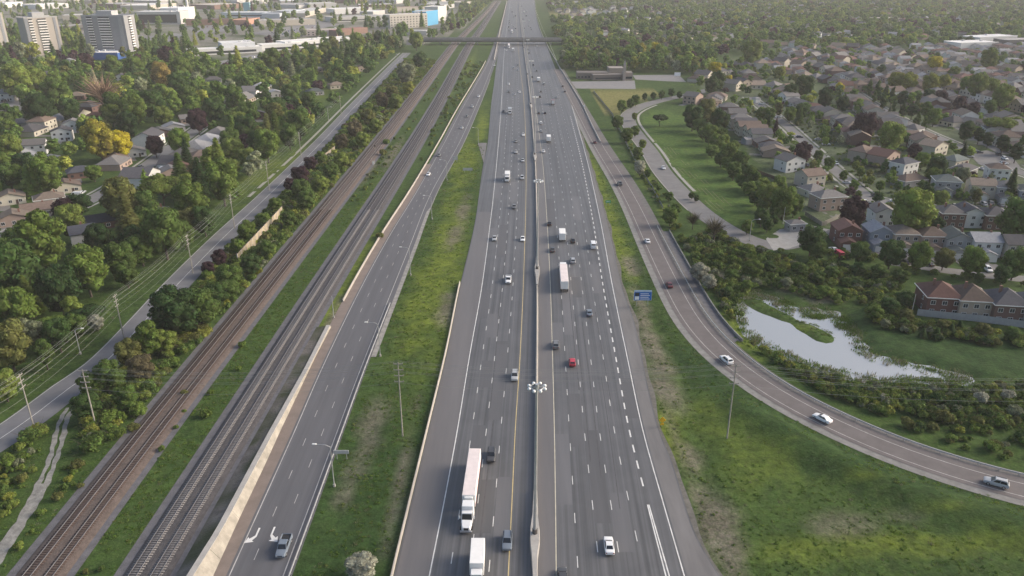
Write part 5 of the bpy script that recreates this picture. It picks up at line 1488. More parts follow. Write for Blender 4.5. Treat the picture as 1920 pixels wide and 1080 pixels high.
# bungalows and houses of the wooded quarter across the railway
gL = 'houses of the wooded quarter'
for a in [(25, 408, 12, 9, 1, 'gable_y', 'pale brick', 'tan', 'tan-roofed bungalow cut by the picture edge below the orange-lit ones', 32), (70, 392, 12, 9, 1, 'gable_x', 'beige', 'brown', 'bungalow with brown roof lit orange beside the big bright tree', 32), (92, 372, 12, 9, 1, 'hip', 'cream', 'tan', 'cream bungalow glowing in the evening sun', 32), (122, 349, 13, 9, 1, 'gable_y', 'cream', 'brown', 'bungalow with brown roof above the purple tree', 32),
          (18, 370, 12, 9, 1, 'gable_y', 'cream', 'tan', 'low garage-like bungalow at the picture edge', 32), (200, 412, 26, 9, 1, 'gable_x', 'brown brick', 'slate', 'long dark-roofed house row below the purple tree', 32), (158, 448, 9, 9, 2, 'gable_y', 'white', 'slate', 'white gabled house with round window at the dark row end', 122), (293, 400, 11, 9, 1, 'hip', 'brown brick', 'grey', 'grey roof half hidden among the roadside trees', 32),
          (150, 322, 12, 9, 1, 'hip', 'brown brick', 'slate', 'dark-roofed bungalow beside the tree-lined street', 32), (218, 297, 12, 9, 1, 'gable_y', 'white', 'brown', 'white bungalow with brown roof at the green lawns', 32), (250, 284, 12, 9, 1, 'gable_y', 'white', 'grey', 'white gabled bungalow above the green lawns', 32), (320, 322, 12, 9, 1, 'gable_y', 'pale brick', 'grey', 'grey bungalow beside the white van', 32), (335, 312, 10, 9, 1, 'gable_y', 'brown brick', 'red-brown', 'red-brown roofed bungalow by the conifer', 32),
          (380, 292, 13, 10, 1, 'hip', 'tan', 'brown', 'tan bungalow with brown hip roof under the bright green tree', 32), (65, 280, 13, 10, 2, 'gable_x', 'white', 'grey', 'white house with grey roof below the dark round tree', 20), (45, 292, 11, 9, 1, 'gable_y', 'white', 'pale grey', 'pale gabled house beside the white house', 20), (95, 299, 8, 8, 1, 'hip', 'grey', 'pale grey', 'pale grey shed roof between the white house and bright tree', 20), (118, 255, 11, 9, 2, 'gable_y', 'white', 'dark grey', 'house with two white front gables by the yellow tree', 20), (138, 240, 11, 9, 2, 'gable_y', 'white', 'grey', 'grey-roofed house with white gable behind the yellow tree', 20),
          (58, 230, 16, 9, 1, 'gable_x', 'grey', 'grey', 'long grey roof with white gable end among dark trees', 10), (300, 248, 13, 9, 1, 'gable_y', 'brown brick', 'grey', 'brown brick house with grey gable roof by the purple tree', 32), (325, 238, 13, 9, 1, 'gable_y', 'grey', 'pale grey', 'pale-roofed house next to the brown brick one', 32), (355, 222, 13, 9, 1, 'gable_x', 'pale brick', 'grey', 'grey-roofed house above the pale-roofed one', 32), (12, 182, 17, 11, 2, 'gable_x', 'white', 'pale grey', 'long white house with rounded white gable at the picture edge', 5), (90, 140, 13, 10, 1, 'hip', 'brown brick', 'grey', 'grey-purple hip roof among trees below the first tower', 15),
          (145, 180, 12, 10, 1, 'hip', 'brown brick', 'tan', 'grey-tan hip roof beside the bare tree', 15), (228, 150, 10, 9, 2, 'gable_y', 'white', 'grey', 'white gabled house between trees below the blue store', 15), (130, 120, 11, 9, 2, 'gable_y', 'white', 'pale grey', 'pale roof under the blue store', 15), (400, 150, 14, 10, 1, 'hip', 'grey', 'grey', 'grey hip roof among trees below the white school', 15), (520, 130, 14, 10, 1, 'hip', 'grey', 'grey', 'grey roof behind round trees near the school', 15), (590, 130, 14, 9, 1, 'hip', 'tan', 'grey', 'tan bungalow with grey roof near the local road', 30), (675, 128, 12, 9, 1, 'gable_y', 'tan', 'brown', 'brown gabled bungalow close to the local road bend', 30),
          (630, 160, 13, 9, 1, 'hip', 'beige', 'tan', 'beige bungalow behind the local road verge', 30), (590, 172, 13, 9, 1, 'hip', 'grey', 'green-grey', 'greenish roof among the trees by the local road', 30), (515, 175, 13, 9, 1, 'gable_y', 'grey', 'pale grey', 'pale grey roof in the wooded quarter centre', 30), (485, 215, 11, 9, 1, 'gable_y', 'brown brick', 'dark grey', 'dark roof beside the big green tree', 30), (180, 262 - 44, 12, 9, 1, 'hip', 'brown brick', 'red-brown', 'red-brown roof behind the bare tree', 15), (5, 555, 9, 9, 2, 'gable_y', 'white', 'grey', 'white house corner at the picture edge in deep shade', 20)]:
    H(a[0], a[1], a[9], a[2], a[3], a[4], a[5], a[6], a[7], a[8], 2 if a[1] > 330 else 1, 0, group=gL)
for pl in ([(170, 330), (215, 305), (270, 270), (330, 232)], [(255, 348), (310, 312), (360, 280), (410, 250)], [(40, 250), (110, 225), (190, 200)], [(430, 195), (490, 170)]):
    row(pl, 18, 0, (PAL[0], ['grey', 'dark grey', 'brown', 'pale grey']), gL, 'in the wooded quarter', 'overpass', storeys=(1, 1, 2))
# small outbuildings
H(1491, 420, 10, 6.5, 5, 1, 'hip', 'grey', 'grey', 'small hipped pump house on the concrete yard', 2, 0, name='pump_house', cat='shed')
H(1418, 186, 30, 5, 4, 1, 'hip', 'white', 'pale grey', 'white garden shed beside the parked boat pad', 0, 0, name='garden_shed', cat='shed')
H(1400, 262, 30, 5, 4, 1, 'gable_x', 'blue-grey', 'pale grey', 'pale garden shed behind the field trees', 0, 0, name='garden_shed', cat='shed')

# ------------------------------------------------------------------ towers, schools, warehouses
def facade_windows(t, w, d, h, nx, nz, ww, wh, z0=1.8, faces=(0,), gap=None):
    me = MB().box(-ww / 2, ww / 2, -.08, .02, -wh / 2, wh / 2).mesh('window')
    for f in faces:
        L = w if f % 2 == 0 else d
        n = nx if f % 2 == 0 else max(1, int(nx * d / w))
        for i in range(n):
            for k in range(nz):
                o = part('window', me, t, win_m)
                u = (i + .5) / n * L - L / 2
                z = z0 + k * (h - z0) / nz
                o.location = [(u, -d / 2, z), (w / 2, u, z), (-u, d / 2, z), (-w / 2, -u, z)][f]
                o.rotation_euler.z = [0, math.pi / 2, math.pi, -math.pi / 2][f]
def tower(px, py, rz, w, d, h, label, wall, accent):
    x, y = G(px, py)
    HOUSES.append((x, y, w * .6))
    t = thing('apartment_tower', (x, y, 0), R(rz), label, 'tower', 'apartment towers')
    part('wall', MB().box(-w / 2, w / 2, -d / 2, d / 2, 0, h).mesh('wall'), t, M(label[:12] + '_wall', wall, .85, .06, .2))
    part('penthouse', MB().box(-w * .18, w * .18, -d * .3, d * .3, h + .003, h + 5).mesh('penthouse'), t, M('tower_top', (.40, .40, .40), .8))
    part('parapet', MB().box(-w / 2 - .2, w / 2 + .2, -d / 2 - .2, -d / 2 + .3, h - .4, h + .9).box(-w / 2 - .2, w / 2 + .2, d / 2 - .3, d / 2 + .2, h - .4, h + .9).mesh('parapet'), t, M('tower_top', (.40, .40, .40), .8))
    n = 15
    bal = MB().box(-w * .13, w * .13, -1.1, .0, 0, 1.25).mesh('balcony')
    bal2 = MB().box(-w * .06, w * .06, -1.1, .0, 0, 1.25).mesh('balcony')
    rec = MB().box(-w * .13, w * .13, -.06, .02, 1.27, 2.6).mesh('window')
    rec2 = MB().box(-w * .06, w * .06, -.06, .02, 1.27, 2.6).mesh('window')
    bm_ = M('balcony_white', (.72, .70, .67), .7)
    for k in range(n):
        z = 2.0 + k * (h - 3) / n
        for xx, mb_, mr in ((.02 * w, bal, rec), (-.32 * w, bal2, rec2)):
            o = part('balcony', mb_, t, bm_); o.location = (xx, -d / 2, z)
            o = part('window', mr, t, win_m); o.location = (xx, -d / 2, z)
        o = part('balcony', bal2, t, bm_); o.location = (w / 2, 0, z); o.rotation_euler.z = math.pi / 2
        o = part('window', rec2, t, win_m); o.location = (w / 2, 0, z); o.rotation_euler.z = math.pi / 2
    part('stair_strip', MB().box(w * .36, w * .44, -d / 2 - .35, -d / 2 + .01, 0, h - .5).mesh('stair_strip'), t, M('tower_accent_' + label[:6], accent, .85))
    part('stair_strip', MB().box(-w * .49, -w * .4, -d / 2 - .35, -d / 2 + .01, 0, h - .5).mesh('stair_strip'), t, M('tower_accent_' + label[:6], accent, .85))
tower(216, 104, -3, 50, 24, 45, 'wide grey apartment tower above the blue store', (.28, .28, .29), (.34, .34, .34))
tower(86, 110, 47, 34, 24, 45, 'cream-sided apartment tower turned towards the evening sun', (.40, .36, .32), (.24, .25, .27))
tower(-14, 98, 47, 34, 24, 45, 'apartment tower cut by the picture edge', (.47, .43, .38), (.30, .31, .33))

def block(px0, py0, px1, py1, depth, h, wall, roofc, label, name='warehouse', cat='warehouse', nx=0, nz=1, faces=(0,), unit=0, ww=2.2, wh=1.4, band=None, group='industrial buildings'):
    A, B = np.array(G(px0, py0)), np.array(G(px1, py1))
    L = float(np.hypot(*(B - A)))
    a = math.atan2(*(B - A)[::-1])
    c = (A + B) / 2 + np.array([-math.sin(a), math.cos(a)]) * depth / 2
    HOUSES.append((*c, max(4, min(L, depth) * .6)))
    for u in np.arange(-L / 2, L / 2, 12):
        HOUSES.append((c[0] + math.cos(a) * u, c[1] + math.sin(a) * u, depth * .55))
    t = thing(name, (*c, 0), a, label, cat, group)
    part('wall', MB().box(-L / 2, L / 2, -depth / 2, depth / 2, 0, h).mesh('wall'), t, siding, wall)
    part('roof', MB().box(-L / 2 + .4, L / 2 - .4, -depth / 2 + .4, depth / 2 - .4, h + .003, h + .3).mesh('roof'), t, shingle, roofc)
    part('parapet', MB().box(-L / 2 - .1, L / 2 + .1, -depth / 2 - .1, -depth / 2 + .3, h - .5, h + .7).box(-L / 2 - .1, L / 2 + .1, depth / 2 - .3, depth / 2 + .1, h - .5, h + .7).mesh('parapet'), t, siding, tuple(min(.8, q * 1.12) for q in wall))
    if band:
        part('window_band', MB().box(-L * .42, L * .42, -depth / 2 - .06, -depth / 2 + .01, h * band[0], h * band[1]).mesh('window_band'), t, win_m)
    if nx:
        facade_windows(t, L, depth, h, nx, nz, ww, wh, faces=faces)
    um = MB().box(-1.6, 1.6, -1.2, 1.2, h + .31, h + 1.9).mesh('roof_unit', .1)
    for i in range(unit):
        o = part('roof_unit', um, t, M('roof_unit_grey', (.55, .55, .55), .6))
        o.location = (random.uniform(-.42, .42) * L, random.uniform(-.35, .35) * depth, 0)
    return t
wh, lg, mg, bg, br, dk = (.66, .65, .63), (.50, .49, .47), (.33, .32, .31), (.46, .42, .36), (.22, .14, .11), (.12, .115, .115)
block(160, 112, 222, 112, 26, 7, (.05, .14, .40), wh, 'flat blue store with white roof below the grey tower', 'store', 'store', unit=2)
block(352, 105, 492, 98, 16, 6.5, wh, wh, 'long white school building with dark window band', 'school', 'school', band=(.2, .6), unit=3)
block(418, 100, 480, 97, 30, 11, (.6, .61, .62), wh, 'taller white centre block of the school', 'school', 'school', band=(.15, .5), unit=4)
block(492, 96, 560, 92, 18, 7, wh, wh, 'white school wing behind dark conifers', 'school', 'school', band=(.15, .5), unit=1)
block(536, 92, 662, 82, 24, 8, wh, wh, 'white-roofed hall behind the row of round trees', 'school', 'school', band=(.2, .5), unit=2)
block(567, 68, 640, 66, 20, 8, (.60, .50, .47), bg, 'pale pink office building with flat roof', unit=2, nx=9, nz=2)
block(632, 68, 690, 62, 16, 8, br, (.30, .14, .13), 'red brick wing next to the pale pink office')
block(732, 54, 802, 50, 22, 21, (.50, .47, .42), lg, 'five storey beige hotel beside the railway', 'hotel', 'hotel', nx=12, nz=5, unit=3, ww=2.4, wh=1.6, group='hotel buildings')
block(800, 49, 822, 45, 26, 23, (.10, .34, .55), lg, 'bright blue end block of the hotel', 'hotel', 'hotel', group='hotel buildings')
block(822, 40, 838, 37, 26, 25, (.62, .60, .56), lg, 'pale end tower of the hotel by the railway trees', 'hotel', 'hotel', group='hotel buildings')
block(748, 66, 800, 66, 14, 6, lg, wh, 'white flat store in front of the hotel')
block(255, 45, 340, 45, 40, 20, lg, wh, 'large pale factory with black louvred front', nx=0, band=(.1, .8), unit=5, name='factory', cat='factory')
block(338, 42, 368, 38, 36, 24, wh, wh, 'tall white factory end block under the chimney', unit=3, name='factory', cat='factory')
block(112, 62, 165, 58, 26, 9, dk, mg, 'dark flat building between the two towers', band=(.3, .6))
block(118, 38, 162, 37, 40, 8, bg, lg, 'beige hall behind the gap of the towers')
block(350, 48, 430, 46, 24, 9, br, dk, 'long dark brown hall in front of the factory')
block(415, 33, 545, 33, 40, 9, (.45, .52, .55), wh, 'long pale blue-white hall in the industrial park', band=(.3, .55), unit=4)
block(458, 26, 470, 26, 14, 22, (.28, .50, .54), wh, 'square teal tower of the industrial park', 'silo_tower', 'tower')
block(462, 47, 488, 42, 24, 8, (.45, .24, .17), (.42, .25, .18), 'orange brick hall in the industrial park')
block(486, 50, 592, 46, 34, 9, bg, mg, 'wide beige hall with grey roof in the industrial park', unit=4)
block(525, 35, 572, 26, 36, 9, (.42, .46, .50), (.45, .47, .49), 'blue-grey roofed hall by the pale blue one')
block(572, 33, 612, 22, 36, 8, bg, lg, 'beige hall set at a slant in the industrial park')
block(624, 42, 722, 38, 40, 8, lg, mg, 'grey hall behind the brick wing', unit=3, band=(.2, .45))
block(628, 27, 702, 24, 44, 10, wh, wh, 'bright white-roofed hall in the far industrial park', unit=3)
block(700, 31, 722, 28, 30, 9, lg, wh, 'small white hall beside the bright white-roofed one')
block(805, 12, 863, 11, 30, 9, wh, lg, 'white-fronted long store before the railway bend', band=(.1, .4))
block(866, 12, 890, 10, 34, 9, bg, bg, 'beige hall closest to the railway bend')
block(745, 22, 800, 20, 30, 8, bg, br, 'brown-roofed hall in the far park')
block(870, 0, 915, -1, 50, 9, lg, wh, 'last pale hall before the railway vanishes')
k = 0
for py, n in ((16, 9), (8, 10), (1, 10), (-5, 9)):
    for i in range(n):
        px = -40 + (i + random.uniform(.1, .5)) * 900 / n
        col = random.choice([wh, lg, bg, mg, br, lg, wh])
        W = random.uniform(35, 65)
        block(px, py + random.uniform(-2, 2), px + W, py + random.uniform(-3, 1), random.uniform(40, 90), random.uniform(7, 11), col, random.choice([wh, lg, mg, bg, wh]),
              f'{ {wh: "white", lg: "pale grey", bg: "beige", mg: "grey", br: "brown"}[col]} flat hall, {["nearer", "second", "third", "last"][k]} row of the industrial park', unit=1)
        PENDING[-1] = (PENDING[-1][0], 'overpass')
    k += 1
x, y = G(355, 36)
ch = thing('chimney_stack', (x, y, 0), 0, 'tall white chimney stack rising from the factory', 'chimney')
part('shaft', MB().tube([(0, 0, 0), (0, 0, 48)], [2.6, 2.0], 12).mesh('shaft'), ch, M('stack_white', (.66, .65, .63), .8))
part('rim', MB().tube([(0, 0, 46), (0, 0, 48.4)], 2.35, 12).mesh('rim'), ch, M('stack_grey', (.3, .3, .3), .8))
# the church and school by the car park
block(1082, 148, 1140, 148, 14, 5.2, (.20, .17, .15), (.17, .155, .145), 'long low brown brick hall of the church by the car park', 'church', 'church', nx=9, nz=1, ww=1.6, wh=1.2, group='church buildings')
block(1112, 151, 1168, 150, 11, 4.5, (.17, .145, .13), (.20, .18, .165), 'low dark front wing of the church with bands', 'church', 'church', band=(.3, .55), group='church buildings')
block(1141, 145, 1170, 145, 16, 8, (.30, .25, .21), (.28, .25, .23), 'taller flat-roofed nave of the church', 'church', 'church', group='church buildings')
block(1168, 150.5, 1186, 150.5, 10, 6.5, (.30, .25, .22), (.27, .25, .23), 'pale brick end block of the church', 'church', 'church', band=(.2, .5), group='church buildings')
x, y = G(1170, 151)
sp = thing('bell_tower', (x, y, 0), 0, 'slim square bell tower beside the church nave', 'tower')
part('shaft', MB().box(-1.3, 1.3, -1.3, 1.3, 0, 14).mesh('shaft'), sp, M('bell_brick', (.34, .29, .25), .9))
part('spire', MB().loft([[(-1.3, -1.3, 14.003), (1.3, -1.3, 14.003), (1.3, 1.3, 14.003), (-1.3, 1.3, 14.003)], [(-.12, -.12, 19), (.12, -.12, 19), (.12, .12, 19), (-.12, .12, 19)]]).mesh('spire'), sp, M('spire_grey', (.25, .24, .23), .7))
block(1800, 92, 1870, 90, 30, 7, wh, wh, 'white flat-roofed school among the suburb trees', 'school', 'school', unit=2, group='suburb school')
block(1835, 84, 1905, 80, 26, 9, (.55, .55, .56), (.6, .6, .6), 'white gabled gymnasium behind the suburb school', 'school', 'school', unit=1, group='suburb school')
block(1890, 88, 1960, 86, 26, 8, dk, mg, 'dark school wing beside the white gymnasium', 'school', 'school', group='suburb school')
block(1640, 42, 1690, 42, 26, 7, (.5, .45, .38), bg, 'sandy flat building in the far hillside wood', 'school', 'school', group='suburb school')
struct(sheet('school_yard', WP([(1800, 96), (1890, 92), (1900, 98), (1810, 104)]), .03, M('yard_sand', (.40, .35, .27), .9)))

# ------------------------------------------------------------------ foliage prototypes
GREENS = {'dark green': (.032, .062, .018), 'deep green': (.050, .090, .023), 'mid green': (.078, .122, .027), 'fresh green': (.108, .158, .030), 'light green': (.150, .192, .040), 'yellow-green': (.205, .220, .040), 'olive': (.115, .122, .036),
          'purple': (.046, .024, .030), 'yellow': (.42, .35, .025), 'golden olive': (.26, .23, .035), 'pale blossoming': (.30, .30, .23), 'grey-green': (.160, .178, .105), 'tan bare': (.29, .20, .145), 'russet': (.23, .17, .05), 'brown': (.105, .090, .050)}
leaf_one = leaf_mat('leaf_single')
leaf_wood = leaf_mat('leaf_wood', [tuple(min(.4, 1.5 * q) for q in GREENS[k]) for k in ('deep green', 'mid green', 'fresh green', 'mid green', 'light green', 'dark green', 'fresh green', 'olive', 'mid green', 'fresh green', 'deep green', 'yellow-green', 'mid green', 'light green', 'grey-green', 'fresh green', 'deep green', 'mid green', 'purple', 'fresh green')])
leaf_bush = leaf_mat('leaf_bush', [GREENS[k] for k in ('mid green', 'fresh green', 'light green', 'fresh green', 'light green', 'olive', 'grey-green', 'fresh green', 'yellow-green', 'light green', 'mid green', 'fresh green')])
bark = M('bark', (.085, .07, .058), .95, .25, 3)
ICO = {}
def ico(n):
    if n not in ICO:
        bm = bmesh.new(); bmesh.ops.create_icosphere(bm, subdivisions=n, radius=1)
        bm.verts.ensure_lookup_table()
        ICO[n] = (np.array([v.co[:] for v in bm.verts]), np.array([[v.index for v in f.verts] for f in bm.faces]))
        bm.free()
    return ICO[n]
def leaves_mesh(name, balls, nleaf, size, mat, r, core=1, droop=0.0, icon=1, flat=.36):
    """crown of many small leaf faces laid over a cluster of rounded clumps, each clump with a dense inside"""
    balls = np.array(balls, float)              # x, y, z, rx, rz
    V, F = [], []
    n0 = 0
    if core:
        iv, jf = ico(icon)
        for b in balls:
            q = iv * (1 + r.normal(0, .10, (len(iv), 1)))
            V.append(q * np.array([b[3], b[3], b[4]]) * .80 + b[:3])
            F.append(jf + n0); n0 += len(iv)
    w = balls[:, 3] ** 2
    pick = r.choice(len(balls), nleaf, p=w / w.sum())
    d = r.normal(size=(nleaf, 3)); d /= np.linalg.norm(d, axis=1)[:, None]
    d[:, 2] = np.where(d[:, 2] < -.35, -d[:, 2], d[:, 2])
    b = balls[pick]
    rad = .86 + .22 * r.random(nleaf)
    c = b[:, :3] + d * np.stack([b[:, 3], b[:, 3], b[:, 4]], 1) * rad[:, None]
    keep = np.ones(nleaf, bool)
    for k, q in enumerate(balls):                # drop leaves buried inside another clump
        u = (c - q[:3]) / np.array([q[3], q[3], q[4]])
        keep &= (np.einsum('ij,ij->i', u, u) > .62) | (pick == k)
    c, d = c[keep], d[keep]
    m = len(c)
    nrm = d + r.normal(0, flat, (m, 3)); nrm /= np.linalg.norm(nrm, axis=1)[:, None]
    u = np.cross(nrm, r.normal(size=(m, 3))); u /= np.linalg.norm(u, axis=1)[:, None]
    v = np.cross(nrm, u)
    s = size * (.6 + .8 * r.random((m, 1)))
    bend = nrm * s * .22
    Q = np.stack([c - u * s - bend, c + v * s * .55, c + u * s - bend, c - v * s * .55], 1).reshape(-1, 3)
    if droop:
        Q[:, 2] -= droop * r.random(len(Q)) * np.hypot(Q[:, 0], Q[:, 1])
    i = np.arange(m) * 4 + n0
    V.append(Q)
    F.append(np.stack([i, i + 1, i + 2], 1)); F.append(np.stack([i, i + 2, i + 3], 1))
    return npmesh(name, np.vstack(V), np.vstack(F), mat, smooth=False)
def clumps(form, r, n):
    out = []
    for i in range(n):
        if form == 'column':
            t = (i + .5) / n; z = 1.6 + 8.0 * t; q = 1.5 * math.sin(math.pi * (.18 + .78 * t)) ** .8
            a = r.random() * 6.28; out.append((q * .45 * math.cos(a), q * .45 * math.sin(a), z, q * .78, 1.1))
        elif form == 'wide':
            a = i * 2.4; q = 3.6 * math.sqrt((i + .4) / n); out.append((q * math.cos(a), q * math.sin(a), 6.0 - q * .28 + r.normal(0, .35), 1.6 + .4 * r.random(), 1.25))
        elif form == 'oval':
            t = (i + .5) / n; z = 2.6 + 6.2 * t; q = 2.35 * math.sin(math.pi * (.16 + .72 * t)) ; a = i * 2.4
            out.append((q * .62 * math.cos(a), q * .62 * math.sin(a), z, 1.15 + .45 * r.random(), 1.25))
        elif form == 'shrub':
            a = i * 2.4; q = 1.05 * math.sqrt(i / n); out.append((q * math.cos(a), q * math.sin(a), .95 + .35 * r.random() - q * .25, .62 + .2 * r.random(), .75))
        else:
            zc = 1 - 2 * (i + .5) / n; a = i * 2.4 + r.random() * .6; q = math.sqrt(1 - zc * zc)
            k = .80 + .3 * r.random()
            out.append((2.35 * q * math.cos(a) * k, 2.35 * q * math.sin(a) * k, 5.3 + 3.1 * zc * k, 1.35 + .5 * r.random(), 1.4 + .4 * r.random()))
    if form == 'round':
        out.append((0, 0, 5.3, 2.4, 3.1))
    return out
def conifer_mesh(name, r, n, size, mat):
    V, F = [], []
    iv, jf = ico(1)
    m = n
    t = r.random(m) ** .75
    z = 9.9 - t * 8.9
    rad = (.12 + 2.3 * t) * (.75 + .35 * ((z * 1.35) % 1.0)) * (.8 + .25 * r.random(m))
    a = r.random(m) * 6.283
    c = np.stack([rad * np.cos(a), rad * np.sin(a), z - .25 * rad], 1)
    out = np.stack([np.cos(a), np.sin(a), np.full(m, -.25)], 1)
    side = np.stack([-np.sin(a), np.cos(a), np.zeros(m)], 1) + r.normal(0, .25, (m, 3))
    s = size * (.6 + .8 * r.random((m, 1)))
    Q = np.stack([c - out * s * 1.1, c + side * s * .5, c + out * s, c - side * s * .5], 1).reshape(-1, 3)
    ring = lambda z_, q: [(q * math.cos(b) , q * math.sin(b), z_) for b in np.linspace(0, 6.283, 8, endpoint=False)]
    core = np.array(sum([ring(z_, q) for z_, q in ((1.0, 1.7), (4, 1.15), (7, .6), (9.6, .05))], []))
    V = np.vstack([core, Q])
    for k in range(3):
        for j in range(8):
            p, q = k * 8 + j, k * 8 + (j + 1) % 8
            F += [(p, q, q + 8), (p, q + 8, p + 8)]
    i = np.arange(m) * 4 + len(core)
    F = np.vstack([np.array(F), np.stack([i, i + 1, i + 2], 1), np.stack([i, i + 2, i + 3], 1)])
    return npmesh(name, V, F, mat)
def trunk_mesh(r, h0, lean=.25, limbs=5, rr=.26):
    b = MB()
    top = (r.normal(0, lean), r.normal(0, lean), h0)
    b.tube([(0, 0, -.3), (top[0] * .4, top[1] * .4, h0 * .5), top], [rr, rr * .75, rr * .5], 6)
    for i in range(limbs):
        a = i * 2.4 + r.random()
        z = h0 * (.55 + .4 * r.random())
        L = 1.6 + r.random()
        b.tube([(top[0] * z / h0, top[1] * z / h0, z), (L * .5 * math.cos(a), L * .5 * math.sin(a), z + .9), (L * math.cos(a), L * math.sin(a), z + 2.0)], [rr * .42, rr * .3, rr * .12], 5)
    return b.mesh('trunk')
def twig_crown(r, mat):
    b = MB()
    for i in range(230):
        a = r.random() * 6.28; e = .25 + 1.2 * r.random()
        L = 2.2 + 2.6 * r.random()
        z0 = 2.6 + 2.5 * r.random()
        d = np.array([math.cos(a) * math.cos(e), math.sin(a) * math.cos(e), math.sin(e)])
        p = np.array([0, 0, z0]) + d * .4
        q = p + d * L * .6 + r.normal(0, .25, 3); s = q + d * L * .5 + r.normal(0, .35, 3)
        b.tube([p, q, s], [.085, .06, .02], 3)
    return b.mesh('crown')
PROTO = {}
NV = {'round': 4, 'oval': 2, 'column': 2, 'wide': 2, 'conifer': 2, 'shrub': 4}
RAD0 = {'round': 3.9, 'oval': 2.75, 'column': 1.95, 'wide': 4.6, 'conifer': 2.4, 'shrub': 1.75, 'bare': 3.2}
HGT0 = {'round': 9.9, 'oval': 9.6, 'column': 10.2, 'wide': 7.6, 'conifer': 10.0, 'shrub': 2.1, 'bare': 9.0}
CEN0 = {'round': 5.3, 'oval': 5.4, 'column': 5.8, 'wide': 5.4, 'conifer': 5.0, 'shrub': 1.0, 'bare': 5.5}
for form, nv in NV.items():
    for k in range(nv):
        r = np.random.default_rng(hash((form == 'round', len(form), k)) % 99991 + 17 * k)
        for lod in (0, 1):
            if form == 'conifer':
                me = conifer_mesh(f'crown_{form}', r, 1500 if lod == 0 else 360, .34 if lod == 0 else .62, leaf_one if lod == 0 else leaf_wood)
            elif form == 'shrub':
                me = leaves_mesh(f'crown_{form}', clumps(form, r, 8 if lod == 0 else 5), 620 if lod == 0 else 190, .20 if lod == 0 else .33, leaf_one if lod == 0 else leaf_bush, r, icon=1)
            else:
                nb = {'round': (15, 8), 'oval': (10, 6), 'column': (9, 5), 'wide': (12, 7)}[form][lod]
                me = leaves_mesh(f'crown_{form}', clumps(form, r, nb), 3000 if lod == 0 else 420, .30 if lod == 0 else .68, leaf_one if lod == 0 else leaf_wood, r, icon=2 if lod == 0 else 1)
            tr_ = trunk_mesh(r, 3.4 if form in ('round', 'wide', 'oval') else 2.6, limbs=5 if form in ('round', 'wide') else 2) if form not in ('shrub',) else trunk_mesh(r, .7, .1, 3, .08)
            if lod == 0:
                tr_.materials.append(bark)
            PROTO[(form, k, lod)] = (me, tr_)
r = np.random.default_rng(77)
PROTO[('bare', 0, 0)] = (twig_crown(r, None), trunk_mesh(r, 4.2))
PROTO[('bare', 0, 0)][0].materials.append(leaf_one)
PROTO[('bare', 0, 0)][1].materials.append(bark)

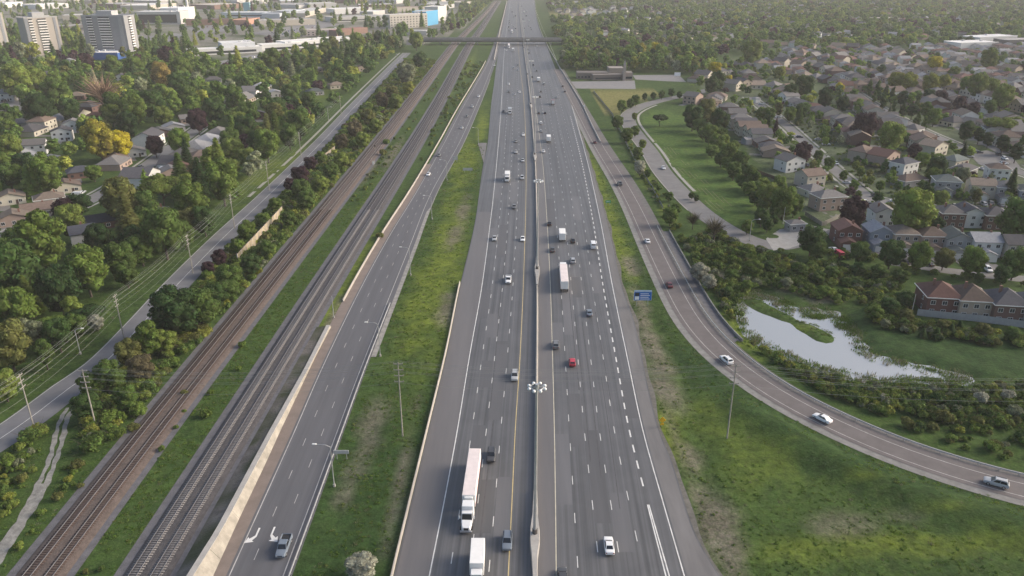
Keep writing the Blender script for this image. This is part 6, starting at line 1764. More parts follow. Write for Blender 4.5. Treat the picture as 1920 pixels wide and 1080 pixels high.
TREES = []                                      # x, y, R, H, form, colour, where, anchor, forced
SHRUBS = []
def T(px, py, rpx, colour='mid green', form='round', where='', anchor='overpass', hmul=1.0, shrub=False):
    z = 4.0
    for _ in range(5):
        x, y = G(px, py, z)
        Rr = rpx / ppm(x, y) * 1.02
        if shrub or form == 'shrub':
            Hh = HGT0['shrub'] / RAD0['shrub'] * Rr * hmul * 1.1
            z = Hh * .48
        else:
            Hh = HGT0[form] / RAD0[form] * Rr * hmul
            z = Hh * CEN0[form] / HGT0[form]
    (SHRUBS if form == 'shrub' else TREES).append((x, y, Rr, Hh, form, colour, where, anchor, True))
wq, rs = 'in the wooded quarter', 'on the local road verge'
for a in [(72, 452, 50, 'fresh green'), (22, 505, 52, 'deep green'), (160, 505, 40, 'fresh green'), (108, 540, 42, 'dark green'), (225, 485, 30, 'mid green'), (250, 448, 24, 'dark green'), (122, 397, 25, 'purple'), (225, 372, 38, 'olive'), (300, 345, 38, 'light green', 'wide'), (268, 385, 26, 'mid green'), (357, 380, 36, 'fresh green'),
          (415, 338, 36, 'fresh green'), (305, 432, 42, 'mid green'), (382, 412, 24, 'deep green'), (345, 310 + 130, 22, 'mid green'), (30, 575, 36, 'fresh green'), (135, 578, 20, 'light green'), (57, 624, 26, 'grey-green'), (12, 645, 42, 'olive'), (107, 625, 28, 'deep green'), (82, 662, 17, 'mid green', 'oval'), (6, 722, 28, 'light green'), (142, 608, 20, 'mid green'), (180, 604, 14, 'pale blossoming'),
          (185, 262, 32, 'golden olive'), (224, 270, 22, 'yellow'), (190, 172, 28, 'tan bare', 'bare'), (302, 140, 21, 'russet'), (160, 118, 17, 'purple'), (312, 108, 18, 'purple'), (290, 272, 17, 'purple'), (335, 263, 22, 'fresh green'), (372, 330, 17, 'mid green', 'conifer'), (348, 285, 14, 'dark green', 'conifer'), (500, 270, 26, 'fresh green'), (560, 230, 24, 'mid green'), (460, 240, 24, 'deep green'), (430, 262, 20, 'mid green'), (85, 325, 32, 'fresh green'), (45, 312, 24, 'dark green'),
          (20, 275, 22, 'light green'), (70, 262 - 58, 26, 'dark green'), (28, 150, 28, 'light green'), (62, 150, 24, 'light green'), (105, 175, 26, 'mid green'), (250, 205, 24, 'fresh green'), (285, 195, 24, 'deep green'), (240, 235, 22, 'dark green'), (350, 180, 20, 'mid green'), (330, 155, 18, 'deep green'), (370, 225, 20, 'purple'), (400, 205, 22, 'deep green'), (440, 185, 22, 'mid green'), (465, 210, 20, 'mid green'), (520, 205, 20, 'deep green'), (545, 175, 18, 'mid green'), (580, 190, 17, 'mid green'), (130, 205, 20, 'deep green'), (250, 125, 18, 'fresh green'), (210, 120, 15, 'fresh green'), (340, 125, 18, 'fresh green'),
          (610, 95, 14, 'light green'), (670, 80, 17, 'light green'), (650, 130, 11, 'mid green'), (712, 73, 13, 'deep green'), (660, 105, 16, 'deep green'), (627, 107, 16, 'deep green'), (585, 128, 12, 'fresh green', 'oval'), (655, 128, 10, 'mid green', 'oval'), (780, 75, 14, 'light green'), (510, 112, 18, 'fresh green'), (530, 120, 12, 'dark green'), (560, 118, 16, 'deep green')]:
    T(a[0], a[1], a[2], a[3], a[4] if len(a) > 4 else 'round', wq)
for a in [(325, 585, 46, 'dark green'), (375, 575, 36, 'mid green'), (402, 555, 24, 'deep green'), (310, 638, 22, 'light green'), (275, 635, 24, 'fresh green', 'oval'), (240, 662, 26, 'olive'), (205, 705, 30, 'mid green'), (262, 690, 26, 'brown'), (170, 720, 24, 'mid green'), (160, 762, 26, 'deep green'), (235, 745, 24, 'mid green'), (430, 520, 26, 'mid green'), (470, 495, 20, 'deep green'), (445, 462, 15, 'fresh green'), (462, 432, 18, 'fresh green'), (425, 545, 22, 'mid green'),
          (411, 483, 15, 'purple'), (390, 502, 13, 'purple'), (563, 328, 17, 'purple'), (582, 306, 13, 'purple'), (543, 346, 12, 'purple'), (565, 354, 20, 'mid green'), (602, 295, 12, 'fresh green'), (517, 384, 14, 'fresh green'), (542, 410, 15, 'mid green'), (575, 372, 18, 'mid green'), (495, 412, 14, 'fresh green'), (500, 465, 16, 'mid green'), (600, 345, 17, 'light green'), (620, 320, 15, 'mid green'), (640, 300, 16, 'light green'),
          (640, 265, 14, 'brown'), (665, 243, 16, 'brown'), (690, 218, 15, 'olive'), (716, 188, 14, 'brown'), (735, 172, 13, 'olive'), (762, 137, 19, 'grey-green'), (787, 112, 14, 'deep green'), (680, 262, 15, 'light green'), (705, 235, 14, 'light green'), (742, 190, 14, 'light green'), (765, 165, 12, 'yellow-green')]:
    T(a[0], a[1], a[2], a[3], a[4] if len(a) > 4 else 'round', 'between the local road and the railway', 'overpass', .9)
mf, ns = 'edging the mown field', 'among the nearer suburb houses'
for a in [(1300, 218, 20, 'deep green'), (1325, 207, 20, 'olive'), (1350, 226, 19, 'deep green'), (1330, 250, 16, 'fresh green'), (1345, 268, 16, 'fresh green'), (1366, 288, 18, 'fresh green'), (1388, 300, 16, 'mid green'), (1376, 318, 15, 'mid green'), (1410, 332, 18, 'mid green'), (1470, 378, 26, 'fresh green'), (1442, 366, 22, 'light green'), (1490, 384, 18, 'mid green'), (1462, 345, 15, 'fresh green'), (1238, 220, 14, 'dark green', 'wide'), (1402, 424, 12, 'fresh green'), (1428, 405, 15, 'deep green'), (1440, 420, 12, 'deep green')]:
    T(a[0], a[1], a[2], a[3], a[4] if len(a) > 4 else 'round', mf, 'pond')
for a in [(1312, 235, 15, 'mid green'), (1318, 250, 12, 'fresh green'), (1350, 250, 14, 'mid green'), (1358, 262, 12, 'light green'), (1336, 282, 13, 'fresh green'), (1352, 298, 14, 'mid green'), (1364, 305, 13, 'fresh green'), (1395, 318, 14, 'deep green'), (1392, 338, 14, 'mid green'), (1404, 352, 14, 'fresh green'), (1418, 350, 13, 'mid green'), (1416, 370, 14, 'deep green'), (1428, 385, 13, 'mid green'), (1430, 345, 14, 'light green'), (1378, 272, 10, 'fresh green'), (1455, 395, 15, 'mid green'), (1452, 412, 10, 'deep green')]:
    T(a[0], a[1], a[2], a[3], 'round', mf, 'pond', .8)
for a in [(1712, 397, 42, 'light green'), (1752, 425, 18, 'dark green'), (1600, 400, 27, 'purple'), (1522, 448, 24, 'deep green'), (1535, 468, 16, 'mid green'), (1907, 412, 36, 'mid green'), (1612, 472, 19, 'mid green'), (1672, 474, 24, 'deep green'), (1725, 480, 24, 'fresh green'), (1771, 484, 18, 'olive'), (1826, 488, 24, 'fresh green'), (1905, 492, 26, 'mid green'), (1880, 515, 16, 'deep green'), (1836, 520, 9, 'deep green'), (1772, 368, 10, 'mid green'), (1832, 368, 9, 'olive', 'oval'), (1898, 345, 15, 'deep green', 'conifer'),
          (1765, 372, 15, 'light green'), (1757, 315, 20, 'dark green'), (1730, 300, 14, 'fresh green'), (1715, 282, 13, 'purple'), (1750, 328, 14, 'fresh green'), (1805, 328, 14, 'grey-green'), (1780, 332, 11, 'mid green'), (1672, 256, 25, 'light green'), (1622, 235, 23, 'purple'), (1502, 208, 14, 'deep green'), (1548, 183, 16, 'dark green'), (1508, 160, 18, 'deep green'), (1482, 172, 14, 'deep green'), (1580, 195, 13, 'dark green'), (1482, 262 - 48, 12, 'fresh green'), (1442, 225 - 10, 13, 'mid green'), (1428, 214, 12, 'fresh green'), (1460, 205, 8, 'olive', 'oval'),
          (1442, 230, 8, 'dark green', 'conifer'), (1455, 238, 8, 'purple', 'conifer'), (1500, 215, 9, 'mid green', 'conifer'), (1582, 329, 9, 'fresh green'), (1602, 347, 9, 'fresh green'), (1605, 310, 8, 'light green'), (1614, 322, 9, 'fresh green'), (1633, 338, 8, 'light green'), (1651, 348, 9, 'fresh green'), (1535, 292, 10, 'mid green'), (1555, 306, 11, 'mid green'), (1505, 287, 18, 'purple'), (1610, 365, 7, 'mid green'), (1700, 358, 9, 'deep green'),
          (1340, 130, 13, 'yellow'), (1345, 152, 16, 'deep green'), (1366, 150, 8, 'yellow'), (1335, 160, 14, 'deep green'), (1463, 136, 11, 'yellow-green'), (1575, 165, 9, 'yellow'), (1410, 96, 20, 'light green'), (1230, 93, 12, 'yellow'), (1200, 95, 12, 'golden olive'), (1752, 120, 14, 'yellow'), (1790, 155 - 20, 10, 'light green'), (1855, 110, 17, 'light green'), (1880, 180, 20, 'light green'), (1835, 160, 20, 'light green'), (1860, 165, 16, 'light green'), (1815, 160, 16, 'fresh green'), (1680, 152, 16, 'yellow-green'), (1705, 155, 16, 'yellow-green'), (1745, 157, 16, 'yellow-green'), (1770, 155, 13, 'yellow-green'), (1875, 230, 24, 'light green', 'wide'), (1905, 225, 16, 'light green', 'wide'), (1742, 180, 12, 'dark green'), (1765, 182, 12, 'purple'), (1800, 195, 14, 'purple'), (1825, 205, 12, 'purple'), (1858, 200, 12, 'mid green')]:
    T(a[0], a[1], a[2], a[3], a[4] if len(a) > 4 else 'round', ns, 'pond')
for a in [(1632, 162, 7), (1648, 166, 8), (1662, 172, 7), (1674, 178, 8), (1640, 180, 6), (1658, 188, 8), (1676, 200, 6), (1692, 184, 10), (1694, 206, 8), (1711, 208, 10), (1722, 192, 6), (1737, 206, 11), (1720, 222, 7), (1812, 246, 14), (1836, 254, 10), (1853, 262, 10), (1881, 270, 12), (1906, 286, 12), (1916, 270, 9), (1733, 232, 7)]:
    T(a[0], a[1], a[2], random.choice(['deep green', 'mid green', 'dark green']), 'column' if a[2] < 10 else 'oval', 'in the columnar street row', 'pond', .85)
T(1668, 212, 8, 'grey-green', 'conifer', 'in the columnar street row', 'pond')
T(1808, 283, 9, 'dark green', 'conifer', 'in the cul-de-sac', 'pond')
T(1752, 218, 14, 'fresh green', 'round', 'in the columnar street row', 'pond')
for a in [(1192, 187, 9, 'mid green'), (1209, 181, 6, 'deep green'), (1225, 179, 6, 'deep green'), (1241, 177, 7, 'mid green'), (1259, 173, 7, 'deep green'), (1274, 177, 6, 'deep green'), (1166, 198, 10, 'fresh green'), (1182, 193, 8, 'mid green'), (1158, 228, 11, 'mid green'), (1176, 252, 12, 'fresh green'), (1196, 287, 11, 'fresh green'), (1200, 313, 12, 'pale blossoming'), (1235, 352, 5, 'mid green'), (1255, 368, 8, 'mid green'), (1268, 391, 10, 'mid green'), (1257, 404, 15, 'fresh green'), (1191, 245, 9, 'fresh green'), (1205, 270, 8, 'light green'), (1190, 218, 6, 'light green'), (1215, 325, 7, 'mid green'),
          (1297, 366, 6, 'deep green'), (1306, 371, 6, 'deep green')]:
    T(a[0], a[1], a[2], a[3], 'round', 'along the service road', 'pond')
T(1341, 426, 17, 'brown', 'bare', 'beside the service road bend', 'pond')
T(1300, 410, 12, 'brown', 'bare', 'beside the service road bend', 'pond')
tk = 'in the thicket above the pond'
for a in [(1312, 508, 20, 'pale blossoming'), (1330, 527, 16, 'pale blossoming'), (1412, 503, 20, 'fresh green'), (1372, 516, 14, 'mid green'), (1347, 482, 12, 'mid green'), (1440, 500, 14, 'deep green'), (1500, 505, 16, 'mid green'), (1535, 520, 14, 'mid green'), (1560, 510, 15, 'mid green'), (1610, 505, 16, 'deep green'), (1650, 510, 17, 'mid green'), (1690, 518, 17, 'mid green'), (1545, 545, 13, 'fresh green'), (1585, 548, 10, 'fresh green'), (1475, 530, 12, 'grey-green'), (1640, 585, 18, 'fresh green'), (1668, 572, 18, 'deep green'), (1698, 560, 18, 'deep green'), (1700, 590, 14, 'olive'), (1660, 606, 10, 'grey-green'), (1695, 605, 11, 'mid green'),
          (1770, 610, 14, 'olive'), (1845, 618, 15, 'olive'), (1900, 625, 15, 'mid green'), (1400, 535, 12, 'fresh green'), (1365, 545, 11, 'mid green')]:
    T(a[0], a[1], a[2], a[3], 'round', tk, 'pond', .75)
for a in [(1731, 624, 9), (1757, 624, 10), (1784, 618, 11), (1800, 612, 11)]:
    T(a[0], a[1], a[2], 'deep green', 'conifer', 'above the dark lawn', 'pond', .55)
T(677, 1060, 30, 'pale blossoming', 'round', 'at the foot of the grass island', 'pond', .62)
sp_ = 'on the bank below the pond'
for a in [(1468, 672, 7), (1492, 684, 7), (1525, 700, 7), (1560, 712, 7), (1598, 722, 7), (1625, 740, 9), (1690, 745, 11), (1640, 765, 13), (1720, 760, 18), (1760, 745, 16), (1800, 755, 18), (1840, 745, 16), (1850, 775, 18), (1890, 740, 16), (1905, 770, 18), (1770, 780, 20), (1700, 790, 14), (1660, 745, 12), (1570, 725, 10), (1860, 835, 16), (1890, 850, 10), (1740, 738, 8), (1830, 732, 9), (1880, 726, 9), (1910, 730, 10)]:
    T(a[0], a[1], a[2], random.choice(['mid green', 'olive', 'pale blossoming', 'grey-green', 'fresh green', 'mid green', 'deep green']), 'shrub', sp_, 'pond', 1.0)
for a in [(452, 486, 9), (470, 470, 10), (488, 452, 8), (505, 440, 9), (520, 425, 8), (462, 500, 9)]:
    T(a[0], a[1], a[2], random.choice(['fresh green', 'light green', 'mid green']), 'shrub', 'against the tan noise wall', 'overpass')
for a in [(453, 645, 9), (447, 690, 8), (385, 775, 14), (345, 735, 8), (395, 735, 7), (303, 840, 8), (330, 800, 6), (345, 770, 5), (165, 795, 12), (145, 870, 14), (170, 832, 24), (105, 900, 14), (108, 930, 13), (75, 960, 10), (40, 1000, 14), (150, 910, 8), (15, 865, 16), (60, 880, 10), (20, 930, 10), (225, 780, 14), (260, 770, 16), (200, 800, 14), (250, 800, 12), (270, 740, 14), (300, 700, 14), (190, 1065, 8), (160, 1070, 7), (725, 265, 8), (718, 285, 9), (712, 440, 9)]:
    T(a[0], a[1], a[2], random.choice(['fresh green', 'light green', 'mid green', 'fresh green', 'olive']), 'shrub', 'in the railway strip', 'overpass')

# scatter the rest of the woods
HX = np.array([(h[0], h[1], h[2]) for h in HOUSES])
HX = np.vstack([HX, [(p[0], p[1], 5.0) for p in STL[::2]], [(p[0], p[1], 5.0) for p in STL2[::2]], [(p[0], p[1], 4.0) for p in ST1], [(p[0], p[1], 4.0) for p in ST2]])
HAND = np.array([(t[0], t[1], t[2]) for t in TREES])
BLOCKS = np.array([(o.location.x, o.location.y, max(8, max(v[0] for v in o.children[0].bound_box) - 4)) for o, _ in PENDING if o['category'] in ('school', 'store', 'church', 'hotel', 'tower')])
class Hash:
    def __init__(s, c): s.c, s.d = c, {}
    def ok(s, x, y, r):
        i, j = int(x // s.c), int(y // s.c)
        for a in (-1, 0, 1):
            for b in (-1, 0, 1):
                for p, q, rr in s.d.get((i + a, j + b), ()):
                    if (p - x) ** 2 + (q - y) ** 2 < (r + rr) ** 2:
                        return False
        s.d.setdefault((i, j), []).append((x, y, r))
        return True
hs = Hash(16)
for t in TREES:
    hs.ok(t[0], t[1], t[2] * .55)
PATHC = path
RSEG = [(path, 3.2)] + [(P[::3] if len(P) > 60 else P, w) for P, w in ROADS]
EXTRA = [WP([(1071, 153), (1190, 151), (1192, 167), (1080, 166)]), WP([(1186, 141), (1272, 140), (1287, 154), (1192, 149)]), FIELD, DRYF, POND, WP([(1020, 24), (1190, 19), (1190, 30), (1110, 36), (1030, 38)]), WP([(1192, 150), (1290, 153), (1300, 168), (1190, 168)]), WP([(395, 118), (470, 103), (540, 104), (480, 121), (410, 124)]), WP([(1800, 96), (1890, 92), (1900, 98), (1810, 104)])]
def scatter(poly, n, rmin, rmax, forms, where, anchor, dense=.8, clear=1.0, kind='tree', hm=(.85, 1.15), world=False, roads=1.0, avoid=True, front=0, water=0):
    Wp = poly if world else WP(poly)
    lo, hi = Wp.min(0), Wp.max(0)
    X = rng.uniform(lo[0], hi[0], n * 3); Y = rng.uniform(lo[1], hi[1], n * 3)
    ok = pip(Wp, X, Y)
    for P, w in RSEG:
        if roads:
            ok &= pdist(P, X, Y, False) > w * roads + (1.0 if kind == 'tree' else 0)
    if avoid:
        for E in EXTRA:
            ok &= ~pip(E, X, Y)
    if water:
        ok &= pdist(POND, X, Y) > water
    X, Y = X[ok], Y[ok]
    out = 0
    for x, y in zip(X, Y):
        r_ = rng.uniform(rmin, rmax)
        if len(HX) and np.any((HX[:, 0] - x) ** 2 + (HX[:, 1] - y) ** 2 < (HX[:, 2] * clear + r_ * .45) ** 2):
            continue
        if len(BLOCKS) and np.any((np.abs(BLOCKS[:, 0] - x * BLOCKS[:, 1] / y) < BLOCKS[:, 2]) & (BLOCKS[:, 1] > y) & (BLOCKS[:, 1] - y < 62) & (BLOCKS[:, 1] < 1150)):
            if rng.random() < .82:
                continue
        if front and np.any((np.abs(HX[:, 0] - x * HX[:, 1] / y) < HX[:, 2] * .9) & (HX[:, 1] > y) & (HX[:, 1] - y < min(front, max(20, .12 * y - 10)))):
            continue
        if kind == 'tree' and not hs.ok(x, y, r_ * dense):
            continue
        f = forms[int(rng.integers(len(forms)))]
        h_ = (HGT0[f] / RAD0[f]) * r_ * rng.uniform(*hm)
        (TREES if kind == 'tree' else SHRUBS).append((x, y, r_, h_, f, None, where, anchor, False))
        out += 1
        if out >= n:
            break
RND = ['round', 'round', 'round', 'oval', 'wide', 'round', 'conifer']
scatter([(-330, 760), (-300, 120), (0, 112), (150, 118), (330, 112), (420, 128), (560, 112), (690, 92), (740, 100), (655, 180), (575, 262), (500, 330), (420, 405), (330, 495), (200, 620), (60, 735), (-60, 800)], 1500, 4.0, 6.8, ['round', 'round', 'round', 'wide', 'round', 'round', 'oval', 'round', 'round', 'conifer'], wq, 'overpass', .72, 1.0, front=75, hm=(.7, 1.0))
scatter([(1050, 112), (1190, 118), (1290, 112), (1345, 124), (1300, 142), (1260, 136), (1180, 138), (1060, 132)], 160, 3.8, 5.6, ['round', 'oval'], 'in the wood behind the church', 'overpass', .6)
scatter([(1290, 128), (1450, 100), (1980, 90), (2010, 360), (1780, 325), (1650, 262), (1560, 240), (1440, 205), (1350, 190), (1290, 200)], 900, 2.2, 4.2, ['round', 'round', 'round', 'oval', 'wide', 'round', 'round'], 'among the suburb houses', 'pond', .85, .8, hm=(.65, .9))
scatter([(1360, 195), (1440, 175), (1640, 250), (1780, 325), (1960, 360), (1960, 400), (1640, 400), (1560, 385), (1500, 345), (1420, 275)], 240, 1.4, 2.8, ['round', 'round', 'round', 'wide'], 'in the house gardens', 'pond', .9, .62, roads=.85)
scatter([(1360, 195), (1440, 175), (1640, 250), (1780, 325), (1960, 360), (1960, 470), (1600, 470), (1560, 385), (1500, 345), (1420, 275)], 420, .6, 1.4, ['shrub'], 'in the house gardens', 'pond', .9, .62, kind='shrub', roads=.85)
scatter([(1022, -8), (1040, 60), (1062, 112), (1400, 104), (1700, 92), (2150, 86), (2300, -8)], 7000, 4.4, 7.4, ['round', 'round', 'round', 'round', 'wide'], 'in the far hillside wood', 'overpass', .72, .8, hm=(.65, .9))
scatter([(-500, 66), (30, 68), (180, 84), (330, 92), (420, 104), (700, 80), (830, 72), (885, 30), (930, -8), (-700, -8)], 1500, 3.5, 6.0, ['round', 'oval', 'conifer', 'round'], 'around the industrial park', 'overpass', 1.3, .9)
scatter([(-300, 125), (-300, 62), (40, 64), (180, 84), (330, 90), (420, 112), (560, 108), (700, 82), (800, 78), (740, 100), (560, 114), (300, 116)], 700, 3.5, 6.0, ['round', 'oval', 'conifer', 'round'], 'between the towers and the school', 'overpass', .66, .9)
scatter([(800, 78), (868, 55), (905, 20), (935, -6), (880, -6), (850, 40), (790, 68)], 420, 2.2, 4.2, ['round', 'oval'], 'along the railway beyond the overpass', 'overpass', .7, .9, roads=.8)
# the railway strips: bushes
yv = np.arange(150, 900, 12.0)
strip = np.vstack([np.stack([LRL(yv) + 12.5, yv], 1), np.stack([RA(yv) - 6.6, yv], 1)[::-1]])
scatter(strip, 2600, 1.4, 2.8, ['shrub'], 'in the railway strip', 'overpass', .6, kind='shrub', world=True, roads=.6)
strip2 = np.vstack([np.stack([LRL(yv[(yv > 330)]) + 12.5, yv[yv > 330]], 1), np.stack([RA(yv[yv > 330]) - 12, yv[yv > 330]], 1)[::-1]])
scatter(strip2, 200, 1.9, 2.9, ['round', 'wide'], 'between the local road and the railway', 'overpass', .6, world=True, roads=.6, hm=(.6, .85))
yv3 = np.arange(330, 760, 12.0)
scatter(np.vstack([np.stack([RA(yv3) + 7, yv3], 1), np.stack([RB(yv3) - 8.5, yv3], 1)[::-1]]), 60, .7, 1.7, ['shrub'], 'in the railway strip', 'overpass', kind='shrub', world=True, roads=.8)
yv4 = np.arange(420, 900, 12.0)
scatter(np.vstack([np.stack([RB(yv4) + 7, yv4], 1), np.stack([CL(yv4) - 6, yv4], 1)[::-1]]), 130, .8, 2.2, ['shrub'], 'beside the collector road barrier', 'overpass', kind='shrub', world=True, roads=0)
scatter([(1275, 446), (1330, 432), (1450, 480), (1560, 494), (1700, 530), (1712, 585), (1650, 596), (1590, 574), (1440, 540), (1392, 548), (1352, 560), (1312, 520)], 420, 1.2, 2.6, ['shrub'], tk, 'pond', kind='shrub', roads=.9)
scatter([(1400, 636), (1500, 685), (1620, 716), (1800, 718), (1980, 728), (1980, 800), (1800, 796), (1660, 776), (1560, 748), (1450, 700), (1400, 664)], 420, .9, 1.9, ['shrub'], sp_, 'pond', kind='shrub', roads=1.15, water=4.5)
scatter([(1630, 575), (1700, 570), (1722, 604), (1980, 640), (1980, 656), (1760, 640), (1640, 612)], 150, 1.0, 2.2, ['shrub'], 'below the pale fence', 'pond', kind='shrub')
scatter([(1660, 800), (1990, 780), (1990, 900), (1860, 880)], 60, .8, 1.8, ['shrub'], sp_, 'pond', kind='shrub', roads=1.1)
scatter([(1350, 520), (1400, 545), (1400, 640), (1340, 600)], 60, .8, 1.8, ['shrub'], tk, 'pond', kind='shrub', roads=1.3)
scatter([(1150, 205), (1170, 200), (1240, 350), (1275, 430), (1262, 436), (1200, 330)], 110, .8, 1.8, ['shrub'], 'along the service road', 'pond', kind='shrub', roads=1.0)
scatter([(1440, 470), (1560, 485), (1700, 510), (1960, 545), (1960, 530), (1700, 495), (1560, 470)], 90, 1.2, 2.2, ['shrub'], 'along the hedge of the lower street', 'pond', kind='shrub', roads=.9)
scatter([(0, 830), (60, 800), (110, 800), (150, 900), (60, 1040), (-60, 1100), (-60, 900)], 90, .6, 1.6, ['shrub'], 'in the railway strip', 'overpass', kind='shrub', roads=.9)

def inview(t):
    px, py = proj(t[0], t[1], t[3] * .5)
    return -30 < px < 1950 and -10 < py < 1100
def apparent(t):
    return t[2] * ppm(t[0], t[1])
def split(L, nmax):
    f = [t for t in L if t[8] and inview(t)]
    a = sorted([t for t in L if not t[8] and inview(t)], key=apparent, reverse=True)
    k = max(0, nmax - len(f))
    chosen = f + a[:k]
    ids = set(map(id, chosen))
    return chosen, [t for t in L if id(t) not in ids]
one_t, rest_t = split(TREES, 360)
SHRUBS = [t for t in SHRUBS if pdist(path, np.array([t[0]]), np.array([t[1]]), False)[0] > t[2] + 1.6]
one_s, rest_s = split(SHRUBS, 230)
STRIPC = ['fresh green', 'light green', 'yellow-green', 'light green', 'mid green', 'olive', 'fresh green', 'light green']
AUTOC = ['dark green', 'deep green', 'mid green', 'fresh green', 'fresh green', 'mid green', 'mid green', 'light green', 'olive', 'deep green', 'light green']
FORMW = {'round': 'round', 'oval': 'oval', 'column': 'columnar', 'wide': 'spreading', 'conifer': 'conical', 'bare': 'leafless'}
def plant(t, nm, cat, group):
    x, y, Rr, Hh, form, colour, where, anchor, forced = t
    colour = colour or (STRIPC[int(rng.integers(len(STRIPC)))] if 'railway' in where or 'collector' in where else AUTOC[int(rng.integers(len(AUTOC)))])
    size = apparent(t)
    if form == 'shrub':
        lbl = f'{colour} shrub {where}'
    elif form == 'bare':
        lbl = f'{"tan" if "tan" in colour else "brown"} leafless tree {where}'
    else:
        w = 'small' if Rr < 3 else ('tall' if Hh > 12.5 else 'mid-sized')
        lbl = f'{w} {colour} {FORMW[form]} tree {where}'
    k = int(rng.integers(NV.get(form, 1)))
    cm, tm = PROTO[(form, k, 0)]
    nm = 'conifer_tree' if form == 'conifer' else nm
    o = thing(nm, (x, y, -.05), rng.uniform(0, 6.28), lbl, cat, group, anchor)
    s = Rr / RAD0[form]
    o.scale = (s * rng.uniform(.93, 1.07), s * rng.uniform(.93, 1.07), Hh / HGT0[form])
    part('trunk' if form != 'shrub' else 'stem', tm, o)
    c = np.array(GREENS[colour]) * rng.uniform(.85, 1.15)
    part('crown' if form != 'shrub' else 'foliage', cm, o, None, tuple(c))
for t in one_t:
    plant(t, 'tree', 'tree', 'trees ' + t[6])
PROTO_SM = [tm for (f, k, l), (cm, tm) in PROTO.items() if f == 'shrub']
for me in PROTO_SM:
    if not me.materials:
        me.materials.append(bark)
for t in one_s:
    plant(t, 'shrub', 'shrub', 'shrubs ' + t[6])

# everything further off as woods that read as one mass
def scatter_object(name, pts, protos, label, cat):
    """pts: list of (x, y, z, sx, sz, rot, proto index)"""
    coll_ = bpy.data.collections.new(name + '_kinds')
    for i, me in enumerate(protos):
        coll_.objects.link(bpy.data.objects.new(f'{name}_kind_{i:02d}', me))
    A_ = np.array(pts, np.float32)
    me = bpy.data.meshes.new(name)
    me.vertices.add(len(A_)); me.vertices.foreach_set('co', A_[:, :3].ravel())
    at = me.attributes.new('scl', 'FLOAT_VECTOR', 'POINT'); at.data.foreach_set('vector', np.ascontiguousarray(A_[:, [3, 3, 4]]).ravel())
    at = me.attributes.new('rot', 'FLOAT_VECTOR', 'POINT'); at.data.foreach_set('vector', np.column_stack([np.zeros((len(A_), 2)), A_[:, 5]]).astype(np.float32).ravel())
    at = me.attributes.new('pid', 'INT', 'POINT'); at.data.foreach_set('value', A_[:, 6].astype(np.int32))
    o = link(name, me)
    ng = bpy.data.node_groups.new(name + '_scatter', 'GeometryNodeTree')
    ng.interface.new_socket('Geometry', in_out='INPUT', socket_type='NodeSocketGeometry')
    ng.interface.new_socket('Geometry', in_out='OUTPUT', socket_type='NodeSocketGeometry')
    N, L = ng.nodes, ng.links
    gi_, go = N.new('NodeGroupInput'), N.new('NodeGroupOutput')
    ci = N.new('GeometryNodeCollectionInfo'); ci.inputs['Collection'].default_value = coll_
    ci.inputs['Separate Children'].default_value = True; ci.inputs['Reset Children'].default_value = True
    ip = N.new('GeometryNodeInstanceOnPoints'); ip.inputs['Pick Instance'].default_value = True
    def na(nm, ty):
        n = N.new('GeometryNodeInputNamedAttribute'); n.data_type = ty; n.inputs['Name'].default_value = nm; return n.outputs['Attribute']
    L.new(gi_.outputs[0], ip.inputs['Points']); L.new(ci.outputs[0], ip.inputs['Instance'])
    L.new(na('pid', 'INT'), ip.inputs['Instance Index']); L.new(na('rot', 'FLOAT_VECTOR'), ip.inputs['Rotation']); L.new(na('scl', 'FLOAT_VECTOR'), ip.inputs['Scale'])
    L.new(ip.outputs[0], go.inputs[0])
    md = o.modifiers.new('scatter', 'NODES'); md.node_group = ng
    o['kind'] = 'stuff'; o['label'] = label; o['category'] = cat
    return o
forms = ['round', 'oval', 'wide', 'conifer', 'column']
plist, pidx = [], {}
for f in forms:
    for k in range(NV[f]):
        pidx[(f, k)] = len(plist); plist.append(PROTO[(f, k, 1)][0])
pts = []
for t in rest_t:
    if proj(t[0], t[1], 5)[0] < -500 or proj(t[0], t[1], 5)[0] > 2500:
        continue
    f = t[4] if t[4] in forms else 'round'
    pts.append((t[0], t[1], -.1, t[2] / RAD0[f], t[3] / HGT0[f], rng.uniform(0, 6.28), pidx[(f, int(rng.integers(NV[f])))]))
if pts:
    scatter_object('woods', pts, plist, 'far woods and garden trees merging into one green mass', 'woods')
pts = [(t[0], t[1], -.05 - (.9 if False else 0), t[2] / RAD0['shrub'], t[3] / HGT0['shrub'], rng.uniform(0, 6.28), int(rng.integers(NV['shrub']))) for t in rest_s]
scatter_object('undergrowth', pts, [PROTO[('shrub', k, 1)][0] for k in range(NV['shrub'])], 'dense green undergrowth along railway, ramp and pond', 'undergrowth')

# houses that only peek out of the far wood
hp = []
for i, (wc, rc, rk) in enumerate([('white', 'grey', 'gable_y'), ('cream', 'brown', 'hip'), ('beige', 'dark grey', 'gable_x'), ('pale brick', 'red-brown', 'hip'), ('white', 'pale grey', 'gable_x')]):
    b1, b2 = wall_mesh(11, 9, 5.6, 2.4, rk), roof_mesh(11, 9, 5.6, 2.4, rk)
    n1 = len(b1.f)
    b1.add(b2.v, b2.f)
    me = b1.mesh('far_house')
    me.materials.append(M('far_wall_%d' % i, WC[wc], .85)); me.materials.append(M('far_roof_%d' % i, RC[rc], .9))
    for j, p in enumerate(me.polygons):
        p.material_index = 0 if j < n1 else 1
    hp.append(me)
pts = []
Wp = WP([(1030, -6), (1045, 60), (1062, 92), (1400, 88), (1700, 80), (2100, 74), (2200, -6)])
lo, hi = Wp.min(0), Wp.max(0)
hh = Hash(22)
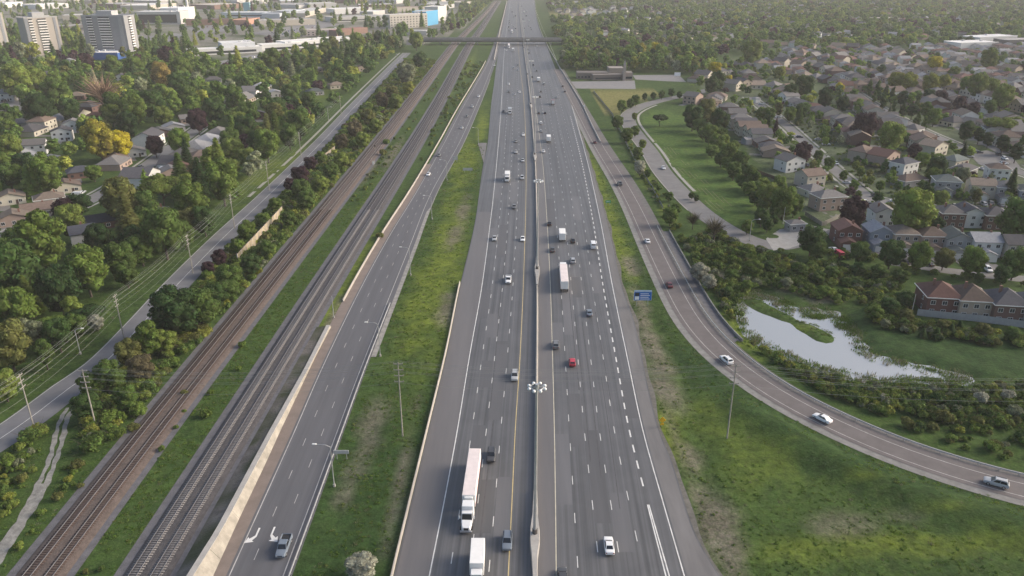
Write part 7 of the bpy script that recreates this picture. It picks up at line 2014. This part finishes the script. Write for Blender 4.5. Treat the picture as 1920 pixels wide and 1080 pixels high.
for q in FARH[48:]:
    pts.append((q[1], q[0], 0, 1.0, random.uniform(.7, 1.0), math.atan2(d1[1], d1[0]) + random.choice((0, 1.57)), int(rng.integers(5))))
while len(pts) < 1200:
    x, y = rng.uniform(lo[0], hi[0]), rng.uniform(lo[1], hi[1])
    if pip(Wp, np.array([x]), np.array([y]))[0] and hh.ok(x, y, 9) and x > float(HR(y)) + 25:
        pts.append((x, y, .0, 1.0, 1.0, random.choice((.35, .35 + 1.57, -.5)), int(rng.integers(5))))
scatter_object('far_suburb', pts, hp, 'distant suburb roofs showing between the trees of the far hillside', 'houses')

# ------------------------------------------------------------------ grass and weeds
def tuft_mesh(r, n, h, w, col):
    V, F = [], []
    for i in range(n):
        a = r.random() * 6.28; q = r.random() * w; lean = r.random() * .6
        x, y = q * math.cos(a), q * math.sin(a); b = r.random() * 6.28; ww = .07 + .07 * r.random(); hh_ = h * (.5 + .7 * r.random())
        k = len(V)
        V += [(x - ww * math.cos(b), y - ww * math.sin(b), 0), (x + ww * math.cos(b), y + ww * math.sin(b), 0), (x + lean * hh_ * math.cos(a), y + lean * hh_ * math.sin(a), hh_)]
        F.append((k, k + 1, k + 2))
    return npmesh('tuft', V, F, col)
grass_a = leaf_mat('grass_blade', [(.075, .135, .024), (.09, .15, .028), (.11, .17, .03), (.085, .14, .026), (.12, .175, .034), (.13, .16, .045)])
grass_p = leaf_mat('grass_pale', [(.17, .18, .10), (.13, .14, .07), (.20, .19, .13)])
grass_l = leaf_mat('grass_lush', [(.13, .19, .024), (.16, .20, .03), (.11, .17, .022)])
tufts = [tuft_mesh(np.random.default_rng(k), 26, .32, 1.1, grass_a) for k in range(3)] + [tuft_mesh(np.random.default_rng(9), 22, .45, .9, grass_p), tuft_mesh(np.random.default_rng(10), 30, .32, 1.1, grass_l), leaves_mesh('weed', [(0, 0, .1, .6, .25), (.5, .2, .08, .5, .2)], 70, .17, grass_a, np.random.default_rng(4), core=0, flat=.25)]
gp = []
gxi, gyi = gx, gy
def field_at(arr, x, y):
    i = np.clip(np.searchsorted(gx, x) - 1, 0, nx_ - 2); j = np.clip(np.searchsorted(gy, y) - 1, 0, ny_ - 2)
    return arr[j, i]
def sow(poly, n, pale=.12, big=1.0):
    Wp = np.asarray(poly)
    lo, hi = Wp.min(0), Wp.max(0)
    X = rng.uniform(lo[0], hi[0], n); Y = lo[1] + (hi[1] - lo[1]) * rng.random(n) ** 1.3
    ok = pip(Wp, X, Y)
    for P, w in ((RAMPC, 6.2), (XY(MD), 0), (SERV, 5.5), (path, 2.3)):
        ok &= pdist(P, X, Y, False) > w
    X, Y = X[ok], Y[ok]
    D, Lu, Z = field_at(dirt, X, Y), field_at(lush, X, Y), field_at(GZ, X, Y)
    clump = vnoise(X, Y, 6, 21) + vnoise(X, Y, 2.5, 22)
    for x, y, d, l, z, c in zip(X, Y, D, Lu, Z, clump):
        if z < -.95 or rng.random() < d * .8 or c < .75:
            continue
        u = rng.random()
        k = 3 if u < pale + d * .5 else (4 if rng.random() < l * .8 else (5 if u > .72 else int(rng.integers(3))))
        s = rng.uniform(.25, .65) * big
        gp.append((x, y, z, s, s * rng.uniform(.6, 1.3), rng.uniform(0, 6.28), k))
yy = np.arange(98, 480, 8.0)
sow(np.vstack([np.stack([CR(yy) + 3.2, yy], 1), np.stack([HL(yy) - 1.6, yy], 1)[::-1]]), 9000)
ri = [i for i, p in enumerate(RAMPC) if proj(*p)[1] > 300]
rl = off(RAMPC, 5.6)[ri]
yy2 = np.arange(98, 380, 8.0)
sow(np.vstack([rl, np.array([[rl[-1][0], 98.0]]), np.stack([HR(yy2) + 1.4, yy2], 1)]), 17000, .08)
sow(np.vstack([np.stack([RA(yy) + 6.3, yy], 1), np.stack([RB(yy) - 6.0, yy], 1)[::-1]]), 6000, .05)
sow(np.vstack([np.stack([LRL(yy) + 11, yy], 1), np.stack([RA(yy) - 6.4, yy], 1)[::-1]]), 8000, .08)
sow(WP([(1340, 545), (1420, 540), (1590, 580), (1640, 640), (1760, 690), (1980, 720), (1980, 800), (1700, 800), (1500, 720), (1380, 640)]), 6000, .15, 1.2)
sow(WP([(0, 770), (180, 640), (320, 480), (420, 380), (560, 260), (520, 260), (300, 420), (100, 640), (-40, 760)]), 4000, .08)
sow(ISLE, 500, .1)
scatter_object('grass', gp, tufts, 'rough grass and weeds over verges and islands', 'grass')
reeds = []
for i in range(560):
    k = rng.integers(len(POND)); a, b = POND[k], POND[(k + 1) % len(POND)]
    u = rng.random(); p = a * (1 - u) + b * u + rng.normal(0, 1.5, 2)
    reeds.append((p[0], p[1], float(max(-1.15, field_at(GZ, p[0], p[1]))), rng.uniform(.8, 1.6), rng.uniform(1.2, 2.6), rng.uniform(0, 6.28), 0 if rng.random() < .7 else 1))
for px, py, n, w_, h_ in ((1530, 594, 60, 3.2, 1.2), (1592, 600, 70, 3, 2.2), (1600, 618, 60, 2.5, 2.2), (1583, 611, 40, 2, 1.2), (1478, 568, 40, 2.5, 1.2), (1745, 712, 30, 5, .8)):
    cx, cy0 = G(px, py, -1)
    for i in range(n):
        reeds.append((cx + rng.normal(0, w_ * .6), cy0 + rng.normal(0, h_ * .6), -1.02, rng.uniform(.8, 1.5), rng.uniform(1.0, 2.0), rng.uniform(0, 6.28), 0))
scatter_object('reeds', reeds, [tufts[0], tufts[3]], 'reeds fringing the pond', 'reeds')

# ------------------------------------------------------------------ the evening haze
hz = MB().box(-5750, 5750, -480, 5850, -4.0, 116.0)
hm_ = bpy.data.materials.new('haze_air'); hm_.use_nodes = True
hn = hm_.node_tree
hn.nodes.remove(hn.nodes['Principled BSDF'])
pv = hn.nodes.new('ShaderNodeVolumePrincipled')
pv.inputs['Color'].default_value = (.995, .97, .95, 1)
pv.inputs['Density'].default_value = .00011
pv.inputs['Anisotropy'].default_value = 0.0
hn.links.new(pv.outputs[0], hn.nodes['Material Output'].inputs['Volume'])
haze = hz.build('haze', hm_)
haze['kind'] = 'stuff'

# ------------------------------------------------------------------ labels that single each thing out
TENS = ['', '', 'twenty', 'thirty', 'forty', 'fifty', 'sixty', 'seventy', 'eighty', 'ninety']
ONES = ['', 'first', 'second', 'third', 'fourth', 'fifth', 'sixth', 'seventh', 'eighth', 'ninth', 'tenth', 'eleventh', 'twelfth', 'thirteenth', 'fourteenth', 'fifteenth', 'sixteenth', 'seventeenth', 'eighteenth', 'nineteenth']
def ordinal(n):
    if n < 20:
        return ONES[n]
    return TENS[n // 10][:-1] + 'ieth' if n % 10 == 0 else TENS[n // 10] + '-' + ONES[n % 10]
ANCH = {'overpass': (0, by0), 'pond': tuple(POND.mean(0))}
groups = {}
for o, an in PENDING:
    groups.setdefault(o['label'], []).append((o, an))
for lbl, L_ in groups.items():
    if len(L_) < 2:
        continue
    an = L_[0][1] or 'overpass'
    ax, ay = ANCH[an]
    L_.sort(key=lambda q: math.hypot(q[0].location.x - ax, q[0].location.y - ay))
    for i, (o, _) in enumerate(L_):
        o['label'] = f'{lbl}, {ordinal(i + 1)} from the {an}'
